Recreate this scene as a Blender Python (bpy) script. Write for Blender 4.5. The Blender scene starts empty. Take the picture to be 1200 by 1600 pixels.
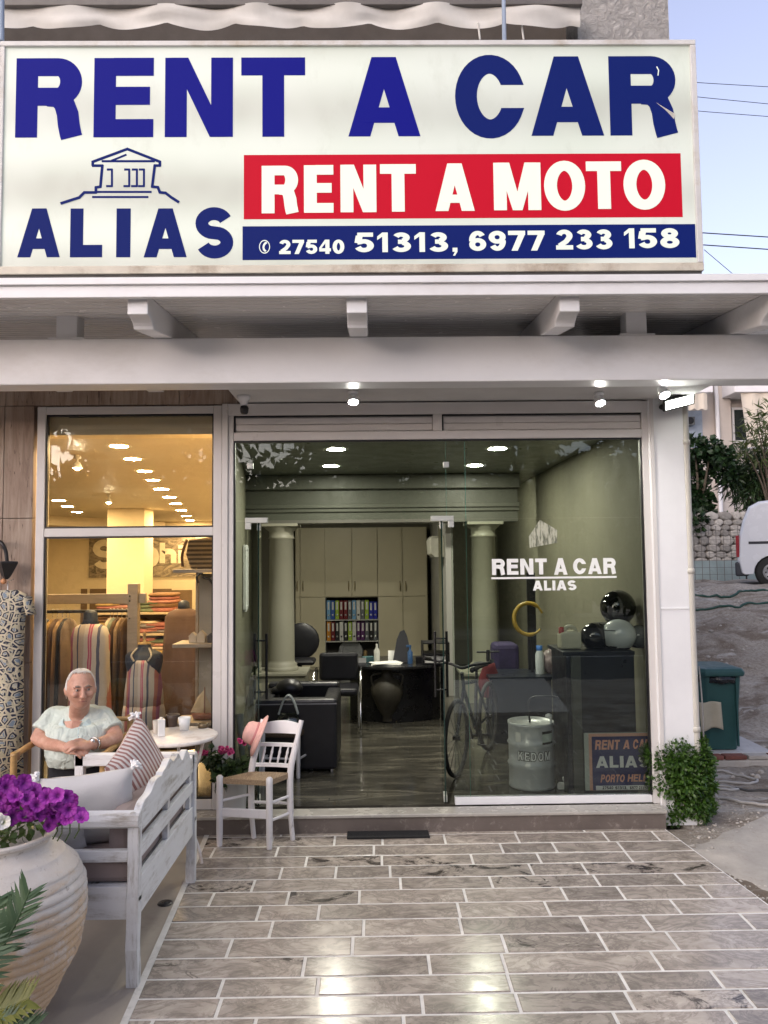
import bpy, bmesh, math, random
from mathutils import Vector, Matrix, noise
R = math.radians
sc = bpy.context.scene
col = sc.collection
random.seed(7)

# ------------------------------------------------------------------ camera
CAM_H, CAM_D, F = 1.85, 5.95, 1200.0           # metres above shop floor, metres to facade, focal length in photo px
pitch, yaw, roll = math.atan(77 / F), R(0.7), R(0.6)
fwd = Vector((math.sin(yaw) * math.cos(pitch), math.cos(yaw) * math.cos(pitch), math.sin(pitch)))
r0 = Vector((math.cos(yaw), -math.sin(yaw), 0))
u0 = r0.cross(fwd)
cr = r0 * math.cos(roll) - u0 * math.sin(roll)
cu = u0 * math.cos(roll) + r0 * math.sin(roll)
CAM = Vector((0, -CAM_D, CAM_H))
cd = bpy.data.cameras.new('camera'); cam = bpy.data.objects.new('camera', cd); col.objects.link(cam)
cd.sensor_fit = 'VERTICAL'; cd.sensor_height = 36; cd.lens = F / 1600 * 36; cd.clip_start = .05; cd.clip_end = 3000
m3 = Matrix((cr, cu, -fwd)).transposed().to_4x4(); m3.translation = CAM
cam.matrix_world = m3
sc.camera = cam

# ------------------------------------------------------------------ sky, sun, exposure
SUN_EL, SUN_AZ = R(6), R(215)       # low evening sun behind the houses across the street
w = bpy.data.worlds.new('World'); sc.world = w; w.use_nodes = True
wn = w.node_tree.nodes; wl = w.node_tree.links
sky = wn.new('ShaderNodeTexSky'); sky.sky_type = 'NISHITA'; sky.sun_disc = False
sky.sun_elevation = SUN_EL; sky.sun_rotation = SUN_AZ; sky.altitude = 50; sky.air_density = 1.0; sky.dust_density = 2.2; sky.ozone_density = 3.0
hsv = wn.new('ShaderNodeHueSaturation'); hsv.inputs['Saturation'].default_value = .55; wl.new(sky.outputs[0], hsv.inputs['Color'])
tin = wn.new('ShaderNodeMix'); tin.data_type = 'RGBA'; tin.blend_type = 'MULTIPLY'; tin.inputs[0].default_value = 1; tin.inputs[7].default_value = (1.06, .95, 1.04, 1)
wl.new(hsv.outputs[0], tin.inputs[6]); wl.new(tin.outputs[2], wn['Background'].inputs[0]); wn['Background'].inputs[1].default_value = .135
sl = bpy.data.lights.new('sun', 'SUN'); so = bpy.data.objects.new('sun', sl); col.objects.link(so)
sl.energy = .62; sl.angle = R(60); sl.color = (1, .87, .74)
sd = Vector((math.sin(SUN_AZ) * math.cos(SUN_EL), math.cos(SUN_AZ) * math.cos(SUN_EL), math.sin(R(42))))
so.rotation_euler = sd.to_track_quat('Z', 'Y').to_euler(); so.location = (-3, -12, 14)
sc.view_settings.view_transform = 'Standard'; sc.view_settings.look = 'None'; sc.view_settings.gamma = 1
sc.view_settings.exposure = 1.9
sc.view_settings.use_curve_mapping = False
cy = sc.cycles
cy.use_denoising = True; cy.max_bounces = 6; cy.transparent_max_bounces = 12; cy.diffuse_bounces = 3; cy.glossy_bounces = 3
cy.sample_clamp_indirect = 6; cy.caustics_reflective = False; cy.caustics_refractive = False

# ------------------------------------------------------------------ picture point -> place
def ray(px, py): return fwd + cr * ((px - 600) / F) + cu * ((800 - py) / F)
def P(px, py, Y):
    d = ray(px, py); t = (Y - CAM.y) / d.y; return CAM + d * t
def G(px, py, z=0.0):
    d = ray(px, py); t = (z - CAM.z) / d.z; return CAM + d * t
def PX(px, py, X):
    d = ray(px, py); t = (X - CAM.x) / d.x; return CAM + d * t
def paveZ(y): return -.135 + .012 * (y + .18) if y < -.18 else -.135
def GP(px, py):                                    # on the sloping forecourt
    z = -.15
    for _ in range(8): p = G(px, py, z); z = paveZ(p.y)
    return p

# ------------------------------------------------------------------ mesh builder
def wloc(o):
    v = Vector((0, 0, 0))
    while o is not None: v += o.location; o = o.parent
    return v
class MB:
    def __init__(s, T=None): s.v = []; s.f = []; s.T = T; s.sm = []
    def add(s, vs, fs, sm=False):
        b = len(s.v)
        for p in vs:
            p = Vector(p); s.v.append(s.T @ p if s.T is not None else p)
        for f in fs: s.f.append([b + i for i in f]); s.sm.append(sm)
        return s
    def box(s, x0, x1, y0, y1, z0, z1):
        x0, x1 = min(x0, x1), max(x0, x1); y0, y1 = min(y0, y1), max(y0, y1); z0, z1 = min(z0, z1), max(z0, z1)
        v = [(x, y, z) for z in (z0, z1) for y in (y0, y1) for x in (x0, x1)]
        return s.add(v, [(0, 2, 3, 1), (4, 5, 7, 6), (0, 1, 5, 4), (2, 6, 7, 3), (0, 4, 6, 2), (1, 3, 7, 5)])
    def obox(s, c, size, M=None):
        c = Vector(c); hx, hy, hz = [k / 2 for k in size]
        v = [Vector((x, y, z)) for z in (-hz, hz) for y in (-hy, hy) for x in (-hx, hx)]
        if M is not None: v = [M @ p for p in v]
        return s.add([c + p for p in v], [(0, 2, 3, 1), (4, 5, 7, 6), (0, 1, 5, 4), (2, 6, 7, 3), (0, 4, 6, 2), (1, 3, 7, 5)])
    def bar(s, a, b, wx, wy, up=(0, 0, 1)):          # rectangular bar from a to b
        a = Vector(a); b = Vector(b); d = (b - a).normalized(); up = Vector(up)
        if abs(d.dot(up)) > .98: up = Vector((0, 1, 0))
        x = d.cross(up).normalized(); y = x.cross(d)
        q = [(-1, -1), (1, -1), (1, 1), (-1, 1)]
        v = [e + x * (i * wx / 2) + y * (j * wy / 2) for e in (a, b) for i, j in q]
        return s.add(v, [(3, 2, 1, 0), (4, 5, 6, 7), (0, 1, 5, 4), (1, 2, 6, 5), (2, 3, 7, 6), (3, 0, 4, 7)])
    def tube(s, pts, r, n=8, caps=True, sx=1.0):
        pts = [Vector(p) for p in pts]; k = len(pts)
        rr = r if isinstance(r, (list, tuple)) else [r] * k
        t0 = (pts[1] - pts[0]).normalized(); ref = Vector((0, 0, 1)) if abs(t0.z) < .9 else Vector((1, 0, 0))
        v = []; x = None
        for i, p in enumerate(pts):
            t = (pts[min(i + 1, k - 1)] - pts[max(i - 1, 0)]).normalized()
            if x is None: x = t.cross(ref).normalized()
            else:
                x = (x - t * x.dot(t)); x = x.normalized() if x.length > 1e-6 else t.cross(ref).normalized()
            y = t.cross(x)
            for j in range(n):
                a = 2 * math.pi * j / n; v.append(p + x * (math.cos(a) * rr[i] * sx) + y * (math.sin(a) * rr[i]))
        f = [(i * n + j, i * n + (j + 1) % n, (i + 1) * n + (j + 1) % n, (i + 1) * n + j) for i in range(k - 1) for j in range(n)]
        s.add(v, f, True)
        if caps: s.add([v[j] for j in range(n)], [list(range(n))[::-1]]) ; s.add([v[(k - 1) * n + j] for j in range(n)], [list(range(n))])
        return s
    def lathe(s, c, prof, n=24, axis='z', sm=True, a0=0, a1=2 * math.pi):
        c = Vector(c); v = []; full = abs(a1 - a0 - 2 * math.pi) < 1e-4; m = n if full else n + 1
        for r, h in prof:
            for j in range(m):
                a = a0 + (a1 - a0) * j / n; e = (math.cos(a) * r, math.sin(a) * r, h)
                if axis == 'y': e = (e[0], e[2], e[1])
                if axis == 'x': e = (e[2], e[0], e[1])
                v.append(c + Vector(e))
        f = []
        for i in range(len(prof) - 1):
            for j in range(n):
                q = (j + 1) % m; f.append((i * m + j, i * m + q, (i + 1) * m + q, (i + 1) * m + j))
        return s.add(v, f, sm)
    def loft(s, rings, cap=True, sm=True):
        n = len(rings[0]); v = [p for r in rings for p in r]
        f = [(i * n + j, i * n + (j + 1) % n, (i + 1) * n + (j + 1) % n, (i + 1) * n + j) for i in range(len(rings) - 1) for j in range(n)]
        if cap: f += [list(range(n))[::-1], [(len(rings) - 1) * n + j for j in range(n)]]
        return s.add(v, f, sm)
    def ball(s, c, r, nu=14, nv=8, M=None):
        c = Vector(c); r = r if isinstance(r, (tuple, list)) else (r, r, r); rings = []
        for i in range(nv + 1):
            a = math.pi * (i / nv - .5); a = max(-1.5, min(1.5, a))
            ring = [Vector((math.cos(a) * math.cos(2 * math.pi * j / nu) * r[0], math.cos(a) * math.sin(2 * math.pi * j / nu) * r[1], math.sin(a) * r[2])) for j in range(nu)]
            rings.append([c + (M @ p if M is not None else p) for p in ring])
        return s.loft(rings)
    def prism(s, poly, fn, d0, d1):                   # 2-D polygon (u,v), fn(u,v,d) -> point
        n = len(poly); v = [fn(a, b, d0) for a, b in poly] + [fn(a, b, d1) for a, b in poly]
        f = [list(range(n)), [n + j for j in range(n)][::-1]] + [(j, n + j, n + (j + 1) % n, (j + 1) % n) for j in range(n)]
        return s.add(v, f)
    def grid(s, fn, nu, nv, sm=True):
        v = [fn(i / nu, j / nv) for j in range(nv + 1) for i in range(nu + 1)]
        return s.add(v, [(j * (nu + 1) + i, j * (nu + 1) + i + 1, (j + 1) * (nu + 1) + i + 1, (j + 1) * (nu + 1) + i) for j in range(nv) for i in range(nu)], sm)
    def mesh(s, name, off):
        me = bpy.data.meshes.new(name); me.from_pydata([p - off for p in s.v], [], s.f)
        me.polygons.foreach_set('use_smooth', s.sm)
        me.update(); return me
    def build(s, name, m=None, parent=None, bevel=0, solid=0, fix=True):
        if parent is not None: off = wloc(parent); loc = Vector((0, 0, 0))
        else:
            xs = [p.x for p in s.v]; ys = [p.y for p in s.v]; zs = [p.z for p in s.v]
            off = Vector(((min(xs) + max(xs)) / 2, (min(ys) + max(ys)) / 2, min(zs))); loc = off
        me = s.mesh(name, off)
        if fix and len(s.f) < 30000:
            bm = bmesh.new(); bm.from_mesh(me); bmesh.ops.recalc_face_normals(bm, faces=bm.faces); bm.to_mesh(me); bm.free()
        o = bpy.data.objects.new(name, me); col.objects.link(o); o.location = loc
        if parent is not None: o.parent = parent
        if m is not None: me.materials.append(m)
        if solid:
            k = o.modifiers.new('solid', 'SOLIDIFY'); k.thickness = solid; k.offset = 0
        if bevel:
            k = o.modifiers.new('bevel', 'BEVEL'); k.width = bevel; k.segments = 2; k.limit_method = 'ANGLE'; k.angle_limit = R(40)
        return o
def tag(o, label=None, cat=None, group=None, kind=None):
    if label: o['label'] = label
    if cat: o['category'] = cat
    if group: o['group'] = group
    if kind: o['kind'] = kind
    return o
def thing(name, loc, label, cat, group=None):
    o = bpy.data.objects.new(name, None); col.objects.link(o); o.location = loc; o.empty_display_size = .1
    return tag(o, label, cat, group)
def remesh(o, vox, smooth=6, fac=.5):                  # fuse the lofts of one body into one continuous skin
    k = o.modifiers.new('fuse', 'REMESH'); k.mode = 'VOXEL'; k.voxel_size = vox; k.use_smooth_shade = True
    k = o.modifiers.new('smooth', 'SMOOTH'); k.iterations = smooth; k.factor = fac
    return o
def ring(c, rx, ry, M=None, n=16, pw=2.0):
    c = Vector(c); out = []
    for j in range(n):
        a = 2 * math.pi * j / n; ca, sa = math.cos(a), math.sin(a)
        p = Vector((math.copysign(abs(ca) ** (2 / pw), ca) * rx, math.copysign(abs(sa) ** (2 / pw), sa) * ry, 0))
        out.append(c + (M @ p if M is not None else p))
    return out
def limb(s, pts, radii, n=14):                          # rounded limb with ball ends
    s.tube(pts, radii, n)
    s.ball(pts[0], radii[0], 12, 8); s.ball(pts[-1], radii[-1], 12, 8)
def crv(pts, n=8):                                      # Catmull-Rom
    pts = [Vector(p) for p in pts]; out = []
    for i in range(len(pts) - 1):
        a, b, c, d = pts[max(i - 1, 0)], pts[i], pts[i + 1], pts[min(i + 2, len(pts) - 1)]
        for k in range(n):
            t = k / n
            out.append(.5 * ((2 * b) + (c - a) * t + (2 * a - 5 * b + 4 * c - d) * t * t + (3 * b - a - 3 * c + d) * t ** 3))
    out.append(pts[-1]); return out
def rz(a, c=(0, 0, 0)): return Matrix.Translation(Vector(c)) @ Matrix.Rotation(a, 4, 'Z')

# ------------------------------------------------------------------ materials
MATS = {}
def nm(name):
    m = bpy.data.materials.new(name); m.use_nodes = True; MATS[name] = m
    return m, m.node_tree.nodes, m.node_tree.links, m.node_tree.nodes['Principled BSDF']
def setp(b, **k):
    for a, v in k.items():
        i = b.inputs[a.replace('_', ' ')]
        i.default_value = (*v, 1) if isinstance(v, (tuple, list)) and len(v) == 3 else v
def mixc(n, l, fac, a, b, mode='MIX'):
    x = n.new('ShaderNodeMix'); x.data_type = 'RGBA'; x.blend_type = mode
    for i, q in ((0, fac), (6, a), (7, b)):
        if hasattr(q, 'links'): l.new(q, x.inputs[i])
        elif isinstance(q, (tuple, list)): x.inputs[i].default_value = (*q[:3], 1)
        else: x.inputs[i].default_value = q
    return x.outputs[2]
def ramp(n, l, src, stops):
    r = n.new('ShaderNodeValToRGB'); l.new(src, r.inputs[0]); e = r.color_ramp.elements
    while len(e) < len(stops): e.new(.5)
    for k, (p, c) in enumerate(stops):
        e[k].position = p; e[k].color = (*c, 1) if isinstance(c, (tuple, list)) else (c, c, c, 1)
    return r.outputs[0]
def coords(n, l, kind='Object', scale=(1, 1, 1), rot=(0, 0, 0)):
    t = n.new('ShaderNodeTexCoord'); mp = n.new('ShaderNodeMapping'); l.new(t.outputs[kind], mp.inputs[0])
    mp.inputs['Scale'].default_value = scale; mp.inputs['Rotation'].default_value = rot; return mp.outputs[0]
def tnoise(n, l, vec, scale, detail=4, rough=.55, dist=0):
    t = n.new('ShaderNodeTexNoise'); l.new(vec, t.inputs[0]); t.inputs['Scale'].default_value = scale
    t.inputs['Detail'].default_value = detail; t.inputs['Roughness'].default_value = rough; t.inputs['Distortion'].default_value = dist
    return t.outputs[0]
def bump(n, l, b, h, strength=.3, dist=.01):
    k = n.new('ShaderNodeBump'); k.inputs['Strength'].default_value = strength; k.inputs['Distance'].default_value = dist
    l.new(h, k.inputs['Height']); l.new(k.outputs[0], b.inputs['Normal'])
def M(name, c, rough=.5, var=.12, scale=6, bmp=0, bscale=60, metal=0, stretch=(1, 1, 1), rnd=0, spec=.5, dirt=None, coat=0):
    if name in MATS: return MATS[name]
    m, n, l, b = nm(name); setp(b, Roughness=rough, Metallic=metal); b.inputs['Specular IOR Level'].default_value = spec
    if coat: b.inputs['Coat Weight'].default_value = coat
    v = coords(n, l, 'Object', stretch)
    nz = tnoise(n, l, v, scale, 5, .6)
    lo = tuple(x * (1 - var) for x in c); hi = tuple(min(1, x * (1 + var)) for x in c)
    o = ramp(n, l, nz, [(.3, lo), (.7, hi)])
    if dirt:
        dn = tnoise(n, l, v, scale * .45, 7, .7); o = mixc(n, l, ramp(n, l, dn, [(.5, 0), (.72, 1)]), o, dirt)
    if rnd:
        oi = n.new('ShaderNodeObjectInfo'); mr = n.new('ShaderNodeMapRange'); l.new(oi.outputs['Random'], mr.inputs[0])
        mr.inputs[3].default_value = 1 - rnd; mr.inputs[4].default_value = 1 + rnd
        o = mixc(n, l, 1.0, o, mr.outputs[0], 'MULTIPLY')
    l.new(o, b.inputs['Base Color'])
    rr = ramp(n, l, tnoise(n, l, v, scale * 2.3, 3), [(.3, max(0, rough - .08)), (.7, min(1, rough + .08))]); l.new(rr, b.inputs['Roughness'])
    if bmp: bump(n, l, b, tnoise(n, l, v, bscale, 4), bmp, .004)
    return m
def EM(name, c, s, rough=.4, spec=.5):
    if name in MATS: return MATS[name]
    m, n, l, b = nm(name); setp(b, Base_Color=c, Emission_Color=c, Emission_Strength=s, Roughness=rough); b.inputs['Specular IOR Level'].default_value = spec; return m
def GLASS(name, tint=(.86, .93, .88), refl=1.0):
    m = bpy.data.materials.new(name); m.use_nodes = True; n = m.node_tree.nodes; l = m.node_tree.links; MATS[name] = m
    n.remove(n['Principled BSDF']); t = n.new('ShaderNodeBsdfTransparent'); t.inputs[0].default_value = (*tint, 1)
    g = n.new('ShaderNodeBsdfGlossy'); g.inputs['Roughness'].default_value = .0; g.inputs[0].default_value = (.95, 1, .97, 1)
    fr = n.new('ShaderNodeFresnel'); fr.inputs[0].default_value = 1.52
    k = n.new('ShaderNodeMath'); k.operation = 'MULTIPLY'; k.inputs[1].default_value = refl; l.new(fr.outputs[0], k.inputs[0])
    x = n.new('ShaderNodeMixShader'); l.new(k.outputs[0], x.inputs[0]); l.new(t.outputs[0], x.inputs[1]); l.new(g.outputs[0], x.inputs[2])
    v = coords(n, l); bp = n.new('ShaderNodeBump'); bp.inputs['Strength'].default_value = .02; bp.inputs['Distance'].default_value = .02
    l.new(tnoise(n, l, v, 1.3, 1), bp.inputs['Height']); l.new(bp.outputs[0], g.inputs['Normal'])
    l.new(x.outputs[0], n['Material Output'].inputs[0]); return m
def LEAF(name, c1, c2, trans=.25, rough=.45):
    m, n, l, b = nm(name); setp(b, Roughness=rough)
    g = n.new('ShaderNodeNewGeometry'); v = coords(n, l)
    o = mixc(n, l, g.outputs['Random Per Island'], c1, c2)
    o = mixc(n, l, ramp(n, l, tnoise(n, l, v, 4, 3), [(.35, 0), (.7, .5)]), o, tuple(x * .6 for x in c1))
    l.new(o, b.inputs['Base Color'])
    t = n.new('ShaderNodeBsdfTranslucent'); l.new(o, t.inputs[0]); x = n.new('ShaderNodeMixShader'); x.inputs[0].default_value = trans
    l.new(b.outputs[0], x.inputs[1]); l.new(t.outputs[0], x.inputs[2]); l.new(x.outputs[0], n['Material Output'].inputs[0]); return m
def STRIPE(name, cols, freq, axis=0, rough=.85, wob=.0, kind='Object', rot=(0, 0, 0)):
    m, n, l, b = nm(name); setp(b, Roughness=rough); v = coords(n, l, kind, (1, 1, 1), rot)
    sp = n.new('ShaderNodeSeparateXYZ')
    if wob:
        a = n.new('ShaderNodeVectorMath'); a.operation = 'MULTIPLY_ADD'; nn = n.new('ShaderNodeTexNoise'); nn.inputs['Scale'].default_value = 5; l.new(v, nn.inputs[0])
        l.new(nn.outputs[1], a.inputs[0]); a.inputs[1].default_value = (wob, wob, wob); l.new(v, a.inputs[2]); v = a.outputs[0]
    l.new(v, sp.inputs[0]); k = n.new('ShaderNodeMath'); k.operation = 'MULTIPLY'; k.inputs[1].default_value = freq; l.new(sp.outputs[axis], k.inputs[0])
    fr = n.new('ShaderNodeMath'); fr.operation = 'FRACT'; l.new(k.outputs[0], fr.inputs[0])
    r = n.new('ShaderNodeValToRGB'); r.color_ramp.interpolation = 'CONSTANT'; l.new(fr.outputs[0], r.inputs[0]); e = r.color_ramp.elements
    while len(e) < len(cols): e.new(.5)
    for i, (p, c) in enumerate(cols): e[i].position = p; e[i].color = (*c, 1)
    nz = tnoise(n, l, v, 300, 2); o = mixc(n, l, .35, r.outputs[0], nz, 'OVERLAY')
    l.new(o, b.inputs['Base Color']); bump(n, l, b, nz, .2, .002); return m
# ------------------------------------------------------------------ shared materials
WHITE = M('white_paint', (.78, .79, .80), .42, .04, 3, .05, 40)
FRAME = M('white_aluminium', (.64, .62, .60), .35, .05, 2, stretch=(1, 1, 1))
PLASTER = M('plaster_soffit', (.60, .60, .585), .8, .06, 4, .1, 30)
GLASSO = GLASS('shop_glass', (.88, .915, .88), 1.1)
GLASSL = GLASS('window_glass', (.94, .95, .93), .75)
BLACK = M('black_plastic', (.012, .012, .014), .4, .2, 8)
BLACKL = M('black_leather', (.010, .010, .013), .38, .2, 10, .15, 120)
STEEL = M('brushed_steel', (.6, .6, .6), .28, .06, 20, metal=1)
DARKM = M('dark_metal', (.03, .03, .032), .45, .2, 10, metal=.6)
CHROME = M('chrome', (.75, .75, .76), .12, .03, 5, metal=1)
def travertine():
    m, n, l, b = nm('travertine_cladding'); v = coords(n, l, 'Object', (9, 9, .8)); v2 = coords(n, l, 'Object', (1, 1, 1))
    a = tnoise(n, l, v, 2.2, 8, .68, .6); o = ramp(n, l, a, [(.25, (.14, .095, .07)), (.47, (.33, .255, .20)), (.62, (.44, .36, .29)), (.8, (.27, .19, .14))])
    pit = ramp(n, l, tnoise(n, l, coords(n, l, 'Object', (14, 14, 2.2)), 3.1, 6, .7), [(.60, 0), (.68, 1)])
    o = mixc(n, l, pit, o, (.05, .03, .02)); o = mixc(n, l, ramp(n, l, tnoise(n, l, v2, 2.5, 4), [(.35, 0), (.75, .45)]), o, (.30, .20, .15))
    l.new(o, b.inputs['Base Color']); setp(b, Roughness=.75); bump(n, l, b, mixc(n, l, pit, a, (0, 0, 0)), .8, .01); return m
TRAV = travertine()
def tilemat():
    m, n, l, b = nm('grey_marble_tile'); v = coords(n, l, 'Object', (1, 1.6, 1))
    oi = n.new('ShaderNodeObjectInfo'); ad = n.new('ShaderNodeVectorMath'); ad.operation = 'MULTIPLY_ADD'
    cb = n.new('ShaderNodeCombineXYZ')
    for i in range(3): l.new(oi.outputs['Random'], cb.inputs[i])
    l.new(cb.outputs[0], ad.inputs[0]); ad.inputs[1].default_value = (37, 61, 13); l.new(v, ad.inputs[2]); v = ad.outputs[0]
    a = tnoise(n, l, v, 5.5, 9, .62, .8); o = ramp(n, l, a, [(.27, (.21, .178, .15)), (.43, (.35, .305, .26)), (.6, (.45, .397, .34)), (.76, (.57, .51, .44))])
    vein = ramp(n, l, tnoise(n, l, v, 3.0, 10, .7, 2.2), [(.43, 0), (.495, 1), (.505, 1), (.545, 0)])
    o = mixc(n, l, mixc(n, l, .5, (0, 0, 0), vein), o, (.13, .11, .095))
    r1 = n.new('ShaderNodeMath'); r1.operation = 'MULTIPLY'; r1.inputs[1].default_value = 7.31; l.new(oi.outputs['Random'], r1.inputs[0])
    r2 = n.new('ShaderNodeMath'); r2.operation = 'FRACT'; l.new(r1.outputs[0], r2.inputs[0])
    sel = ramp(n, l, r2.outputs[0], [(.80, 0), (.86, 1)])                                   # dark blotches only on some tiles
    bl = ramp(n, l, tnoise(n, l, v, 4.2, 8, .72, 1.2), [(.53, 0), (.60, 1)]); k = n.new('ShaderNodeMath'); k.operation = 'MULTIPLY'; l.new(bl, k.inputs[0]); l.new(sel, k.inputs[1])
    o = mixc(n, l, k.outputs[0], o, (.06, .05, .043))
    mr = n.new('ShaderNodeMapRange'); l.new(oi.outputs['Random'], mr.inputs[0]); mr.inputs[3].default_value = .80; mr.inputs[4].default_value = 1.15
    o = mixc(n, l, 1.0, o, mr.outputs[0], 'MULTIPLY'); l.new(o, b.inputs['Base Color'])
    l.new(ramp(n, l, tnoise(n, l, v, 8, 5, .7), [(.3, .12), (.75, .30)]), b.inputs['Roughness']); bump(n, l, b, a, .10, .004); return m
TILE = tilemat()
def concrete(name, c, rough=.7, sc_=1.2, bm_=.25, stain=(.2, .18, .16)):
    m, n, l, b = nm(name); v = coords(n, l)
    o = ramp(n, l, tnoise(n, l, v, sc_, 8, .65), [(.3, tuple(x * .8 for x in c)), (.7, tuple(x * 1.12 for x in c))])
    o = mixc(n, l, ramp(n, l, tnoise(n, l, v, sc_ * 3, 6, .7, .5), [(.56, 0), (.72, .6)]), o, stain); l.new(o, b.inputs['Base Color'])
    l.new(ramp(n, l, tnoise(n, l, v, 6, 4), [(.3, rough - .12), (.7, rough + .12)]), b.inputs['Roughness']); bump(n, l, b, tnoise(n, l, v, 70, 5), bm_, .004); return m
WALK = concrete('walkway_cement', (.40, .355, .30), .5, .9, .12, (.26, .22, .19))
GROUT = concrete('pale_grout', (.72, .70, .66), .8, 9, .2, (.40, .37, .33))
STEPM = concrete('step_marble', (.15, .125, .11), .38, 4, .1, (.46, .41, .37))
STEPT = concrete('step_tread_marble', (.42, .40, .36), .25, 3, .05, (.30, .28, .25))
def dirtmat():
    m, n, l, b = nm('dry_earth'); v = coords(n, l)
    o = ramp(n, l, tnoise(n, l, v, .9, 9, .7), [(.3, (.28, .24, .19)), (.5, (.47, .42, .355)), (.7, (.62, .575, .51))])
    o = mixc(n, l, ramp(n, l, tnoise(n, l, v, 26, 6, .75), [(.45, 0), (.62, .6)]), o, (.19, .16, .135))
    o = mixc(n, l, ramp(n, l, tnoise(n, l, coords(n, l, 'Object', (.7, 1.6, 1)), 1.1, 7, .68, .8), [(.50, 0), (.60, .75)]), o, (.17, .125, .085))
    o = mixc(n, l, ramp(n, l, tnoise(n, l, coords(n, l, 'Object', (.5, 1.5, 2)), 1.7, 7, .7, 1.0), [(.56, 0), (.66, .8)]), o, (.66, .64, .60))
    vo = n.new('ShaderNodeTexVoronoi'); vo.inputs['Scale'].default_value = 34; l.new(v, vo.inputs[0])
    o = mixc(n, l, ramp(n, l, vo.outputs[0], [(.10, .65), (.22, 0)]), o, (.55, .52, .47)); l.new(o, b.inputs['Base Color']); setp(b, Roughness=.95)
    bump(n, l, b, tnoise(n, l, v, 22, 8, .75), .9, .05); return m
DIRT = dirtmat()
ASPH = concrete('asphalt', (.055, .055, .058), .85, 3, .6, (.04, .04, .04))

# ------------------------------------------------------------------ ground, forecourt and its tiles
gb = MB().add([(-300, -300, -.7), (300, -300, -.7), (300, 300, -.7), (-300, 300, -.7)], [(0, 1, 2, 3)])
tag(gb.build('ground', DIRT, fix=False), kind='structure')
eL0, eL1 = GP(330, 1292), GP(195, 1600); eR0, eR1 = GP(1043, 1297), GP(1200, 1412)
def xl(y): return eL0.x + (eL1.x - eL0.x) * (y - eL0.y) / (eL1.y - eL0.y)
def xr(y): return min(3.4, eR0.x + (eR1.x - eR0.x) * (y - eR0.y) / (eR1.y - eR0.y))
YF = -7.6
pv = MB()
def slabv(y0, y1, z): return [(xl(y0), y0, paveZ(y0) + z), (xr(y0), y0, paveZ(y0) + z), (xr(y1), y1, paveZ(y1) + z), (xl(y1), y1, paveZ(y1) + z)]
ys = [-.16 - k * .31 for k in range(25)]
for a, b in zip(ys, ys[1:]):
    top = slabv(b, a, -.0035); bot = slabv(b, a, -.5)
    pv.add(top + bot, [(0, 1, 2, 3), (7, 6, 5, 4), (0, 4, 5, 1), (1, 5, 6, 2), (3, 7, 4, 0)])
paving = tag(pv.build('paving', GROUT), kind='structure')
rowpx = [1291.5, 1304.5, 1320, 1336, 1352.5, 1371, 1390, 1411.5, 1435.5, 1462, 1492, 1524, 1554, 1586, 1622, 1662]
rows = [GP(600, p).y for p in rowpx]
while rows[-1] > -4.35: rows.append(rows[-1] - .19)
rt = random.Random(11)
for a, b in zip(rows, rows[1:]):
    x = xl(a) + .01 - rt.random() * .3; xe = min(xr(b), 2.9)
    while x < xe:
        L = rt.choice([.34, .42, .5, .56, .62, .74, .86]) * (1 + .1 * rt.random()); x1 = x + L
        ya, yb = a - .0085, b + .0085; q0 = [max(x + .0085, xl(y) + .012) for y in (ya, yb)]; q1 = [min(x1 - .0085, xr(y) - .01) for y in (ya, yb)]
        if xe - x1 < .12: q1 = [xr(y) - .01 if xe < 2.9 else xe for y in (ya, yb)]; x1 = xe + 1
        if min(q1[0] - q0[0], q1[1] - q0[1]) > .05:
            h = rt.uniform(-.0008, .0012); c = .003; za, zb = paveZ(ya), paveZ(yb)
            bs = [(q0[1], yb, zb - .02), (q1[1], yb, zb - .02), (q1[0], ya, za - .02), (q0[0], ya, za - .02)]
            lo = [(q0[1], yb, zb - .002 + h), (q1[1], yb, zb - .002 + h), (q1[0], ya, za - .002 + h), (q0[0], ya, za - .002 + h)]
            hi = [(q0[1] + c, yb + c, zb + h), (q1[1] - c, yb + c, zb + h), (q1[0] - c, ya - c, za + h), (q0[0] + c, ya - c, za + h)]
            mb = MB().add(bs + lo + hi, [(8, 9, 10, 11)] + [(i + k, (i + 1) % 4 + k, (i + 1) % 4 + k + 4, i + k + 4) for k in (0, 4) for i in range(4)])
            mb.build('tile', TILE, paving, fix=False)
        x = x1
# border joint + cement walkway along the clothes shop
wk = MB(); wk2 = MB()
for a, b in zip(ys, ys[1:]):
    z0, z1 = paveZ(a), paveZ(b)
    wk.add([(-7, b, z1 - .004), (xl(b) - .02, b, z1 - .004), (xl(a) - .02, a, z0 - .004), (-7, a, z0 - .004)], [(0, 1, 2, 3)])
    wk2.add([(xl(b) - .022, b, z1 - .03), (xl(b) + .012, b, z1 - .03), (xl(a) + .012, a, z0 - .03), (xl(a) - .022, a, z0 - .03),
             (xl(b) - .022, b, z1 + .001), (xl(b) + .012, b, z1 + .001), (xl(a) + .012, a, z0 + .001), (xl(a) - .022, a, z0 + .001)],
            [(4, 5, 6, 7), (0, 4, 7, 3), (1, 2, 6, 5)])
tag(wk.build('walkway', WALK, fix=False), kind='structure'); wk2.build('border_joint', GROUT, paving)
dr = GP(258, 1411); mb = MB().lathe((dr.x, dr.y, dr.z), [(0, .004), (.04, .004), (.045, -.002)], 14)
mb.lathe((dr.x, dr.y, dr.z), [(0, .008), (.02, .008), (.02, .003)], 10)
tag(mb.build('floor_drain', BLACK), 'small dark round drain in the cement walkway beside the bench', 'drain')

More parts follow.
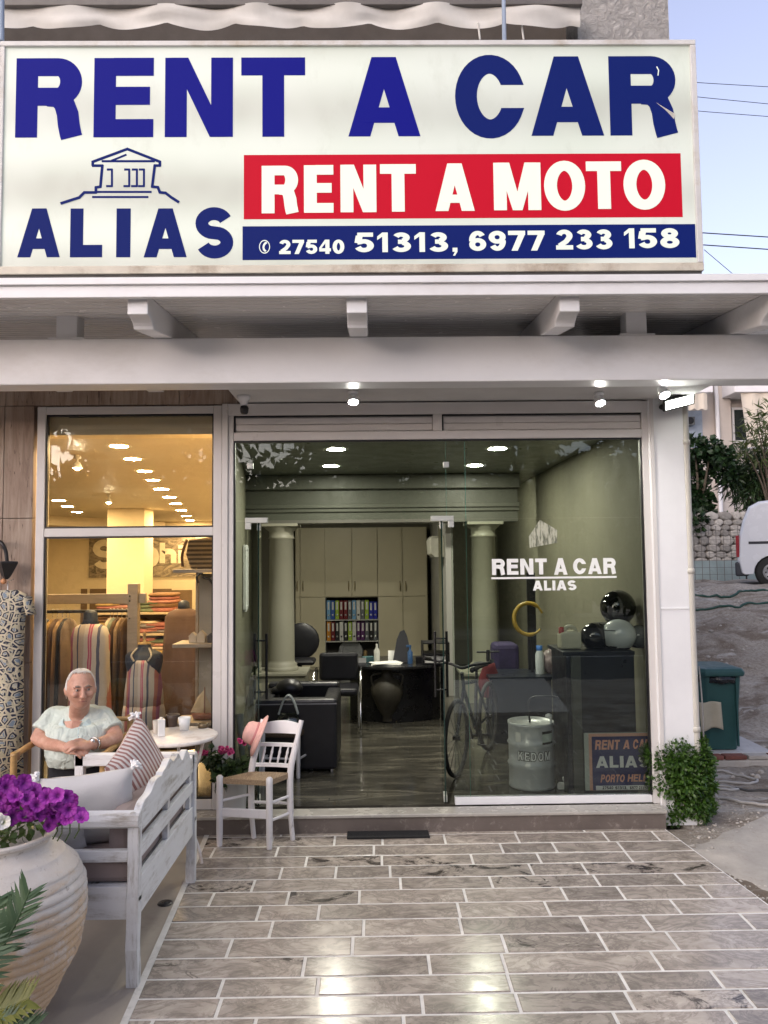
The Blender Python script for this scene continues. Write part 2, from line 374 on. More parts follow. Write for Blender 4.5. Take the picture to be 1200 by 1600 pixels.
# step in front of both shops
xs0, xs1 = -6.5, P(1040, 1262, -.18).x
step = MB().box(-1.45, xs1, -.18, .02, -.16, -.026); stp = tag(step.build('step', STEPM), kind='structure')
MB().box(-1.46, xs1 + .01, -.195, -.03, -.026, -.001).build('step_tread', STEPT, stp, bevel=.006)
yl = -.14
s2 = MB().box(xs0, -1.452, yl, .02, -.16, -.03); s2o = tag(s2.build('step', WALK), kind='structure')
MB().box(xs0, -1.462, yl - .015, -.03, -.03, -.002).build('step_tread', M('beige_sill', (.42, .34, .27), .4, .1, 5), s2o, bevel=.004)

# earth bank beside the shop: one sheet rising towards the van
def smooth(a, b, x): t = max(0, min(1, (x - a) / (b - a))); return t * t * (3 - 2 * t)
def terr(x, y):
    z = -.165 + .012 * min(0, y + .2)
    z += 1.47 * smooth(2.9, 8.2, y + .25 * math.sin(x * 1.3) + .5 * max(0, x - 6.4)) + .012 * max(0, y - 10)
    z += -.25 * smooth(8, 14, x) * (1 - smooth(2, 9, y))
    a = .5 + .5 * smooth(2, 4, y)
    z += a * (.06 * noise.noise((x * 1.1, y * 1.1, 0)) + .06 * noise.noise((x * 3.1, y * 3.1, 3)) + .03 * noise.noise((x * 8, y * 8, 7)) + .014 * noise.noise((x * 19, y * 19, 1)))
    z += -.10 * smooth(.2, 1.6, y) * (1 - smooth(2.9, 3.7, y))
    if x < 2.9 and y < 1: z = z * .6 + .4 * (-.17 + .012 * min(0, y + .2))
    return z
def tfn(u, v):
    y = -7.6 + 2 * 15.0 * v if v < .5 else 7.4 + 45 * ((v - .5) * 2) ** 1.6
    y = -7.6 + 16.5 * min(1, v / .82) if v < .82 else 8.9 + 46 * ((v - .82) / .18) ** 1.5
    x0 = (xr(y) - .03) if y < -.12 else 2.3
    x = x0 + .6 * u + 44 * u ** 3.4
    return (x, y, terr(x, y) if u > 0 else terr(x, y) - .1)
tg = MB().grid(tfn, 150, 330)
tag(tg.build('dirt_bank', DIRT, fix=False), kind='structure')
# broken cement apron and stones on the earth
outl = [GP(1062, 1322), GP(1110, 1300), GP(1200, 1262), GP(1330, 1300), GP(1330, 1420), GP(1215, 1405), GP(1150, 1368)]
ap = MB(); ra = random.Random(3); o2 = []
for a_, b_ in zip(outl, outl[1:] + outl[:1]):
    for k in range(7): q = a_.lerp(b_, k / 7); o2.append(Vector((q.x + ra.uniform(-.016, .016), q.y + ra.uniform(-.02, .02), 0)))
cen_ = sum(o2, Vector()) / len(o2); nn2 = len(o2)
ap.add([(q.x, q.y, terr(q.x, q.y) - .012) for q in o2] + [(q.lerp(cen_, .12).x, q.lerp(cen_, .12).y, terr(q.x, q.y) + .008) for q in o2] + [(q.lerp(cen_, .55).x, q.lerp(cen_, .55).y, terr(q.lerp(cen_, .55).x, q.lerp(cen_, .55).y) + .015) for q in o2] + [(cen_.x, cen_.y, terr(cen_.x, cen_.y) + .015)], [(r_ * nn2 + k, r_ * nn2 + (k + 1) % nn2, (r_ + 1) * nn2 + (k + 1) % nn2, (r_ + 1) * nn2 + k) for r_ in range(2) for k in range(nn2)] + [(2 * nn2 + k, 2 * nn2 + (k + 1) % nn2, 3 * nn2) for k in range(nn2)], True)
tag(ap.build('cement_patch', concrete('old_cement', (.40, .37, .33), .9, 5, .8, (.24, .20, .17)), fix=False), kind='structure')
peb = MB(); rp = random.Random(5)
for k in range(900):
    if k < 500: p = GP(rp.uniform(1075, 1260), rp.uniform(1225, 1400)); s = rp.uniform(.004, .014)
    else: p = Vector((rp.uniform(2.4, 6), rp.uniform(1.5, 8), 0)); s = rp.uniform(.008, .04)
    if p.x < xr(p.y) + .01 and p.y < -.1: continue
    z = terr(p.x, p.y); n_ = 5
    rg = [[(p.x + math.cos(6.28 * j / n_ + k) * s * q * rp.uniform(.7, 1.2), p.y + math.sin(6.28 * j / n_ + k) * s * q * rp.uniform(.7, 1.2), z + h * s) for j in range(n_)] for q, h in ((1, -.3), (.95, .35), (.4, .75))]
    peb.loft(rg, True, False)
tag(peb.build('loose_stones', M('pale_stone', (.42, .39, .35), .9, .25, 9), fix=False), 'loose pebbles and stones scattered on the dry earth', 'stones', kind='stuff')

# ------------------------------------------------------------------ street behind the viewer (mirrored in the glass)
rd = MB().box(-60, 60, -15.5, -7.8, -.6, -.36); road = tag(rd.build('road', ASPH), kind='structure')
for k in range(-6, 7): MB().box(k * 5 - 1, k * 5 + 1.5, -11.7, -11.58, -.36, -.356).build('lane_marking', WHITE, road)
tag(MB().box(-60, 60, -17.3, -15.5, -.6, -.24).build('far_pavement', WALK), kind='structure')

# ------------------------------------------------------------------ the shop building
B0 = Vector((0, 4, -.1))
bld = thing('shop_building', B0, 'two storey shop building with white pillar and travertine clad front', 'building')
ZS = P(700, 628, 0).z; xPr0 = P(1012, 640, -.05).x; xPr1 = P(1066.5, 640, -.05).x
xOL = P(349, 632, 0).x; xOR = P(1011, 632, 0).x
# right pillar: white panel with raised edge strips and a skirting joint
MB().box(xPr0 + .002, xPr1, -.055, .12, -.16, ZS + .2).build('pillar', WHITE, bld, bevel=.006)
MB().box(xPr0 + .01, xPr0 + .035, -.07, -.056, -.1, ZS).build('pillar_strip', FRAME, bld)
MB().box(xPr0 + .045, xPr1 - .01, -.061, -.0555, P(1040, 950, -.06).z - .012, P(1040, 950, -.06).z + .005).build('pillar_joint', WHITE, bld, bevel=.002)
MB().box(xPr1 - .16, xPr1, .121, 9.2, -.6, 3.2).build('side_wall', PLASTER, bld)
def stucco():
    m, n, l, b = nm('rough_stucco'); v = coords(n, l); a = tnoise(n, l, v, 17, 6, .7, .6)
    l.new(ramp(n, l, a, [(.3, (.34, .33, .315)), (.65, (.50, .49, .47))]), b.inputs['Base Color']); setp(b, Roughness=.95); bump(n, l, b, a, 1.0, .06); return m
STUC = stucco()
zU = 3.2
xS = P(903, 60, .0).x; 
MB().box(xS, xPr1 + .02, .0, .35, zU, 8.5).build('upper_wall', STUC, bld)
MB().box(xPr1 - .25, xPr1 + .018, .351, 9.2, zU, 8.5).build('upper_side_wall', STUC, bld)
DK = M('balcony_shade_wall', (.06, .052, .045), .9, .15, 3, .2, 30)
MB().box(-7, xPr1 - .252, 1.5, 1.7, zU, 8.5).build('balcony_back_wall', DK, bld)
MB().box(-7, xS - .002, -.02, 1.5, zU + .0, zU + .12).build('balcony_floor', PLASTER, bld)
MB().box(-7, xS - .002, .0, 1.5, 5.7, 5.9).build('balcony_ceiling', PLASTER, bld)
for k, px in enumerate((260, 700)):
    x = P(px, 60, 1.49).x; f = MB().box(x - .5, x + .5, 1.44, 1.498, 3.35, 5.4).build('balcony_door', M('brown_shutter', (.06, .04, .03), .6, .2, 6), bld)
    for z in range(18): MB().box(x - .44, x + .44, 1.42, 1.439, 3.45 + z * .105, 3.52 + z * .105).build('slat', M('brown_shutter', (.06, .04, .03)), f)
MB().box(-7, xOL + .13, -.0, .12, P(200, 636, 0).z, ZS + .25).build('lintel_core', TRAV, bld)
# travertine panels with open joints
xW0 = P(57, 640, 0).x
rr = random.Random(3)
zl = P(30, 634, -.03).z
for (a, b) in ((-6.2, -4.6), (-4.594, -3.7), (-3.694, P(6, 700, -.03).x), (P(6, 700, -.03).x + .005, xW0 - .004)):
    zz = -.13
    for h in (1.24, 1.1, 3):
        z1 = min(zz + h, zl); MB().box(a, b, -.03 - rr.uniform(0, .003), .02, zz, z1 - .004).build('stone_panel', TRAV, bld, bevel=.003); zz = z1
        if zz >= zl - .01: break
xx = -6.2
for w_ in (.8, .9, .95, .7, .72, .62, .9, 2):
    x1 = min(xx + w_, xOL + .12); MB().box(xx, x1 - .004, -.026 - rr.uniform(0, .003), -.001, zl, ZS + .25).build('stone_panel', TRAV, bld, bevel=.003); xx = x1
    if xx > xOL + .1: break
MB().box(-6.2, xW0 - .01, .021, .2, -.13, zl).build('wall_core', TRAV, bld)
# plaster soffit slab over the office front
MB().box(xOL + .13, xPr1 + .03, -.74, .12, ZS + .001, ZS + .24).build('soffit', PLASTER, bld)
# drain pipe on the corner
pp = MB(); px_ = P(1075, 800, -.03)
pp.tube([(px_.x - .004, -.03, ZS + .2), (px_.x - .004, -.03, 1.0), (px_.x + .0, -.03, -.15)], .032, 12)
dp = tag(pp.build('drain_pipe', M('beige_pipe', (.55, .53, .47), .5, .08, 4)), 'thin beige vertical drain pipe on the corner of the white pillar', 'pipe')
for z in (.55, 1.75, 2.75):
    MB().lathe((px_.x - .004, -.03, z), [(.0325, -.02), (.038, -.018), (.038, .018), (.0325, .02)], 12).build('pipe_clip', M('beige_pipe', (.5, .5, .5)), dp)
cb = MB().tube(crv([(px_.x + .05, -.01, 1.02), (px_.x + .062, -.02, .7), (px_.x + .06, -.02, .3), (px_.x + .065, -.01, -.16)], 5), .006, 6)
tag(cb.build('cable', M('grey_cable', (.2, .2, .2), .6)), 'thin grey cable hanging down beside the corner drain pipe', 'cable')

# ------------------------------------------------------------------ canopy
CANW = M('canopy_paint', (.78, .79, .80), .4, .05, 2.5, .22, 26, stretch=(.5, 1, 1), dirt=(.66, .655, .64))
YB = -.85; YR = -1.45
zb0 = P(600, 597, YB).z; zb1 = P(600, 526, YB).z; zf0 = P(600, 462, YR).z; zf1 = P(600, 435.5, YR).z
can = thing('canopy', (0, -.9, zb0), 'long white canopy with thick beam and curved rafter ends over the shop', 'canopy')
XA, XB = -5.5, 6.2
MB().box(XA, XB, YB, YB + .2, zb0, zb1).build('beam', CANW, can, bevel=.008)
MB().box(XA, XB, YR, YR + .035, zf0, zf1).build('fascia', CANW, can, bevel=.005)
MB().box(XA, XB, YR - .02, YR - .001, zf1 - .03, zf1 + .012).build('drip_edge', CANW, can, bevel=.003)
zk = zb1 + .16                                          # underside of the boards above the beam
def under(y): return zf0 + .03 + (zk - zf0 - .03) * (y - YR) / (YB - YR)
BOARD = M('white_board', (.84, .82, .79), .2, .05, 4)
YBK = .0; nb = 19
for k in range(nb):
    y0 = YR + .04 + (YBK - YR - .04) * k / nb; y1 = YR + .04 + (YBK - YR - .04) * (k + 1) / nb - .012
    mb = MB(); v = [(x, y, under(y) + dz) for dz in (0, .018) for y in (y0, y1) for x in (XA, XB)]
    mb.add(v, [(0, 2, 3, 1), (4, 5, 7, 6), (0, 1, 5, 4), (2, 6, 7, 3), (0, 4, 6, 2), (1, 3, 7, 5)]); mb.build('board', BOARD, can, bevel=.003)
mb = MB(); v = [(x, y, under(y) + dz) for dz in (.02, .10) for y in (YR + .036, YBK) for x in (XA, XB)]
mb.add(v, [(0, 2, 3, 1), (4, 5, 7, 6), (0, 1, 5, 4), (2, 6, 7, 3), (0, 4, 6, 2), (1, 3, 7, 5)]); mb.build('roof_deck', CANW, can)
for px in (-330, 218, 558, 888, 1215):
    x = P(px, 495, YR + .1).x; yf = YR + .06
    prof = [(YBK + .0, under(YBK) - .002), (yf, under(yf) - .002), (yf, under(yf) - .12)]
    for k in range(1, 6):
        a = k / 6 * math.pi / 2; prof.append((yf + .17 * math.sin(a) * .8, under(yf) - .12 - .075 * (1 - math.cos(a))))
    prof += [(YB + .01, zb1 + .003), (YB + .19, zb1 + .003), (YBK, under(YBK) - .16)]
    MB().prism(prof, lambda u, v_, d: (d, u, v_), x - .062, x + .062).build('rafter', CANW, can, bevel=.006)
for px in (107, 992):
    x = P(px, 500, YB + .05).x
    MB().box(x - .07, x + .07, YB + .02, YB + .15, zb1 + .012, zk + .2).build('sign_post', CANW, can, bevel=.004)
    MB().box(x - .12, x + .12, YB + .005, YB + .17, zb1 + .001, zb1 + .012).build('post_plate', CANW, can)
# short rafter ends that reach back to the stone wall
for px in (-60, 70, 222):
    a = P(px, 606, -.4); x = a.x; z = P(px, 610, -.1).z
    mb = MB(); mb.box(x - .06, x + .06, YB + .201, -.032, z, z + .14); mb.build('rafter_tail', CANW, can, bevel=.004)
# ------------------------------------------------------------------ lettering: bold grotesque built from strokes
GW = {'I': .30, 'E': .80, 'L': .72, 'T': .82, 'S': .86, 'N': .92, 'R': .92, 'A': 1.0, 'C': .96, 'O': 1.0, 'M': 1.12, 'K': .95, 'D': .92, 'P': .86, 'H': .92, 'e': .8,
      'o': .8, 'p': .8, 'h': .76, 'i': .3, ' ': .42, ',': .3, '1': .5}
def glyph(c, sx, ty):
    a, b = sx / 2, ty / 2; S = []
    def arc(cx, cy, rx, ry, d0, d1, n=18): return [(cx + rx * math.cos(R(d0 + (d1 - d0) * k / n)), cy + ry * math.sin(R(d0 + (d1 - d0) * k / n))) for k in range(n + 1)]
    V = lambda x, y0=0, y1=1: S.append(('s', [(x, y0), (x, y1)], 0)); H = lambda y, x0=0, x1=1: S.append(('s', [(x0, y), (x1, y)], 0))
    Q = lambda *p: S.append(('q', p, 0)); C = lambda p, cl=0: S.append(('s', p, cl))
    if c == 'I': Q((0, 0), (1, 0), (1, 1), (0, 1))
    elif c == 'E': V(a); H(b, sx * .9); H(.52, sx * .9, .94); H(1 - b, sx * .9)
    elif c == 'L': V(a); H(b, sx * .9)
    elif c == 'T': H(1 - b); V(.5, 0, 1 - ty * .9)
    elif c == 'H': V(a); V(1 - a); H(.5, sx * .9, 1 - sx * .9)
    elif c == 'N': V(a); V(1 - a); Q((sx * .3, 1), (sx * 1.06, 1), (1 - sx * .3, 0), (1 - sx * 1.06, 0))
    elif c == 'M': V(a * .92); V(1 - a * .92); Q((sx * .3, 1), (sx * 1.2, 1), (.5 + a * .75, 0), (.5 - a * .75, 0)); Q((1 - sx * 1.2, 1), (1 - sx * .3, 1), (.5 + a * .75, 0), (.5 - a * .75, 0))
    elif c == 'A':
        q = sx * 1.0; p = sx * 1.12
        Q((0, 0), (q, 0), (.5 - p / 2 + q, 1), (.5 - p / 2, 1)); Q((1 - q, 0), (1, 0), (.5 + p / 2, 1), (.5 + p / 2 - q, 1)); Q((.2, .17), (.8, .17), (.74, .17 + ty * .85), (.26, .17 + ty * .85))
    elif c == 'C': C(arc(.5, .5, .5 - a, .5 - b, 21, 339, 34))
    elif c in 'Oo0': C(arc(.5, .5, .5 - a, .5 - b, 0, 360, 36)[:-1], 1)
    elif c == 'D': V(a); C([(sx * .8, 1 - b), (.5, 1 - b)] + arc(.5, .5, .5 - a, .5 - b, 90, -90)[1:] + [(sx * .8, b)])
    elif c in 'PR':
        V(a); m = .40; cy_ = (1 - b + m + b) / 2; ry = (1 - b - m - b) / 2
        C([(sx * .8, 1 - b), (.62, 1 - b)] + arc(.62, cy_, .36 - a, ry, 90, -90)[1:] + [(sx * .8, m + b)])
        if c == 'R': C([(.48, m + b * .92), (.62, m + b * .80), (.72, m + b * .2), (.935 - a, .30), (.955 - a, .16), (.985 - a, .04), (1 - a, 0)])
    elif c == 'K': V(a); Q((.98 - sx * 1.15, 1), (.99, 1), (sx * .9, .28), (sx * .9, .60 - .1)); Q((1 - sx * 1.15, 0), (1, 0), (.66, .66), (.42, .52))
    elif c == 'S':
        ry = (.5 - b) / 2
        C(arc(.49, .5 + ry, .5 - a, ry, 22, 250, 20) + [(.5, .5)] + arc(.51, .5 - ry, .5 - a, ry, 70, -158, 20))
    elif c == '1': V(.68); Q((.0, .62), (.45, .80), (.45, 1), (.0, .80))
    elif c == '2': C(arc(.5, .68, .48 - a, .32 - b, 165, -25, 16) + [(.60, .40), (.22, ty * .9)]); H(b, .02, 1)
    elif c == '3': C(arc(.48, .735, .44 - a, .265 - b, 160, -75, 16)); C(arc(.48, .29, .5 - a, .29 - b, 78, -160, 18)); H(.52, .32, .55)
    elif c == '4': V(.70); H(.28, 0, 1); Q((.0, .2), (.0, .42), (.5, 1), (.62, .86))
    elif c == '5': H(1 - b, .14, .94); C([(.24, 1 - ty * .8), (.17, .47)]); C([(.14, .50)] + arc(.48, .33, .5 - a, .33 - b, 125, -160, 20))
    elif c == '6': C(arc(.5, .32, .5 - a, .32 - b, 0, 360, 28)[:-1], 1); C(arc(.5, .55, .5 - a, .45 - b, 190, 35, 18))
    elif c == '9': C(arc(.5, .68, .5 - a, .32 - b, 0, 360, 28)[:-1], 1); C(arc(.5, .45, .5 - a, .45 - b, 10, -145, 18))
    elif c == '7': H(1 - b); Q((.18, 0), (.18 + sx * 1.05, 0), (1, 1 - ty * .8), (1 - sx * 1.1, 1 - ty * .8))
    elif c == '8': C(arc(.5, .735, .44 - a, .265 - b, 0, 360, 26)[:-1], 1); C(arc(.5, .29, .5 - a, .29 - b, 0, 360, 26)[:-1], 1)
    elif c == ',': Q((.15, 0), (.85, 0), (.85, .2), (.15, .2)); Q((.5, 0), (.85, 0), (.5, -.2), (.2, -.2))
    elif c == 'p': V(a, -.35, .72); C(arc(.55, .36, .45 - a, .36 - b, 0, 360, 24)[:-1], 1)
    elif c == 'e': C(arc(.5, .36, .5 - a, .36 - b, 0, 330, 24)); H(.36, .2, .95)
    elif c == 'h': V(a); C([(sx, .45)] + arc(.5, .42, .5 - a, .30 - b, 160, 0, 12) + [(1 - a, 0)])
    elif c == 'i': V(.5, 0, .72); Q((0, .82), (1, .82), (1, 1), (0, 1))
    return S
def put_glyph(mb, c, fn, x0, x1, z0, z1, stem, bar_, dep, slant=0):
    """fn(u,v,d) places a point of the sign plane; x0..z1 the letter's box; stem/bar_ stroke widths in metres"""
    w_, h_ = x1 - x0, z1 - z0; sx = min(.48, stem / w_) if c not in 'Ii' else 1; ty = min(.4, bar_ / h_); k = 0
    if c == 'I': sx = 1
    at = lambda p, d: fn(x0 + p[0] * w_ + slant * p[1] * h_, z0 + p[1] * h_, d)
    for typ, pts, cl in glyph(c, sx, ty):
        d = dep + .0005 * k; k += 1
        if typ == 'q': L_, R_ = None, None; mb.prism(list(pts), lambda u, v, dd: at((u, v), dd), 0, d); continue
        q = [Vector((p[0] * w_, p[1] * h_)) for p in pts]; n = len(q); A_, B_ = [], []
        for i in range(n):
            pa = q[(i - 1) % n] if (cl or i > 0) else q[i]; pb = q[(i + 1) % n] if (cl or i < n - 1) else q[i]
            t = (pb - pa); t = t.normalized() if t.length > 1e-9 else Vector((1, 0)); nx = Vector((-t.y, t.x))
            o = Vector((nx.x * sx * w_ / 2, nx.y * ty * h_ / 2)); o = Vector((math.copysign(sx * w_ * .53, nx.x), 0)) if (c == 'C' and i in (0, n - 1)) else o; A_.append(q[i] + o); B_.append(q[i] - o)
        f2 = lambda p, dd: fn(x0 + p.x + slant * p.y, z0 + p.y, dd)
        vs = [f2(p, d) for p in A_] + [f2(p, d) for p in B_] + [f2(p, 0) for p in A_] + [f2(p, 0) for p in B_]; fs = []
        for i in range(n if cl else n - 1):
            j = (i + 1) % n; fs += [(i, j, n + j, n + i), (i, 2 * n + i, 2 * n + j, j), (n + i, n + j, 3 * n + j, 3 * n + i)]
        if not cl: fs += [(0, n, 3 * n, 2 * n), (n - 1, 3 * n - 1, 4 * n - 1, 2 * n - 1)]
        mb.add(vs, fs)
def word(mb, text, fn, x0, x1, z0, z1, stem=.27, bar_=.2, dep=.003, slant=0, gap=.13, inset=0):
    h = z1 - z0; tot = sum(GW.get(c, .86) for c in text) + gap * (len(text) - 1); k = (x1 - x0) / tot; x = x0
    for c in text:
        w_ = GW.get(c, .86) * k
        if c != ' ': put_glyph(mb, c, fn, x + inset, x + w_ - inset, z0 + inset, z1 - inset, stem * k, bar_ * h, dep, slant)
        x += w_ + gap * k

# ------------------------------------------------------------------ big lit sign
YS = -1.42
def sfn(u, v, d): return (u, YS - d, v)
def sbox(x0, x1, y0, y1):
    a = P(x0, (y0 + y1) / 2, YS).x; b = P(x1, (y0 + y1) / 2, YS).x; xm = (x0 + x1) / 2
    return a, b, P(xm, y1, YS).z, P(xm, y0, YS).z
sx0 = P(-2, 250, YS).x; sx1 = P(1092, 250, YS).x; sz1 = P(600, 65.5, YS).z; sz0 = P(600, 427, YS).z
sg = thing('shop_sign', ((sx0 + sx1) / 2, YS + .12, sz0), 'large backlit white box sign reading RENT A CAR on top of the canopy', 'sign')
def facemat():
    m, n, l, b = nm('lit_acrylic'); v = coords(n, l, 'Object'); sp = n.new('ShaderNodeSeparateXYZ'); l.new(v, sp.inputs[0])
    wv = n.new('ShaderNodeTexWave'); wv.wave_type = 'BANDS'; wv.bands_direction = 'Z'; wv.wave_profile = 'SIN'; wv.inputs['Scale'].default_value = .62; wv.inputs['Distortion'].default_value = 1.2; wv.inputs['Detail'].default_value = 1; wv.inputs['Detail Scale'].default_value = .6
    l.new(v, wv.inputs[0])
    a = ramp(n, l, wv.outputs[1], [(0, (.60, .62, .53)), (1, (.86, .92, .80))])
    a2 = mixc(n, l, ramp(n, l, tnoise(n, l, v, .9, 3), [(.4, 0), (.7, .8)]), a, (.95, .98, .90))
    a2 = mixc(n, l, ramp(n, l, tnoise(n, l, coords(n, l, 'Object', (2, 1, 1)), 2.2, 6, .7), [(.55, 0), (.8, .35)]), a2, (.55, .54, .44))
    l.new(mixc(n, l, .6, a2, (.0, .0, .0)), b.inputs['Base Color']); l.new(a2, b.inputs['Emission Color']); setp(b, Emission_Strength=SIGN_E, Roughness=.25); return m
SIGN_E = .135
MB().box(sx0 + .03, sx1 - .03, YS, YS + .015, sz0 + .045, sz1 - .03).build('face', facemat(), sg)
ALU = M('aged_white_frame', (.62, .62, .60), .4, .1, 5, dirt=(.42, .36, .27))
fy = YS - .018
MB().box(sx0, sx1, fy, YS + .25, sz1 - .032, sz1).build('frame_rail', ALU, sg, bevel=.004)
MB().box(sx0, sx1, fy, YS + .25, sz0, sz0 + .05).build('frame_rail', M('stained_frame', (.60, .56, .46), .5, .12, 6, dirt=(.28, .20, .13)), sg, bevel=.004)
for a, b in ((sx0, sx0 + .03), (sx1 - .035, sx1)): MB().box(a, b, fy + .001, YS + .249, sz0 + .051, sz1 - .033).build('frame_rail', ALU, sg, bevel=.004)
MB().box(sx0 + .03, sx1 - .035, YS + .02, YS + .245, sz0 + .052, sz1 - .034).build('back_box', DARKM, sg)
MB().box(sx0 + .01, sx1 - .01, YS - .005, YS + .24, sz0 - .02, sz0 - .001).build('drip_tray', M('dark_tray', (.07, .065, .06), .6, .2, 5), sg)  # dark strip below the lower rail of the sign
LITW = EM('white_film', (.50, .54, .47), .24, .6, .2)
def EM2(name, c, e, s):
    m, n, l, b = nm(name); setp(b, Base_Color=c, Emission_Color=e, Emission_Strength=s, Roughness=.65); b.inputs['Specular IOR Level'].default_value = .15; return m
BLUE = EM2('blue_film_lit', (.001, .002, .04), (.004, .008, 1), .055); NAVY = EM2('navy_film_lit', (.001, .005, .03), (.0, .06, 1), .032); RED = EM2('red_film_lit', (.40, .003, .018), (1, .003, .03), .05)
def bigletter(c, x0, x1, y0, y1, m, stem, bar_, fw=.003):
    a, b, c0, c1 = sbox(x0, x1, y0, y1); mb = MB(); put_glyph(mb, c, sfn, a, b, c0, c1, stem * (b - a) / (x1 - x0), bar_ * (c1 - c0), fw); return mb.build('letter_' + c.lower(), m, sg)
for c, a, b, m in (('R', 25, 130, BLUE), ('E', 147, 240, BLUE), ('N', 258, 364, BLUE), ('T', 377, 477, BLUE), ('A', 544, 656, BLUE), ('C', 711, 820, NAVY), ('A', 829, 942, NAVY), ('R', 952, 1058, NAVY)):
    dy = -3.5 * (a / 1000); bigletter(c, a, b, 91.5 + dy - (3 if c == 'C' else 0), 215 + dy + (4 if c == 'C' else 0), m, 34, .225)
for c, a, b in (('A', 28, 94), ('L', 110, 160), ('I', 182, 204), ('A', 225, 292), ('S', 306, 364)):
    bigletter(c, a, b, 326 - (2 if c == 'S' else 0), 402 + (2 if c == 'S' else 0), NAVY, 20, .25)
a, b, c0, c1 = sbox(381, 1065, 241, 341); MB().box(a, b, YS - .0015, YS - .0003, c0, c1).build('red_band', RED, sg)
a, b, c0, c1 = sbox(379, 1087, 352, 404.5); MB().box(a, b, YS - .0015, YS - .0003, c0, c1).build('blue_band', NAVY, sg)
for c, a, b in (('R', 409, 467), ('E', 475, 521), ('N', 532, 588), ('T', 594, 650), ('A', 680, 741), ('M', 772, 844), ('O', 850, 914), ('T', 916, 971), ('O', 974, 1039)):
    dy = -8 * (a - 409) / 600; ov = 2 if c == 'O' else 0; bigletter(c, a, b, 259.5 + dy - ov, 333.5 + dy + ov, LITW, 20, .2, .004)
for t, a, b, y0, y1 in (('27540', 436, 538, 375, 397), ('51313,', 554, 716, 363.5, 394), ('6977', 733, 851, 361, 392), ('233', 868, 957, 359, 390), ('158', 975, 1061, 357, 388)):
    q = sbox(a, b, y0, y1); mb = MB(); word(mb, t, sfn, *q, stem=.30, bar_=.21, dep=.004); mb.build('phone_number', LITW, sg)
pc = P(413.5, 386, YS); mb = MB(); k = P(423, 386, YS).x - pc.x
ringp = [(pc.x + math.cos(t * .2618) * k * .9, pc.z + math.sin(t * .2618) * k * 1.15) for t in range(24)]
for i in range(24):
    (x0, z0), (x1, z1) = ringp[i], ringp[(i + 1) % 24]; e = .86
    mb.add([(x0, YS - .0042, z0), (x1, YS - .0042, z1), (pc.x + (x1 - pc.x) * e, YS - .0042, pc.z + (z1 - pc.z) * e), (pc.x + (x0 - pc.x) * e, YS - .0042, pc.z + (z0 - pc.z) * e)], [(0, 1, 2, 3)])
hp = [(pc.x + dx * k, pc.z + dz * k) for dx, dz in ((.35, .75), (.0, .5), (-.2, 0), (-.1, -.5), (.2, -.75))]
for (x0, z0), (x1, z1) in zip(hp, hp[1:]): mb.bar((x0, YS - .003, z0), (x1, YS - .003, z1), k * .32, .003, (0, 1, 0))
mb.build('telephone_mark', LITW, sg)
# temple line drawing
mb = MB()
def line(pts, wd=4.2):
    q = [P(x, y, YS) for x, y in pts]; wd = wd * (P(601, 280, YS).x - P(600, 280, YS).x)
    for i in range(len(q) - 1):
        d = (q[i + 1] - q[i]).normalized() * wd * .3; mb.bar(q[i] - d + Vector((0, -.001 - .0004 * i, 0)), q[i + 1] + d + Vector((0, -.001 - .0004 * i, 0)), wd, .002, (0, 1, 0))
line([(145, 259), (160, 259), (157, 292), (150, 293), (150, 301), (132, 301), (124, 309), (96, 318)])
line([(145, 258), (145, 253), (199, 233), (250, 253), (250, 259), (242, 259), (238, 292), (247, 293), (250, 301), (259, 302), (268, 309), (279, 316)])
line([(160, 252), (241, 252)], 3.4); line([(175, 251), (197, 242)], 3); line([(152, 300), (236, 300)], 3.2); line([(145, 308), (231, 308)], 3.2)
for x in (172, 199, 211, 222): line([(x - 4, 265), (x + 3, 265), (x + 3, 291), (x - 5, 291)], 3.2)
mb.build('temple_drawing', NAVY, sg)
mb = MB(); q = [P(x, y, YS - .004) for x, y in ((1026, 104), (1029, 110), (1028, 118))]
for i in range(2): mb.bar(q[i] + Vector((0, -.0004 * i, 0)), q[i + 1] + Vector((0, -.0004 * i, 0)), .006, .002, (0, 1, 0))
mb.build('film_tear', LITW, sg)
mb = MB().add([P(x, y, YS - .0052) for x, y in ((1025, 160), (1055, 178), (1053, 186), (1040, 172))], [(0, 1, 2, 3)]); mb.build('peeled_film', M('peeled_film_back', (.5, .48, .42), .6), sg)
for px in (103, 985):
    x = P(px, 430, YS + .1).x; MB().box(x - .05, x + .05, YS + .05, YS + .2, zf1 + .013, sz0 - .02).build('sign_bracket', DARKM, sg)
tag(MB().tube([P(788, 66, YS + .2), P(786, -60, YS + .9)], .014, 8).build('stay_rod', M('blue_grey_rod', (.30, .36, .44), .4, .1, 5)), 'thin blue grey steel rod rising behind the top of the large sign', 'rod')
tag(MB().tube([P(2, 66, YS + .2), P(3, -60, YS + .6)], .018, 8).build('stay_rod', M('blue_grey_rod', (.3, .3, .4))), 'blue grey steel rod at the left end of the large sign', 'rod')

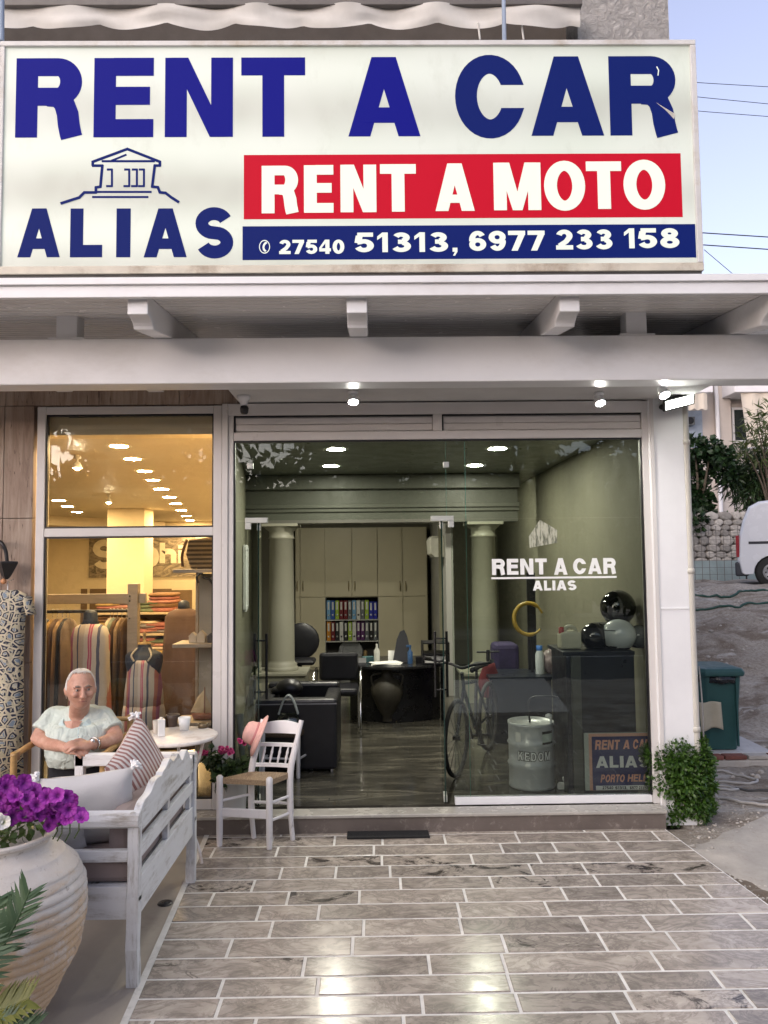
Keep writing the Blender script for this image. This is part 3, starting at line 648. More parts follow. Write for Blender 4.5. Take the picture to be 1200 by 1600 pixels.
# ------------------------------------------------------------------ awning on the balcony above
YA = -.30
aw = thing('balcony_awning', (0, YA, P(600, 60, YA).z), 'off white awning with scalloped valance over the balcony above the sign', 'awning')
CLOTH = M('awning_cloth', (.62, .61, .57), .9, .1, 4, .15, 200)
xa0, xa1 = -5.5, P(908, 30, YA).x
zt = P(600, 8, YA).z; zbm = P(600, 33, YA).z
def val(u, v):
    x = xa0 + (xa1 - xa0) * u; s = abs(math.sin(x * math.pi / .52)); zb = zbm - .045 * s ** .8
    return (x, YA + .02 * math.sin(x * 9) + .015 * noise.noise((x * 3, v * 2, 0)) * 2 + .02 * v, zt + (zb - zt) * v)
MB().grid(val, 260, 6).build('valance', CLOTH, aw, fix=False)
MB().box(xa0, xa1 + .01, YA - .02, YA + .05, zt - .01, zt + .06).build('front_bar', M('bronze_bar', (.12, .11, .10), .5), aw, bevel=.005)
MB().add([(xa0, YA + .05, zt + .03), (xa1, YA + .05, zt + .03), (xa1, .9, zt + .75), (xa0, .9, zt + .75)], [(0, 1, 2, 3)]).build('awning_roof', CLOTH, aw, fix=False)
for px in (747, 815):
    MB().tube(crv([P(px, 36, YA + .02), P(px + 1, 46, YA + .03), P(px + 3, 62, YA + .03)], 4), .008, 5).build('tie_strap', CLOTH, aw)

# ------------------------------------------------------------------ shop window of the clothes shop
GH = 632
def rect(x0, x1, y0, y1, Y=0): return P(x0, (y0 + y1) / 2, Y).x, P(x1, (y0 + y1) / 2, Y).x, P((x0 + x1) / 2, y1, Y).z, P((x0 + x1) / 2, y0, Y).z
wx0 = P(57, 900, 0).x; wx1 = xOL - .004; wz1 = P(200, 636, 0).z; wz0 = .0
win = thing('shop_window', ((wx0 + wx1) / 2, 0, wz0), 'tall white framed display window of the clothes shop with transom', 'window')
fw = .065; zt0 = P(200, 838, 0).z; zt1 = P(200, 825, 0).z
MB().box(wx0, wx0 + fw, -.035, .05, wz0, wz1).build('jamb', FRAME, win, bevel=.004); MB().box(wx1 - fw, wx1, -.035, .05, wz0, wz1).build('jamb', FRAME, win, bevel=.004)
MB().box(wx0 + fw + .001, wx1 - fw - .001, -.034, .05, wz1 - .06, wz1 - .001).build('head', FRAME, win, bevel=.004)
MB().box(wx0 + fw + .001, wx1 - fw - .001, -.034, .05, zt0, zt1).build('transom', FRAME, win, bevel=.004)
MB().box(wx0 + fw + .001, wx1 - fw - .001, -.034, .05, wz0 + .001, wz0 + .075).build('sill', FRAME, win, bevel=.004)
for a, b in ((wz0 + .076, zt0 - .001), (zt1 + .001, wz1 - .061)):
    g = MB().box(wx0 + fw + .001, wx1 - fw - .001, .010, .016, a, b).build('pane', GLASSL, win)
    mb = MB(); x0, x1 = wx0 + fw, wx1 - fw; t = .012
    mb.box(x0 + .001, x0 + t, -.02, .009, a, b).box(x1 - t, x1 - .001, -.02, .009, a, b).box(x0 + t, x1 - t, -.02, .009, b - t, b).box(x0 + t, x1 - t, -.02, .009, a, a + t); mb.build('gasket', BLACK, g)

# ------------------------------------------------------------------ glazed office front
off = thing('shopfront', ((xOL + xOR) / 2, 0, 0), 'wide white framed glass shop front of the car rental office with open doors', 'shop front')
oz1 = P(680, 630, 0).z; zA = P(680, 648, 0).z; zBp = P(680, 674, 0).z; zC = P(680, 687, 0).z
j0 = P(366, 690, 0).x; j1 = P(1001, 690, 0).x
MB().box(xOL, xOL + .045, -.05, .06, 0, oz1).build('jamb', FRAME, off, bevel=.004); MB().box(xOL + .046, j0, -.035, .06, 0, oz1 - .03).build('jamb', FRAME, off, bevel=.004)
MB().box(j1, xOR, -.035, .06, 0, oz1).build('jamb', FRAME, off, bevel=.004)
MB().box(xOL + .046, j1 - .001, -.048, .06, zA, oz1 - .001).build('head', FRAME, off, bevel=.004)
MB().box(j0 + .001, j1 - .001, -.034, .06, zC, zBp).build('transom', FRAME, off, bevel=.004)
xm0 = P(676, 660, 0).x; xm1 = P(690, 660, 0).x
MB().box(xm0, xm1, -.034, .06, zBp + .001, zA - .001).build('mullion', FRAME, off, bevel=.003)
for a, b in ((j0 + .001, xm0 - .001), (xm1 + .001, j1 - .001)):
    p = MB().box(a, b, .0, .03, zBp + .001, zA - .001).build('transom_panel', FRAME, off)
    for k in range(2):
        h = (zA - zBp - .02) / 2; MB().box(a + .012, b - .004, -.012, -.001, zBp + .008 + k * h, zBp + .008 + (k + 1) * h - .006).build('slat', FRAME, p, bevel=.002)
    MB().box(a, a + .01, -.02, -.0005, zBp + .002, zA - .002).box(a, b, -.02, -.0006, zA - .010, zA - .002).build('gasket', BLACK, p)
zD = P(540, 812, 0).z; xD0 = P(402, 1000, 0).x; xD1 = P(694, 1000, 0).x; xFx = P(711, 1245, 0).x
GY0, GY1 = .012, .022
xt1 = P(697, 740, 0).x; xt2 = P(727, 740, 0).x
EDGE = M('glass_edge', (.10, .26, .20), .15, .1, 4)
for nm_, a, b, z0, z1 in (('transom_pane', j0 + .002, xt1 - .002, zD, zC - .001), ('transom_pane', xt1 + .002, xt2 - .002, zD, zC - .001), ('side_pane', j0 + .002, xD0 - .004, .005, zD - .004)):
    MB().box(a, b, GY0, GY1, z0, z1).build(nm_, GLASSO, off)
MB().box(xt1 - .002, xt1 + .0, GY0, GY1, zD, zC - .002).build('pane_edge', EDGE, off)
zr1 = P(860, 1237, 0).z
fx = MB().box(xFx + .002, j1 - .001, GY0, GY1, .058, zD - .004).add([], []).build('fixed_pane', GLASSO, off)
f2 = MB().box(xt2 + .002, j1 - .001, GY0 + .001, GY1 + .001, zD - .002, zC - .001).build('transom_pane', GLASSO, off)
MB().box(xt2 - .002, xt2 + .0015, GY0, GY1, .06, zC - .002).build('pane_edge', EDGE, off)
MB().box(xFx, j1 - .001, -.01, .045, .001, .057).build('bottom_rail', WHITE, off, bevel=.003)
mb = MB().box(j0 + .001, j1 - .001, -.02, .011, zC - .012, zC - .0005); mb.box(j1 - .012, j1 - .0005, -.018, .011, .06, zC - .013); mb.box(j0 + .0005, j0 + .011, -.018, .011, .004, zC - .013); mb.build('gasket', BLACK, off)
# lettering on the fixed pane
def gfn(u, v, d): return (u, GY0 - .001 - d, v)
GTXT = M('white_vinyl', (.80, .82, .80), .5, .03, 5)
mb = MB()
for t, a, b, y0, y1 in (('RENT', 769, 855, 873, 898), ('A', 866, 887, 872, 898), ('CAR', 896, 963, 872, 897)): word(mb, t, gfn, *rect(a, b, y0, y1), stem=.29, bar_=.23, dep=.001)
q = rect(833, 901, 907, 922.5); word(mb, 'ALIAS', gfn, *q, stem=.30, bar_=.24, dep=.001)
a, b, c0, c1 = rect(768, 964, 901, 904); mb.box(a, b, GY0 - .003, GY0 - .001, c0, c1); mb.build('lettering', GTXT, fx)
# small temple sticker above the lettering
q0 = [(827, 838), (844, 812), (871, 828), (871, 848), (828, 856)]
mb = MB(); mb.prism([(P(x, y, 0).x, P(x, y, 0).z) for x, y in q0], lambda u, v, d: (u, GY0 - .001 - d, v), 0, .001)
def stick():
    m, n, l, b = nm('etched_sticker'); v = coords(n, l, 'Object', (6, 1, 1.2)); a = tnoise(n, l, v, 9, 4, .6)
    l.new(ramp(n, l, a, [(.4, (.12, .13, .09)), (.55, (.45, .46, .36))]), b.inputs['Base Color']); setp(b, Roughness=.6); return m
mb.build('temple_sticker', stick(), fx)
# clamps, patch fittings and the two open door leaves
CLAMP = M('clamp_metal', (.55, .57, .53), .35, .05, 5, metal=.4)
for x, y in ((391, 728), (697, 726)):
    a, b, c0, c1 = rect(x - 4.5, x + 4.5, y - 4.5, y + 4.5); MB().box(a, b, -.006, .03, c0, c1).build('glass_clamp', CLAMP, off, bevel=.003)
for s, x0, x1, y0 in ((1, 383, 418, 809), (-1, 673, 709, 806)):
    a, b, c0, c1 = rect(x0, x1, y0, y0 + 8); mb = MB().box(a, b, -.004, .036, c0, c1)
    lx = (a, a + .045) if s > 0 else (b - .045, b); mb.box(lx[0], lx[1], -.003, .035, c0 - .05, c0); mb.build('patch_fitting', CLAMP, off, bevel=.003)
def leaf(hx, ang, s):
    T = Matrix.Translation((hx, .03, 0)) @ Matrix.Rotation(ang, 4, 'Z'); W = .70
    d = MB(T).box(.0, W, -.005, .005, .012, zD - .012).build('door_leaf', GLASSO, off)
    MB(T).box(-.004, .0, -.005, .005, .012, zD - .012).box(W, W + .004, -.005, .005, .012, zD - .012).build('leaf_edge', M('dark_glass_edge', (.012, .03, .024), .1), d)
    MB(T).box(.0, .15, -.014, .014, zD - .075, zD - .011).build('top_patch', CLAMP, d, bevel=.003)
    MB(T).box(.0, .12, -.014, .014, .011, .06).build('bottom_patch', CLAMP, d, bevel=.003)
    for q in (-1, 1):
        h = MB(T).tube([(W - .1, q * .05, .70), (W - .1, q * .05, 1.25)], .011, 8)
        for z in (.76, 1.19): h.tube([(W - .1, 0, z), (W - .1, q * .05, z)], .008, 6)
        h.build('pull_handle', DARKM, d)
leaf(xD0 + .005, R(97), 1); leaf(xD1 - .005, R(87), -1)

# ------------------------------------------------------------------ lamps of the canopy
LAMPW = EM('lamp_white', (1.0, .98, .90), 320)
def spotlamp(name, p, q, label):
    t = thing(name, p, label, 'lamp', 'spotlights under the canopy')
    MB().lathe(p, [(.0, .0), (.035, .0), (.035, -.02), (.012, -.024), (.012, -.05)], 14).build('mount', WHITE, t)
    d = (Vector(q) - Vector(p)).normalized(); c = Vector(p) + Vector((0, 0, -.06)); M_ = d.to_track_quat('Z', 'Y').to_matrix()
    s = MB(Matrix.Translation(c) @ M_.to_4x4()); s.lathe((0, 0, 0), [(0, -.05), (.028, -.05), (.036, -.02), (.040, .032), (.036, .032), (.034, .008)], 16); s.build('housing', WHITE, t)
    s = MB(Matrix.Translation(c) @ M_.to_4x4()); s.lathe((0, 0, 0), [(.034, .012), (.028, .022), (0, .028)], 14); s.build('bulb', LAMPW, t)
    return t
p = P(552, 603, -.42); spotlamp('spotlight', (p.x, p.y, ZS), p + Vector((0, -.35, -.8)), 'white spotlight under the canopy soffit above the open doorway')
p = P(936, 608, -.30); spotlamp('spotlight', (p.x, p.y, ZS), p + Vector((.1, -.4, -.8)), 'white spotlight under the canopy soffit above the right window pane')
p = P(1036, 592, -.55); spotlamp('spotlight', (p.x, p.y, ZS), p + Vector((.1, -.5, -.8)), 'white spotlight under the canopy soffit in front of the white pillar')
fl = thing('floodlight', P(1060, 640, -.06), 'bright slim floodlight tilted on the top of the white pillar', 'floodlight')
a, b = P(1040, 634, -.17), P(1083, 623, -.17); cx = (a + b) / 2; dx = (b - a).normalized(); up = Vector((0, -.62, .78)); up = (up - dx * up.dot(dx)).normalized(); nrm = dx.cross(up)
Mf = Matrix((dx, up, nrm)).transposed(); L_ = (b - a).length
MB().obox(cx - nrm * .012 , (L_ + .03, .105, .024), Mf).build('housing', DARKM, fl, bevel=.004)
nf = nrm if nrm.z < 0 else -nrm
MB().obox(cx - nrm * .012 + nf * .014, (L_ - .004, .07, .006), Mf).build('lit_panel', EM('flood_white', (.97, 1, .92), 6), fl)
MB().tube([P(1060, 622, -.055), cx], .010, 8).build('bracket', DARKM, fl)
MB().ball(P(1034, 636, -.08), .022, 10, 6).build('sensor', DARKM, fl)
# security camera
cc = thing('security_camera', P(380, 612, -.28), 'small black security camera on a white mount above the frame corner', 'camera')
p = P(381, 605, -.28); MB().lathe((p.x, p.y, ZS), [(.0, 0), (.05, 0), (.046, -.025), (.03, -.045), (.024, -.075), (0, -.078)], 18).build('mount', WHITE, cc)
MB().lathe((p.x + .004, p.y, ZS - .075), [(.0, 0), (.026, -.003), (.033, -.02), (.030, -.05), (.022, -.062), (0, -.064)], 16).build('lens_housing', BLACK, cc)
# ------------------------------------------------------------------ office room
ZO = 3.0; YBK_ = 7.9
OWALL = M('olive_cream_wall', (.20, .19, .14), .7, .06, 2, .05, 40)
def officefloor():
    m, n, l, b = nm('polished_stone_floor'); v = coords(n, l, 'Object', (.7, 3.2, 1))
    o = ramp(n, l, tnoise(n, l, v, 2.4, 9, .66, 1.0), [(.3, (.022, .021, .018)), (.5, (.055, .052, .042)), (.72, (.15, .14, .11))])
    br = n.new('ShaderNodeTexBrick'); l.new(coords(n, l), br.inputs[0]); br.inputs['Scale'].default_value = 1; br.inputs['Mortar Size'].default_value = .004; br.inputs['Brick Width'].default_value = .6; br.inputs['Row Height'].default_value = .3
    o = mixc(n, l, br.outputs['Fac'], o, (.06, .06, .05)); l.new(o, b.inputs['Base Color']); setp(b, Roughness=.16); b.inputs['Specular IOR Level'].default_value = .35; return m
pA, pB = Vector((j0 - .06, .062, 0)), Vector((-2.2, YBK_, 0))
tag(MB().box(-9.6, xPr1 - .162, .021, 14.2, -.2, -.0005).build('shop_floor', officefloor()), kind='structure')
d = (pB - pA).normalized(); nn_ = Vector((-d.y, d.x, 0)) * .05
def wallseg(a, b, t, z0, z1, m, name):
    a, b = Vector(a), Vector(b); d = (b - a).normalized(); q = Vector((-d.y, d.x, 0)) * t
    mb = MB(); v = [Vector((p.x, p.y, z)) for z in (z0, z1) for p in (a, b, b + q, a + q)]
    mb.add(v, [(3, 2, 1, 0), (4, 5, 6, 7), (0, 1, 5, 4), (1, 2, 6, 5), (2, 3, 7, 6), (3, 0, 4, 7)]); return tag(mb.build(name, m), kind='structure')
wallseg(pA, pB, .04, .001, ZO + .2, OWALL, 'office_wall_left')
SHOPW = M('warm_cream_wall', (.82, .70, .50), .75, .04, 2)
wallseg(pA + Vector((-.045, 0, 0)), pB + Vector((-.045, 0, 0)), .04, .001, ZO + .2, SHOPW, 'shop_wall_right')
wallseg((xPr1 - .165, .13, 0), (xPr1 - .165, YBK_, 0), .03, .001, ZO + .2, OWALL, 'office_wall_right')
tag(MB().box(-2.25, xPr1 - .17, YBK_, YBK_ + .1, .001, ZO + .2).build('office_wall_back', OWALL), kind='structure')
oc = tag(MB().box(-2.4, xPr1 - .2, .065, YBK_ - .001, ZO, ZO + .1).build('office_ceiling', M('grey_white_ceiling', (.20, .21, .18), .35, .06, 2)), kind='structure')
DLT = EM('office_lamp', (1, .95, .80), 115); DLW = EM('shop_lamp', (1, .68, .33), 170)
def downlight(px, py, z, m, r, label, group):
    p = G(px, py, z); t = thing('downlight', p, label, 'ceiling light', group)
    MB().lathe(p, [(r * .82, -.002), (r, -.006), (r * 1.12, 0)], 20).build('trim_ring', WHITE, t)
    MB().lathe(p, [(0, -.004), (r * .8, -.004)], 18).build('diffuser', m, t)
for (x, y), w_ in zip(((525, 702), (517, 728), (511, 748.5), (777, 701), (742, 727), (713, 747.5)), ('nearest lamp of the left row', 'middle lamp of the left row', 'farthest lamp of the left row', 'nearest lamp of the right row', 'middle lamp of the right row', 'farthest lamp of the right row')):
    downlight(x, y, ZO - .001, DLT, .115, 'round white ceiling light in the office, ' + w_, 'round lights in the office ceiling')
# entablature and the two columns
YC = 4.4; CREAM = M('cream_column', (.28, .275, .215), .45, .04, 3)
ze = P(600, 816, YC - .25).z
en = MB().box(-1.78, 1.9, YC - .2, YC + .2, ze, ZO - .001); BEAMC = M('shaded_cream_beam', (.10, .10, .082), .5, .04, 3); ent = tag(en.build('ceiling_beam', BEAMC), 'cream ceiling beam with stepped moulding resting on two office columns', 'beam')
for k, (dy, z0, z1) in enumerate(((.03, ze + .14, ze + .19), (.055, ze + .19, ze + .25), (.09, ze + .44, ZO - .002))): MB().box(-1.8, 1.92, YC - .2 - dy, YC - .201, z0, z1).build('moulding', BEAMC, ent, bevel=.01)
def column(px, label, ped):
    c = P(px, 950, YC); x = c.x; zp = P(px, 1050, YC - .2).z
    t = thing('column', (x, YC, 0), label, 'column', 'round columns in the office'); r = .172
    MB().lathe((x, YC, 0), [(r * 1.28, zp), (r * 1.3, zp + .03), (r * 1.2, zp + .05), (r * 1.16, zp + .055), (r * 1.2, zp + .085), (r * 1.04, zp + .10), (r, zp + .14), (r * .99, 1.2), (r * .92, ze - .2), (r * 1.05, ze - .19), (r * .94, ze - .17), (r * .95, ze - .1), (r * 1.25, ze - .06), (r * 1.3, ze - .04)], 32).build('shaft', CREAM, t)
    MB().box(x - .24, x + .24, YC - .24, YC + .24, ze - .04, ze - .001).build('capital_slab', CREAM, t, bevel=.006)
    if ped:
        MB().box(x - .36, x + .36, YC - .3, YC + .3, zp - .045, zp).build('pedestal_cap', CREAM, t, bevel=.01); b = MB().box(x - .33, x + .33, YC - .27, YC + .27, .001, zp - .046).build('pedestal', CREAM, t)
        MB().box(x - .17, x + .2, YC - .276, YC - .271, .05, zp - .13).build('pedestal_panel', M('pedestal_line', (.40, .38, .28), .5), b, bevel=.003)
column(440, 'cream round column on a square pedestal left in the office', True); column(757, 'cream round column behind the fixed glass right of the doorway', True)
# fitted cupboard wall
YK = 7.45; CUP = M('beige_cupboard', (.64, .58, .41), .38, .03, 2)
cx0 = P(461, 900, YK).x; cx1 = P(668, 900, YK).x; cz1 = P(560, 824, YK).z; czm = P(560, 932.5, YK).z
cup = thing('cupboard_wall', ((cx0 + cx1) / 2, YK, 0), 'beige fitted cupboard with tall doors and open binder shelves at the back', 'cupboard')
MB().box(cx0, cx1, YK + .03, YBK_ - .001, czm - .01, cz1).build('carcass', CUP, cup)
bx0, bx1 = P(508.5, 950, YK).x, P(591, 950, YK).x
MB().box(cx0, bx0 - .015, YK + .03, YBK_ - .001, .001, czm - .011).build('carcass', CUP, cup); MB().box(bx1 + .015, cx1, YK + .03, YBK_ - .001, .001, czm - .011).build('carcass', CUP, cup)
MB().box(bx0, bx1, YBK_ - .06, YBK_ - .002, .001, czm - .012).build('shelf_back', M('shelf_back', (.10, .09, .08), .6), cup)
BRASS = M('old_brass', (.35, .27, .13), .35, .15, 9, metal=.8)
def cdoor(a, b, y0, y1, hx, hy):
    X0, X1 = P(a, 900, YK).x + .004, P(b, 900, YK).x - .004; z0, z1 = y0, y1
    dd = MB().box(X0, X1, YK, YK + .025, z0, z1).build('door', CUP, cup, bevel=.004)
    if hx:
        p = P(hx, hy, YK - .02); h = MB().tube(crv([p + Vector((0, .02, .085)), p + Vector((0, -.012, .06)), p + Vector((0, -.02, 0)), p + Vector((0, -.012, -.06)), p + Vector((0, .02, -.085))], 4), [.006] * 5 + [.009] * 7 + [.006] * 5, 6); h.build('handle', BRASS, dd)
up_ = czm + .004
for a, b, hx in ((461.5, 469, 464.5), (469, 508, 473.5), (508, 550, 545), (550, 590, 554.5), (590, 629, 625), (629, 667.5, 634)): cdoor(a, b, up_, cz1 - .01, hx, 916)
for a, b, hx in ((461.5, 469, 464.5), (469, 508, 473.5), (591, 629, 625.5), (629, 667.5, 635)): cdoor(a, b, .04, czm - .004, hx, 1000)
SHW = M('shelf_white', (.5, .5, .46), .5)
zsh = [P(550, y, YK).z for y in (968, 1001.5)]
for z in zsh: MB().box(bx0 + .001, bx1 - .001, YK + .005, YBK_ - .061, z - .018, z).build('shelf', SHW, cup)
MB().box(bx0 - .014, bx0, YK + .002, YBK_ - .061, .02, czm - .013).build('shelf_side', SHW, cup); MB().box(bx1, bx1 + .014, YK + .002, YBK_ - .061, .02, czm - .013).build('shelf_side', SHW, cup)
BC = {'blue': (.02, .08, .35), 'sky blue': (.18, .38, .62), 'lime': (.35, .50, .05), 'maroon': (.16, .01, .015), 'grey': (.13, .14, .15), 'white': (.62, .62, .58), 'black': (.015, .015, .015), 'orange': (.62, .26, .03), 'purple': (.09, .02, .11), 'royal blue': (.02, .03, .38)}
row1 = ['sky blue', 'blue', 'lime', 'maroon', 'maroon', 'grey', 'sky blue', 'white', 'grey', 'lime', 'royal blue', 'royal blue']; row2 = ['orange', 'maroon', 'black', 'white', 'black', 'lime', 'white', 'purple', 'purple', 'grey', 'black', 'grey']
NTH = ['first', 'second', 'third', 'fourth', 'fifth', 'sixth', 'seventh', 'eighth', 'ninth', 'tenth', 'eleventh', 'twelfth']
LABW = M('paper_label', (.70, .70, .66), .8)
for ri, (rw, zb) in enumerate(((row1, zsh[0]), (row2, zsh[1]))):
    w_ = (bx1 - bx0 - .03) / 12
    for k, c in enumerate(rw):
        x = bx0 + .015 + k * w_; h = .325 if c != 'royal blue' else .30; y0 = YK + .03 + .012 * ((k * 7) % 3)
        t = thing('binder', (x + w_ / 2, y0, zb), f"{c} ring binder, {NTH[k]} from the left on the {'upper' if ri == 0 else 'lower'} binder shelf", 'binder', 'ring binders on the office shelves')
        MB().box(x + .004, x + w_ - .004, y0, y0 + .27, zb + .001, zb + h).build('cover', M('binder_' + c.replace(' ', '_'), BC[c], .5, .08, 5), t, bevel=.004)
        MB().box(x + .022, x + w_ - .022, y0 - .002, y0 - .0005, zb + h * .52, zb + h * .93).build('spine_label', LABW, t)
        MB().lathe((x + w_ / 2, y0 - .003, zb + .075), [(.0, 0), (.016, 0), (.018, .0024)], 10, 'y').build('finger_ring', BLACK if c == 'white' else STEEL, t)
# small things in the lower bay
p = P(548, 1018, YK + .1); t = thing('round_plate', p, 'round grey plate standing in the dark lower shelf bay', 'plate')
MB().lathe(p, [(0, 0), (.14, .0), (.2, -.02), (.21, -.015), (.15, .01), (0, .012)], 26, 'y').build('plate', M('grey_plate', (.30, .31, .32), .3), t); MB().box(p.x - .1, p.x + .1, p.y, p.y + .06, p.z - .24, p.z - .19).build('stand', BLACK, t)
p = P(571, 1032, YK + .05); tag(MB().lathe((p.x, p.y, p.z - .12), [(.06, 0), (.05, .05), (.03, .1), (.045, .17), (.03, .22), (.035, .27), (0, .31)], 14).build('figurine', M('ochre_clay', (.30, .20, .08), .6)), 'small ochre figurine in the dark lower shelf bay', 'figurine')
# partition with the air conditioner
xp = P(690, 900, 5.2).x
tag(MB().box(xp + .02, xp + .12, YC + .3, YBK_ - .002, .001, ZO - .002).build('office_partition', M('grey_partition', (.34, .34, .31), .5, .05, 2)), kind='structure')
p = P(690, 854, 4.95); ac = thing('air_conditioner', (xp - .09, 5.2, p.z - .15), 'white wall air conditioner on the grey partition beside the cupboard', 'air conditioner')
pr = [(0, -.15), (-.13, -.15), (-.19, -.10), (-.20, .10), (-.17, .15), (0, .15)]
MB().prism(pr, lambda u, v, d: (xp + .019 + u, d, p.z + v), 4.9, 5.7).build('casing', M('ac_white', (.66, .65, .55), .4), ac, bevel=.008)
MB().box(xp - .17, xp - .06, 4.95, 5.65, p.z - .153, p.z - .1505).build('vent', M('ac_grey', (.2, .2, .18), .5), ac)
# picture on the left wall
def on_left(y): return pA.x + (pB.x - pA.x) * (y - pA.y) / (pB.y - pA.y)
pic = MB(); y0, y1 = 3.1, 3.75; z0, z1 = P(395, 950, 3.4).z, P(395, 855, 3.4).z
t = thing('framed_picture', (on_left(y0) + .03, 3.4, z0), 'white framed picture hanging on the left office wall', 'picture')
def lw(y, o, z): return Vector((on_left(y) + o, y, z))
for a, b in (((y0, z0), (y1, z0)), ((y0, z1), (y1, z1)), ((y0, z0), (y0, z1)), ((y1, z0), (y1, z1))): MB().bar(lw(a[0], .03, a[1]), lw(b[0], .03, b[1]), .05, .035, (1, 0, 0)).build('frame_bar', WHITE, t)
MB().add([lw(y0, .024, z0), lw(y1, .024, z0), lw(y1, .024, z1), lw(y0, .024, z1)], [(0, 1, 2, 3)]).build('canvas', M('sketch_print', (.38, .36, .28), .7, .5, 9), t)

# ------------------------------------------------------------------ office desk and what stands on it
YD = 3.0; dx0, dx1 = P(546, 1080, YD).x, P(690, 1080, YD).x; zd = P(610, 1043, YD - .22).z
desk = thing('reception_desk', ((dx0 + dx1) / 2, YD, 0), 'black curved reception desk with an amphora on its front', 'desk')
DESK = M('black_desk', (.008, .008, .009), .3, .2, 5)
def dfront(x): u = (x - dx0) / (dx1 - dx0) * 2 - 1; return YD + .22 * u * u
n_ = 20; xsd = [dx0 + (dx1 - dx0) * k / n_ for k in range(n_ + 1)]
out = [(x, dfront(x)) for x in xsd] + [(dx1, YD + .75), (dx0, YD + .75)]
MB().prism(out, lambda u, v, d: (u, v, d), .001, zd - .03).build('body', DESK, desk)
out = [(x + (.05 if x > 0 else -.05) * 0, dfront(x) - .2) for x in xsd] + [(dx1 + .04, YD + .85), (dx0 - .25, YD + .85), (dx0 - .25, dfront(dx0) - .1)]
MB().prism(out, lambda u, v, d: (u, v, d), zd - .03, zd).build('top', M('desk_top', (.02, .02, .021), .22), desk, bevel=.004)
ax_ = P(605, 1085, YD).x; AMB = M('faded_amphora', (.050, .045, .032), .6, .25, 6)
prof = [(.05, .0), (.045, .05), (.10, .14), (.155, .28), (.165, .36), (.13, .44), (.06, .48), (.05, .56), (.075, .58)]
k = zd * .98 / .62; MB().lathe((ax_, YD + .02, .02), [(r * k * 1.1, h * k) for r, h in prof], 20, a0=math.pi, a1=2 * math.pi).build('amphora', AMB, desk)
for s in (-1, 1): MB().tube(crv([(ax_ + s * .06 * k, YD - .03, .02 + .53 * k), (ax_ + s * .17 * k, YD - .04, .02 + .5 * k), (ax_ + s * .15 * k, YD - .05, .02 + .38 * k)], 5), .012, 6).build('amphora_handle', AMB, desk)
def small(name, px, py, y, fn, m, label, cat):
    p = P(px, py, y); mb = MB(); fn(mb, Vector((p.x, y, zd + .001))); return tag(mb.build(name, m, bevel=.002), label, cat)
mon = thing('desk_lamp_screen', (P(630, 1043, 3.2).x, 3.2, zd), 'black tapered screen stand on the right part of the reception desk', 'screen')
p = P(630, 1043, 3.2); MB().prism([(-.12, 0), (.12, 0), (.05, .30), (.02, .36), (-.03, .34), (-.07, .25)], lambda u, v, d: (p.x + u, 3.2 + d + v * .25, zd + .012 + v), 0, .03).build('panel', BLACK, mon); MB().box(p.x - .1, p.x + .1, 3.12, 3.32, zd + .001, zd + .011).build('foot', BLACK, mon)
small('paper_stack', 603, 1043, 3.05, lambda m, p: [m.obox(p + Vector((.0, 0, .004 + .008 * k)), (.34, .22, .007), Matrix.Rotation(.2 * k, 3, 'Z')) for k in range(3)], LABW, 'loose stack of white papers on the reception desk', 'papers')
small('bottle', 589, 1040, 3.2, lambda m, p: m.lathe(p, [(.035, 0), (.035, .14), (.012, .18), (.012, .22), (0, .22)], 12), M('pale_bottle', (.5, .5, .45), .3), 'pale bottle standing on the reception desk', 'bottle')
small('pen_cup', 533, 1040, 3.1, lambda m, p: (m.lathe(p, [(.04, 0), (.045, .11), (.04, .11), (.036, .01)], 12), [m.tube([p + Vector((0, 0, .02)), p + Vector((.03 * math.cos(k * 2), .03 * math.sin(k * 2), .2))], .004, 5) for k in range(4)]), M('dark_cup', (.08, .08, .08), .4), 'dark pen cup at the left end of the reception desk', 'cup')
small('telephone', 560, 1043, 3.1, lambda m, p: (m.prism([(-.1, 0), (.1, 0), (.1, .06), (-.1, .03)], lambda u, v, d: (p.x + d, p.y + u, p.z + v), -.09, .09), m.obox(p + Vector((-.05, 0, .075)), (.05, .2, .035))), M('grey_phone', (.12, .12, .125), .4), 'grey desk telephone on the reception desk', 'telephone')
small('mug', 520, 1041, 3.25, lambda m, p: m.lathe(p, [(.035, 0), (.038, .09), (.034, .09), (.03, .01)], 14), WHITE, 'white mug near the left end of the reception desk', 'mug')
small('tape_box', 575, 1043, 3.3, lambda m, p: m.obox(p + Vector((0, 0, .03)), (.13, .09, .06), Matrix.Rotation(.3, 3, 'Z')), M('teal_card', (.05, .12, .13), .6), 'small teal box on the reception desk behind the papers', 'box')
small('desk_calendar', 617, 1042, 3.3, lambda m, p: m.prism([(-.05, 0), (.05, 0), (0, .13)], lambda u, v, d: (p.x + d, p.y + u, p.z + v), -.08, .08), LABW, 'white tent calendar on the reception desk beside the black screen', 'calendar')
small('spray_bottle', 641, 1042, 3.1, lambda m, p: (m.lathe(p, [(.03, 0), (.03, .13), (.012, .16), (.012, .19)], 12), m.obox(p + Vector((-.015, 0, .2)), (.06, .02, .025))), M('blue_spray', (.04, .10, .22), .35), 'small blue spray bottle right of the black screen on the desk', 'bottle')
small('black_box', 655, 1043, 3.15, lambda m, p: m.obox(p + Vector((0, 0, .035)), (.08, .07, .07)), BLACK, 'small black box beside the letter tray on the desk', 'box')
tr = thing('letter_tray', P(682, 1043, 3.05) * 1, 'black two tier letter tray on the right end of the reception desk', 'tray'); tr.location.z = zd
p = P(682, 1043, 3.05)
for k, z in enumerate((.01, .12, .24)): MB().box(p.x - .16, p.x + .14, 2.93, 3.25, zd + z, zd + z + .012).build('shelf', BLACK, tr)
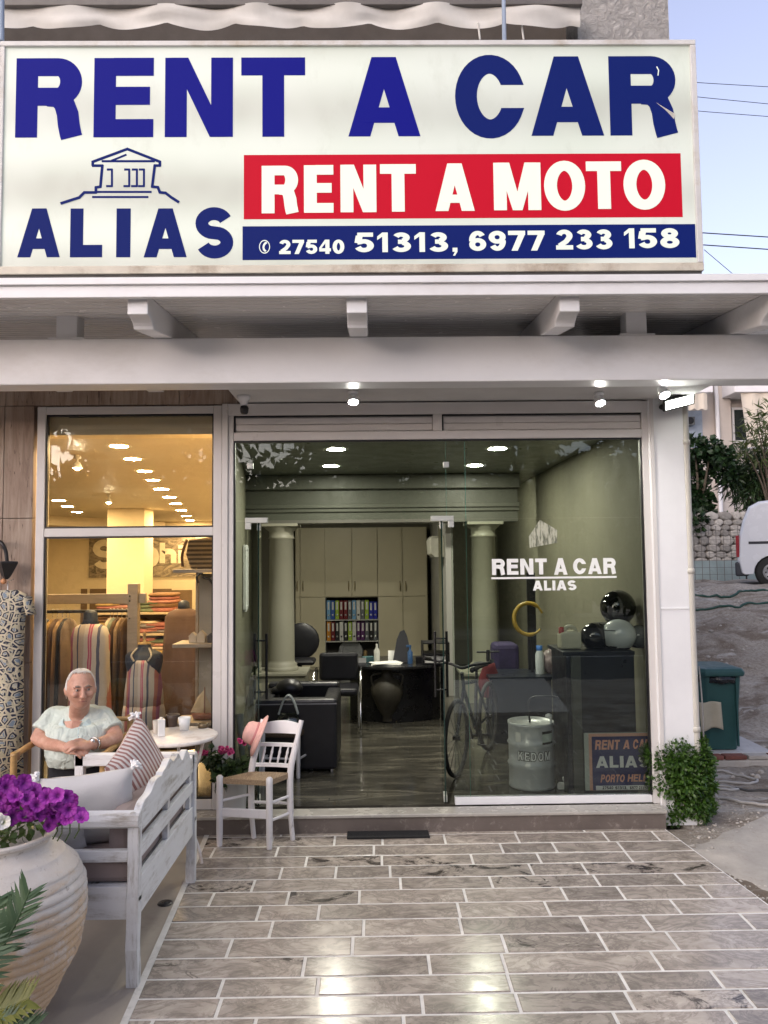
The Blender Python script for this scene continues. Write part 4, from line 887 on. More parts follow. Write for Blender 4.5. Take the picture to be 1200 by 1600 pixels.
MB().box(p.x - .165, p.x - .155, 2.93, 3.25, zd + .001, zd + .252).box(p.x + .135, p.x + .145, 2.93, 3.25, zd + .001, zd + .252).build('side', BLACK, tr)
MB().box(p.x - .14, p.x + .1, 2.96, 3.2, zd + .023, zd + .10).build('paper', LABW, tr)
# office chairs behind and beside the desk
def offchair(px, py, y, hb, label, w_=.5):
    c = G(px, py, 0); x = P(px, 1060, y).x; t = thing('office_chair', (x, y, 0), label, 'chair', 'black office chairs around the desk')
    MB().box(x - w_ / 2, x + w_ / 2, y - .24, y + .24, .42, .50).build('seat', BLACKL, t, bevel=.03)
    MB().box(x - w_ / 2, x + w_ / 2, y + .2, y + .28, .52, hb).build('backrest', BLACKL, t, bevel=.035)
    for s in (-1, 1):
        MB().tube([(x + s * (w_ / 2 + .03), y + .22, .45), (x + s * (w_ / 2 + .03), y + .22, .66), (x + s * (w_ / 2 + .03), y - .2, .66), (x + s * (w_ / 2 + .03), y - .22, .01)], .013, 8).build('arm_tube', CHROME, t)
        MB().tube([(x + s * w_ / 2, y + .22, .45), (x + s * w_ / 2, y + .25, .01)], .013, 8).build('leg', CHROME, t)
offchair(528, 1120, 2.55, .83, 'black visitor chair with chrome tubes left of the reception desk', .44)
t = thing('swivel_chair', (P(470, 1030, 5.2).x, 5.2, 0), 'dark rounded swivel chair half hidden behind the left column', 'chair')
x = P(471, 1030, 5.2).x; MB().ball((x, 5.2, .72), (.26, .05, .26), 18, 10).build('backrest', BLACKL, t); MB().box(x - .22, x + .22, 4.8, 5.15, .42, .5).build('seat', BLACKL, t, bevel=.04); MB().lathe((x, 5.0, 0), [(.25, .02), (.24, .05), (.03, .09), (.03, .42)], 12).build('stand', DARKM, t)
# black armchair
ya = .92; xa0_, xa1_ = P(398, 1200, ya).x, P(527, 1200, ya).x
ac_ = thing('armchair', ((xa0_ + xa1_) / 2, ya + .4, 0), 'black leather armchair seen from behind inside the doorway', 'armchair')
zt_ = P(460, 1093, ya).z
MB().box(xa0_, xa1_, ya, ya + .14, .03, zt_).build('backrest', BLACKL, ac_, bevel=.025)
for a, b in ((xa0_, xa0_ + .13), (xa1_ - .13, xa1_)): MB().box(a, b, ya + .142, ya + .80, .03, zt_ - .02).build('armrest', BLACKL, ac_, bevel=.025)
MB().box(xa0_ + .132, xa1_ - .132, ya + .142, ya + .78, .06, .36).build('seat', BLACKL, ac_, bevel=.03)
MB().box(xa0_ + .01, xa1_ - .01, ya + .75, ya + .88, .2, zt_ + .03).build('front_cushion', BLACKL, ac_, bevel=.03)
MB().box(xa0_, xa1_, ya - .004, ya - .0005, zt_ - .045, zt_ - .035).build('edge_highlight', M('grey_highlight', (.25, .25, .26), .3), ac_)  # highlight along the backrest edge put in as a grey strip
for x in (xa0_ + .05, xa1_ - .05): MB().lathe((x, ya + .05, 0), [(.02, .001), (.025, .03)], 10).build('foot', CHROME, ac_)
p = P(452, 1072, ya + .5); tag(MB().ball((p.x, ya + .5, zt_ + .02), (.13, .12, .09), 14, 8).ball((p.x - .1, ya + .5, zt_ + .0), (.08, .08, .04), 10, 6).build('soft_hat', BLACKL), 'soft black hat lying on the black armchair', 'hat')
# rolled papers standing by the left pane
for i, (px, a) in enumerate(((395, .05), (413, .06))):
    q = G(px + 8, 1205, .0); tag(MB().tube([(q.x, .35, .002), (q.x - .06 - .03 * i, .42, .62 - .1 * i)], [.01, .035], 10).build('paper_roll', LABW), ('taller' if i == 0 else 'shorter') + ' white paper cone leaning behind the left glass pane', 'paper roll')

# ------------------------------------------------------------------ behind the fixed pane
bar = G(839, 1238, 0); bx, by = bar.x, bar.y + .19; br_ = .187; bh = P(839, 1126, by).z
drum = thing('metal_drum', (bx, by, 0), 'silver steel drum lettered KEDOM standing behind the fixed glass', 'drum')
SILV = M('silver_paint', (.50, .52, .53), .35, .05, 5, metal=.25)
pr = [(0, .005), (br_, .005), (br_, .02), (br_ * .985, .03)]
for z in (.36, .68): pr += [(br_ * .985, bh * z - .02), (br_ * 1.05, bh * z), (br_ * .985, bh * z + .02)]
pr += [(br_ * .985, bh - .03), (br_ * 1.01, bh - .02), (br_ * 1.01, bh), (br_ * .96, bh), (br_ * .95, bh - .015), (0, bh - .015)]
MB().lathe((bx, by, 0), pr, 40).build('shell', SILV, drum)
def dfn(u, v, d): a = -math.pi / 2 + u / br_; r = br_ * .99 + .001 + d; return (bx + math.cos(a) * r, by + math.sin(a) * r, v)
def curved(mb, u0, u1, z0, z1, d): mb.grid(lambda a, b: dfn(u0 + (u1 - u0) * a, z0 + (z1 - z0) * b, d), 8, 1)
mb = MB(); word(mb, 'KEDOM', lambda u, v, d: dfn(u, v, d), -.150, .132, bh * .455, bh * .60, stem=.36, bar_=.27, dep=.003); mb.build('lettering', M('drum_black', (.012, .014, .016), .5), drum)
mb = MB(); word(mb, 'KEDOM', lambda u, v, d: dfn(u, v, d + .0016), -.150, .132, bh * .455, bh * .60, stem=.20, bar_=.15, dep=.003, inset=.0045); mb.build('lettering_fill', M('drum_letter_white', (.72, .74, .74), .5), drum)
mb = MB(); curved(mb, -.17, -.12, bh * .73, bh * .88, .002); mb.build('paper_label', LABW, drum)
mb = MB(); curved(mb, .055, .17, bh * .70, bh * .90, .002); mb.build('paper_label', M('pale_green_label', (.45, .52, .46), .7), drum)
mb = MB(); curved(mb, .055, .17, bh * .86, bh * .90, .003); curved(mb, .055, .17, bh * .70, bh * .735, .003); mb.build('label_band', BLACK, drum)
q = P(857, 1122, by); mb = MB().tube([(q.x, by - .08, bh - .014), (q.x, by - .08, bh + .05)], .011, 8).ball((q.x - .015, by - .08, bh + .055), (.03, .018, .018), 10, 6); mb.build('tap', WHITE, drum)
mb = MB().tube(crv([(q.x - .16, by - .02, bh - .01), (q.x - .16, by, bh + .16), (q.x - .06, by, bh + .2), (q.x + .12, by, bh + .17), (q.x + .14, by, bh + .04)], 6), .008, 7)
tag(mb.build('bent_hose', DARKM), 'black bent hose rising over the silver drum', 'hose')
# white toy-like nozzle gun on the floor
q = G(889, 1237, 0); gx, gy = q.x, q.y + .05; ng = thing('nozzle_gun', (gx, gy, 0), 'white plastic nozzle gun lying beside the silver drum', 'nozzle gun')
def gp(u, v, d): return (gx + u, gy + d, v + .002)
WPL = M('white_plastic', (.74, .75, .74), .35)
MB().prism([(-.075, .0), (.03, .0), (.035, .045), (-.06, .055), (-.075, .04)], gp, 0, .03).build('barrel', WPL, ng, bevel=.005)
MB().prism([(.0, .04), (.035, .04), (.075, .17), (.04, .18)], gp, .002, .028).build('grip', WPL, ng, bevel=.005)
MB().tube(crv([gp(-.02, .055, .015), gp(-.03, .09, .015), gp(.0, .10, .015), gp(.02, .085, .015)], 4), .005, 6).build('trigger_guard', WPL, ng)
# small standing board with its own writing
bq = G(966, 1236, 0); bY = .10
bb = thing('advert_board', (P(966, 1190, bY).x, bY, 0), 'blue advert board reading RENT A CAR ALIAS PORTO HELI inside the window', 'board')
X0, X1, Z0, Z1 = rect(921, 1017, 1146, 1235, bY); Z0 = .062
def bfn(u, v, d): return (u, bY - d, v)
MB().box(X0 - .035, X1 + .03, bY + .006, bY + .02, Z0, Z1 + .004).build('backing', M('pale_board_edge', (.42, .46, .42), .6), bb)
MB().box(X0, X1 + .03, bY + .001, bY + .0055, Z0 + .001, Z1).build('border', M('salmon_border', (.66, .36, .27), .6), bb)
MB().box(X0 + .022, X1 + .008, bY - .003, bY + .0005, Z0 + .004, Z1 - .022).build('panel', M('dark_blue_panel', (.015, .018, .12), .45), bb)
SAL = M('salmon_letter', (.75, .36, .26), .6)
mb = MB()
for t, a, b, y0, y1 in (('RENT', 929, 967, 1156, 1171), ('A', 973, 983, 1156, 1170), ('CAR', 988, 1015, 1155, 1170)): word(mb, t, lambda u, v, d: bfn(u, v, d + .003), *rect(a, b, y0, y1, bY), stem=.28, bar_=.2, dep=.002, slant=.12)
for t, a, b, y0, y1 in (('PORTO', 938, 975, 1210, 1222), ('HELI', 980, 1007, 1209.5, 1221)): word(mb, t, lambda u, v, d: bfn(u, v, d + .003), *rect(a, b, y0, y1, bY), stem=.26, bar_=.2, dep=.002, slant=.15)
mb.build('lettering', SAL, bb)
mb = MB(); word(mb, 'ALIAS', lambda u, v, d: bfn(u, v, d + .003), *rect(931, 1014, 1181, 1199, bY), stem=.28, bar_=.23, dep=.002); mb.build('lettering', WHITE, bb)
a, b, c0, c1 = rect(931, 1015, 1227, 1234, bY); MB().box(a, b, bY - .0045, bY - .0035, c0, c1).build('number_strip', WHITE, bb)
mb = MB()
for t, a, b in (('27540', 941, 958), ('51313,', 961, 980), ('6977', 984, 996), ('233158', 998, 1013)): word(mb, t, lambda u, v, d: bfn(u, v, d + .0045), *rect(a, b, 1228.2, 1233, bY), stem=.28, bar_=.22, dep=.001)
mb.build('number_print', M('print_black', (.02, .02, .03), .6), bb)
# dark counters, helmets, can and ring
yk = .16; NAVYC = M('navy_counter', (.010, .013, .022), .35, .2, 4)
cz = P(920, 1018, yk).z; c0x, c1x = P(886, 1060, yk).x, 2.045
ct = thing('dark_counter', ((c0x + c1x) / 2, yk, 0), 'tall dark navy counter behind the fixed glass carrying the helmets', 'counter')
MB().box(c0x, c1x, yk + .02, yk + .52, .001, cz - .03).build('body', NAVYC, ct); MB().box(c0x - .03, c1x, yk - .01, yk + .54, cz - .029, cz).build('top', NAVYC, ct, bevel=.004); MB().box(P(893, 1060, yk).x, P(908, 1060, yk).x, yk + .0, yk + .0195, .01, cz - .03).build('side_panel', M('grey_panel', (.075, .08, .07), .6), ct)
yk2 = 1.9; cz2 = P(800, 1058, yk2).z
c2 = thing('low_desk', (P(800, 1100, yk2).x, yk2, 0), 'low dark desk behind the lettering on the fixed glass', 'desk')
e0, e1 = P(765, 1060, yk2).x, P(868, 1060, yk2).x; MB().box(e0, e1, yk2, yk2 + .6, cz2 - .03, cz2).build('top', NAVYC, c2, bevel=.004); MB().box(e0 + .03, e1 - .03, yk2 + .05, yk2 + .5, .001, cz2 - .031).build('body', NAVYC, c2)
def helmet(px, py, y, r, m, label, face, zb):
    c = P(px, py, y); x = c.x; t = thing('helmet', (x, y, zb), label, 'helmet', 'motorcycle helmets on the dark counter')
    M_ = Matrix.Rotation(face, 3, 'Z'); rings = []
    for i in range(13):
        a = -1.0 + 2.52 * i / 12; a = min(a, 1.54); fl_ = 1.0 if a > -.2 else 1.0 - .05 * (-.2 - a)
        rings.append([Vector((x, y, zb + r * .84)) + M_ @ Vector((math.cos(a) * math.cos(2 * math.pi * j / 24) * r * 1.08 * fl_, math.cos(a) * math.sin(2 * math.pi * j / 24) * r * .93 * fl_, math.sin(a) * r)) for j in range(24)])
    MB().loft(rings).build('shell', m, t)
    mb = MB(); vs = []
    for b_ in range(2):
        for j in range(11):
            a = -1.35 + 2.7 * j / 10; el = -.78 + 1.15 * b_; vs.append(Vector((x, y, zb + r * .84)) + M_ @ Vector((math.cos(el) * math.cos(a) * r * 1.10, math.cos(el) * math.sin(a) * r * .955, math.sin(el) * r * 1.02)))
    mb.add(vs, [(j, j + 1, 12 + j, 11 + j) for j in range(10)], True); mb.build('visor', M('visor_black', (.01, .01, .012), .08), t)
    mb = MB().tube([Vector((x, y, zb)) + M_ @ Vector((math.cos(2 * math.pi * j / 20) * r * .62, math.sin(2 * math.pi * j / 20) * r * .54, .012)) for j in range(21)], .010, 6); mb.build('rim', BLACK, t)
HBL = M('helmet_black', (.008, .008, .01), .10, .1, 4, coat=.6); HWH = M('helmet_white', (.50, .54, .55), .22, .03, 4, coat=.5)
helmet(967, 1000, yk + .15, .130, HWH, 'white open face motorcycle helmet on the dark counter', R(165), cz + .001)
helmet(930, 1000, yk + .2, .115, HBL, 'black helmet left of the white helmet on the counter', R(200), cz + .001)
box_ = P(965, 975, yk + .42); tag(MB().box(box_.x - .17, min(box_.x + .17, 2.04), yk + .30, yk + .52, cz + .001, cz + .19).build('dark_carton', NAVYC, bevel=.005), 'dark box on the counter under the upper black helmet', 'box')
helmet(966, 960, yk + .40, .150, HBL, 'large glossy black helmet resting above the white helmet', R(215), cz + .191)
helmet(1000, 1000, yk + .22, .10, M('helmet_grey', (.10, .11, .115), .2), 'grey helmet half hidden at the right end of the counter', R(180), cz + .001)
q = P(893, 1017, yk + .15); jc = thing('jerrycan', (q.x, yk + .2, cz), 'cream plastic jerrycan with moulded handle on the dark counter', 'jerrycan')
w_ = P(910, 1000, yk + .15).x - P(877, 1000, yk + .15).x; h = P(893, 980, yk + .15).z - cz
MB().prism([(-w_ / 2, 0), (w_ / 2, 0), (w_ / 2, h * .74), (w_ * .3, h * .8), (-w_ * .18, h * .80), (-w_ / 2, h * .7)], lambda u, v, d: (q.x + u, yk + .15 + d, cz + .001 + v), 0, .13).build('body', M('cream_plastic', (.55, .54, .42), .45, .05, 6), jc, bevel=.015)
MB().tube(crv([(q.x - w_ * .2, yk + .21, cz + h * .78), (q.x - w_ * .14, yk + .21, cz + h * .97), (q.x + w_ * .15, yk + .21, cz + h * .99), (q.x + w_ * .32, yk + .21, cz + h * .78)], 5), .016, 8).build('handle', M('cream_plastic', (.5, .5, .4)), jc)
MB().lathe((q.x - w_ * .38, yk + .21, cz + h * .70), [(.022, 0), (.022, .05), (0, .052)], 12).build('cap', M('red_cap', (.35, .03, .03), .4), jc)
for i, (px, hh, c, nm2, lab) in enumerate(((843, .17, (.55, .6, .62), 'white_blue_bottle', 'white bottle with blue top standing on the low desk'), (858, .20, (.30, .24, .24), 'clear_bag', 'crumpled clear bag of small things on the low desk'))):
    q = P(px, 1020, yk2 + .2); zt2 = cz2 + .001
    if i == 0:
        t = thing('bottle', (q.x, yk2 + .2, zt2), lab, 'bottle'); MB().lathe((q.x, yk2 + .2, zt2), [(.045, 0), (.045, .20), (.03, .24)], 14).build('body', M('bottle_white', c, .4), t); MB().lathe((q.x, yk2 + .2, zt2), [(.032, .241), (.032, .29), (0, .29)], 12).build('cap', M('bottle_blue', (.03, .14, .45), .4), t)
    else: tag(MB().ball((q.x + .02, yk2 + .25, zt2 + .12), (.10, .09, .13), 9, 6).ball((q.x + .06, yk2 + .22, zt2 + .2), (.05, .06, .08), 7, 5).build('crumpled_bag', M('bag_plastic', c, .25, .5, 12), bevel=0), lab, 'bag')
q = P(826, 967, yk2 + .3); rgp = [Vector((q.x + math.cos(a) * .155, yk2 + .3 + .02 * math.sin(a), q.z + math.sin(a) * .165)) for a in [R(20 + 12 * k) for k in range(26)]]
yr = thing('yellow_ring', (q.x, yk2 + .3, cz2), 'open yellow ring on a thin dark stand behind the glass lettering', 'ring'); MB().tube(rgp, [.012] * 3 + [.022] * 20 + [.012] * 3, 10).build('ring', M('yellow_plastic', (.30, .20, .03), .35), yr)
MB().tube([(q.x + .03, yk2 + .31, cz2 + .001), (q.x + .03, yk2 + .31, q.z - .15)], .012, 8).build('stand', DARKM, yr)
tag(MB().box(P(824, 950, yk2 + .5).x, P(837, 950, yk2 + .5).x, yk2 + .5, yk2 + .54, cz2 + .001, P(830, 895, yk2 + .5).z).build('dark_post', BLACK), 'black upright post on the low desk behind the lettering', 'post')
# purple bags and red jacket heap on the floor beyond
q = P(790, 1020, 2.7); tag(MB().box(q.x - .14, q.x + .14, 2.6, 2.95, .001, P(790, 1005, 2.7).z).build('dark_bag', M('violet_cloth', (.03, .02, .07), .8, .3, 7), bevel=.05), 'dark violet bag on the floor behind the low desk', 'bag')
q = P(765, 1080, 2.2); mb = MB()
mb.loft([ring((q.x, 2.2, z), .09 + .03 * math.sin(z * 14), .07, n=12) for z in [.42 + .05 * k for k in range(8)]]); tag(mb.build('red_cloth', M('red_cloth', (.12, .012, .016), .85, .25, 9)), 'dull red cloth hanging behind the bicycle', 'cloth')
tag(MB().tube([(q.x, 2.26, .001), (q.x, 2.26, .9)], .02, 8).tube([(q.x - .2, 2.26, .015), (q.x + .2, 2.26, .015)], .015, 6).tube([(q.x - .12, 2.26, .88), (q.x + .12, 2.26, .88)], .01, 6).build('cloth_stand', DARKM), 'thin dark stand carrying the dull red cloth', 'stand')
q = P(936, 1125, .7); tag(MB().tube([P(936, 1165, .75), P(946, 1108, .75)], .006, 6).tube([P(936, 1165, .75), Vector((P(936, 1165, .75).x, .75, .0))], .012, 6).build('antenna_rod', CHROME), 'thin shiny rod standing in front of the dark counter', 'rod')
# bicycle
bk = thing('bicycle', (P(722, 1180, .9).x, .9, 0), 'dark bicycle standing behind the glass beside the open doorway', 'bicycle')
hx = P(704, 1165, .9).x; R_ = .31
T = Matrix.Translation((P(708, 1160, .75).x + .03, .75, 0)) @ Matrix.Rotation(R(66), 4, 'Z')
def wheel(xo):
    t_ = MB(T).tube([(xo + math.cos(a) * R_, 0, R_ + .02 + math.sin(a) * R_) for a in [2 * math.pi * k / 28 for k in range(29)]], .02, 8, caps=False).build('wheel', M('tyre', (.02, .02, .02), .8), bk)
    mb = MB(T)
    for k in range(14): a = 2 * math.pi * k / 14; mb.tube([(xo, 0, R_ + .02), (xo + math.cos(a) * R_ * .95, 0, R_ + .02 + math.sin(a) * R_ * .95)], .0025, 4, caps=False)
    mb.build('spokes', DARKM, t_); MB(T).lathe((xo, -.03, R_ + .02), [(.02, 0), (.022, .06)], 10, 'y').build('hub', DARKM, t_)
wheel(0); wheel(1.0)
FRM = M('bike_frame', (.03, .035, .04), .3, .1, 5, coat=.4)
for pts, r in (([(.18, 0, .86), (.23, 0, .72), (.0, 0, .33)], .016), ([(.22, 0, .76), (.62, 0, .72)], .016), ([(.23, 0, .70), (.56, 0, .30)], .018), ([(.62, 0, .74), (.56, 0, .30)], .016), ([(.56, 0, .30), (1.0, 0, .33)], .011), ([(.62, 0, .70), (1.0, 0, .33)], .011)): MB(T).tube(pts, r, 10).build('frame_tube', FRM, bk)
MB(T).tube(crv([(.1, -.3, .98), (.16, -.26, .96), (.19, -.1, .93), (.18, 0, .90), (.19, .1, .93), (.16, .26, .96), (.1, .3, .98)], 4), .013, 8).build('handlebar', DARKM, bk)
for s in (-1, 1): MB(T).tube([(.14, s * .28, .972), (.06, s * .31, .99)], .018, 8).build('grip', BLACK, bk)
sd_ = MB(T); sd_.loft([ring((.48 + .3 * k / 6, 0, .84 + .02 * (k / 6)), .025, .02 + .06 * (k / 6) ** 1.3, Matrix.Rotation(R(90), 3, 'Y'), 12) for k in range(7)]); sd_.build('saddle', BLACKL, bk)
MB(T).tube([(.635, 0, .84), (.62, 0, .74)], .013, 8).build('seat_post', DARKM, bk)
MB(T).lathe((.56, -.03, .30), [(0, 0), (.08, 0), (.08, .006), (0, .006)], 18, 'y').build('chainring', DARKM, bk)
for s in (-1, 1): MB(T).tube([(.56, s * .05, .30), (.56 + s * .12, s * .06, .18), (.56 + s * .12, s * .14, .18)], .010, 6).build('pedal', DARKM, bk)
# ------------------------------------------------------------------ clothes shop room
ZSH = 2.93; YSB = 14.0
tag(MB().box(-9.6, pA.x - .1, .065, .25, ZSH - .065, ZO + .24).build('shop_bulkhead', SHOPW), kind='structure')
mb = MB(); v = [(-9.6, .251), (pA.x - .11, .251), (pB.x - .11, YBK_), (pB.x - .11, YSB), (-9.6, YSB)]
mb.prism(v, lambda u, w_, d: (u, w_, d), ZSH, ZSH + .1); tag(mb.build('shop_ceiling', M('warm_white_ceiling', (.68, .60, .48), .6, .03, 2)), kind='structure')
tag(MB().box(-9.6, pB.x - .11, YSB, YSB + .1, 0, ZSH + .1).build('shop_wall_back', SHOPW), kind='structure')
tag(MB().box(-9.7, -9.6, .06, YSB, 0, ZSH + .1).build('shop_wall_left', SHOPW), kind='structure')
tag(MB().box(pB.x - .11, pB.x - .05, YBK_ + .01, YSB, 0, ZSH + .1).build('shop_wall_inner', SHOPW), kind='structure')
ords = ['nearest the window', 'second', 'third', 'fourth', 'fifth', 'sixth', 'seventh', 'eighth', 'ninth', 'farthest back']
for k, (x, y) in enumerate(((186, 697), (207, 717), (226, 736), (239, 750), (252, 764), (264.5, 776.5), (274.5, 787), (283, 797), (291, 806), (297, 813))):
    downlight(x, y, ZSH - .001, DLW, .10 if k < 4 else .13, f'warm round ceiling light of the long shop row, {ords[k]}', 'lights in the clothes shop ceiling')
for (x, y), o in zip(((92, 782), (105, 791), (120, 800)), ('left', 'middle', 'right')): downlight(x, y, ZSH - .001, DLW, .13, f'warm round ceiling light, {o} of the three at the lower left', 'lights in the clothes shop ceiling')
for i, (x, y) in enumerate(((121, 716), (170, 777))):  # added glowing spots where the pane only mirrors the canopy lamps
    p = G(x, y - 4, ZSH); t = thing('reflected_spot', p, ('near' if i == 0 else 'far') + ' small glowing spot standing in for a canopy lamp reflected in the shop window', 'spotlight', 'stand-ins for lamps reflected in the shop window')
    MB().lathe(p, [(.03, 0), (.03, -.03), (.01, -.034), (.01, -.06), (.03, -.07), (.05, -.125), (.046, -.125), (.02, -.08)], 14).build('mount', WHITE, t); MB().ball(p + Vector((0, 0, -.115)), .032, 10, 6).build('bulb', EM('reflected_lamp', (1, .82, .55), 260), t)
for i, px in enumerate((100, 205, 305)):  # lamps added out of view to brighten the window display
    p = P(px, 670, .36); p.z = ZSH - .001; t = thing('added_display_light', p, ['left', 'middle', 'right'][i] + ' added warm lamp hidden behind the bulkhead over the window display', 'ceiling light', 'added lamps over the window display')
    MB().lathe(p, [(.05, -.002), (.062, -.006), (.07, 0)], 18).build('trim_ring', WHITE, t); MB().lathe(p, [(0, -.004), (.05, -.004)], 16).build('diffuser', DLW, t)
# ceiling drop and column in the room
mb = MB().prism([(-9.59, 7.0), (-5.4, 13.9), (-9.59, 13.9)], lambda u, w_, d: (u, w_, d), 2.72, ZSH - .001); tag(mb.build('ceiling_drop', M('warm_white_ceiling', (.6, .5, .4))), kind='structure')
a, b = P(167, 870, 9.0).x, P(225, 870, 9.0).x; sc_ = MB().box(a, b, 9.0, 9.6, .001, ZSH - .002)
tag(sc_.build('shop_pillar', SHOPW), 'plain cream square pillar standing in the middle of the clothes shop', 'pillar')
# poster with letters half hidden by the pillar
X0, X1, Z0, Z1 = rect(139, 305, 838, 902, YSB - .03)
po = thing('wall_poster', ((X0 + X1) / 2, YSB - .03, Z0), 'long grey poster with big white letters on the shop back wall', 'poster')
def marb():
    m, n, l, b = nm('stone_print'); v = coords(n, l, 'Object', (1, 1, 2.2)); o = ramp(n, l, tnoise(n, l, v, 2.6, 8, .65, 2.5), [(.36, (.10, .08, .06)), (.5, (.28, .23, .17)), (.62, (.46, .38, .27))]); l.new(o, b.inputs['Base Color']); setp(b, Roughness=.6); return m
MB().box(X0, X1, YSB - .03, YSB - .001, Z0, Z1).build('print', marb(), po)
mb = MB(); pf = lambda u, v_, d: (u, YSB - .031 - d, v_); PW = M('poster_letter', (.85, .76, .58), .6)
q = rect(146, 181, 843, 889, YSB); put_glyph(mb, 'S', pf, *q, .18, .17, .004)
q = rect(185, 222, 860, 889, YSB); put_glyph(mb, 'o', pf, *q, .16, .16, .004)
X0, X1, Z0, Z1 = rect(222, 249, 858, 889, YSB); put_glyph(mb, 'p', pf, X0, X1, Z0 + .05, Z0 + .05 + (Z1 - Z0) * 1.4, .17, .17, .004)
X0, X1, Z0, Z1 = rect(250, 276, 848, 880, YSB); put_glyph(mb, 'h', pf, X0, X1, Z0, Z1, .14, .15, .004)
X0, X1, Z0, Z1 = rect(279, 287, 852, 880, YSB); put_glyph(mb, 'i', pf, X0, X1, Z0, Z1, .12, .15, .004); mb.build('lettering', PW, po)
# wall openings at the back
for i, (a, b, y0, y1) in enumerate(((126, 136, 920, 1000), (140, 167, 920, 1000), (232, 268, 920, 1010), (268, 300, 922, 1010))):
    X0, X1, Z0, Z1 = rect(a, b, y0, y1, YSB); MB().box(X0, X1, YSB - .012, YSB - .001, max(.002, Z0), Z1).build('niche', M('niche_brown', (.20, .13, .075), .7, .2, 3), po)
WOODG = M('grey_wood', (.33, .28, .23), .6, .12, 4, .1, 60, stretch=(1, 1, 8))
# wooden garment rack in the window
YG = .62; rk = thing('garment_rack', (P(208, 1100, YG).x, YG, 0), 'grey wooden garment rack with dark rail in the display window', 'rack')
xp0, xp1 = P(200, 1000, YG).x, P(216, 1000, YG).x; zt = P(208, 912, YG).z; zb1_, zb0_ = P(150, 928, YG).z, P(150, 943, YG).z; xe = P(40, 940, YG).x
MB().box(xp0, xp1, YG - .03, YG + .05, .001, zt).build('post', WOODG, rk, bevel=.004); MB().box(xe - .08, xe, YG - .03, YG + .05, .001, zt).build('post', WOODG, rk, bevel=.004)
MB().box(xe, xp0 - .001, YG - .01, YG + .03, zb0_, zb1_).build('top_beam', WOODG, rk, bevel=.003); MB().box(xp1 + .001, P(228, 940, YG).x, YG - .01, YG + .03, zb0_, zb1_).build('top_beam', WOODG, rk, bevel=.003)
zr = P(150, 955, YG + .1).z; MB().tube([(xe, YG + .1, zr), (xp0, YG + .1, zr)], .014, 8).build('hanging_rail', DARKM, rk)
for z in (zb1_ - .02, zb0_ + .02, P(208, 966, YG).z): MB().ball((xp0 + .02, YG - .032, z), .007, 8, 5).build('bolt', BLACK, rk)
def garment(mb, cx, cy, prof, folds, amp, n=40, ph=0):
    rings = []
    for i, (z, w_, d_) in enumerate(prof):
        t = i / max(1, len(prof) - 1); r_ = []
        for j in range(n):
            a = 2 * math.pi * j / n; k = 1 + amp * t * math.sin(folds * a + ph + 1.5 * math.sin(z * 5))
            r_.append(Vector((cx + math.cos(a) * w_ / 2 * k, cy + math.sin(a) * d_ / 2 * k, z)))
        rings.append(r_)
    mb.loft(rings)
DRC = [(0, (.60, .53, .46)), (.10, (.50, .08, .16)), (.13, (.62, .35, .36)), (.16, (.50, .08, .16)), (.19, (.60, .53, .46)), (.30, (.10, .11, .18)), (.36, (.55, .50, .44)), (.52, (.42, .16, .13)), (.62, (.30, .10, .20)), (.70, (.52, .47, .42)), (.82, (.08, .09, .16)), (.86, (.5, .42, .36))]
DR1 = STRIPE('striped_dress_cloth', DRC, 3.1, 0, wob=.03); DR2 = STRIPE('striped_dress_cloth_small', DRC, 4.6, 0, wob=.025)
NAVYM = M('navy_mannequin', (.018, .028, .055), .55, .15, 6)
# tall mannequin with long striped dress
ym = .42; xm = P(141, 1000, ym).x; zs = P(141, 975, ym).z; t = thing('mannequin', (xm, ym, 0), 'headless mannequin in a long striped dress with pink bands behind the seated man', 'mannequin', 'dressed mannequins in the display window')
k = P(150, 1000, ym).x - P(149, 1000, ym).x
MB().lathe((xm, ym, 0), [(.13, .001), (.13, .015), (.015, .03), (.015, .8)], 16).build('stand', DARKM, t)
MB().loft([ring((xm, ym, z), w_, w_ * .8, n=16) for z, w_ in ((zs - .02, .085), (zs + .03, .06), (zs + .09, .056), (zs + .115, .03))]).build('neck', NAVYM, t)
mb = MB(); garment(mb, xm, ym, [(zs + .015, 13 * k, .10), (zs - .005, 34 * k, .13), (zs - .03, 50 * k, .17), (zs - .10, 60 * k, .2), (zs - .30, 58 * k, .2), (zs - .6, 64 * k, .22), (zs - .9, 74 * k, .25), (.35, 78 * k, .27)], 9, .07); mb.build('dress', DR1, t)
# child size mannequin with tiered dress
ym = .26; xm = P(225, 1060, ym).x; zs = P(225, 1030, ym).z; k = P(150, 1000, ym).x - P(149, 1000, ym).x
t = thing('mannequin', (xm, ym, 0), 'dark blue mannequin in a short tiered striped halter dress beside the wooden post', 'mannequin', 'dressed mannequins in the display window')
MB().lathe((xm, ym, 0), [(.11, .001), (.11, .015), (.015, .03), (.015, .8)], 16).build('stand', DARKM, t)
MB().loft([ring((xm, ym, zs + dz), w_, d_, n=20) for dz, w_, d_ in ((-.35, .10, .08), (-.15, .12, .085), (-.02, .150, .085), (.03, .150, .075), (.055, .13, .06), (.075, .07, .05), (.10, .052, .05), (.12, .05, .048))]).build('torso', NAVYM, t)
MB().lathe((xm, ym, zs + .12), [(.052, 0), (.05, .012), (.012, .02), (.012, .07), (.016, .08), (0, .1)], 14).build('neck_cap', M('gold_wood', (.4, .25, .09), .4), t)
mb = MB(); garment(mb, xm, ym, [(zs - .0, 36 * k, .17), (zs - .03, 42 * k, .19), (zs - .1, 50 * k, .22), (zs - .25, 57 * k, .25), (zs - .36, 60 * k, .26)], 8, .04, ph=1); mb.build('dress_bodice', DR2, t)
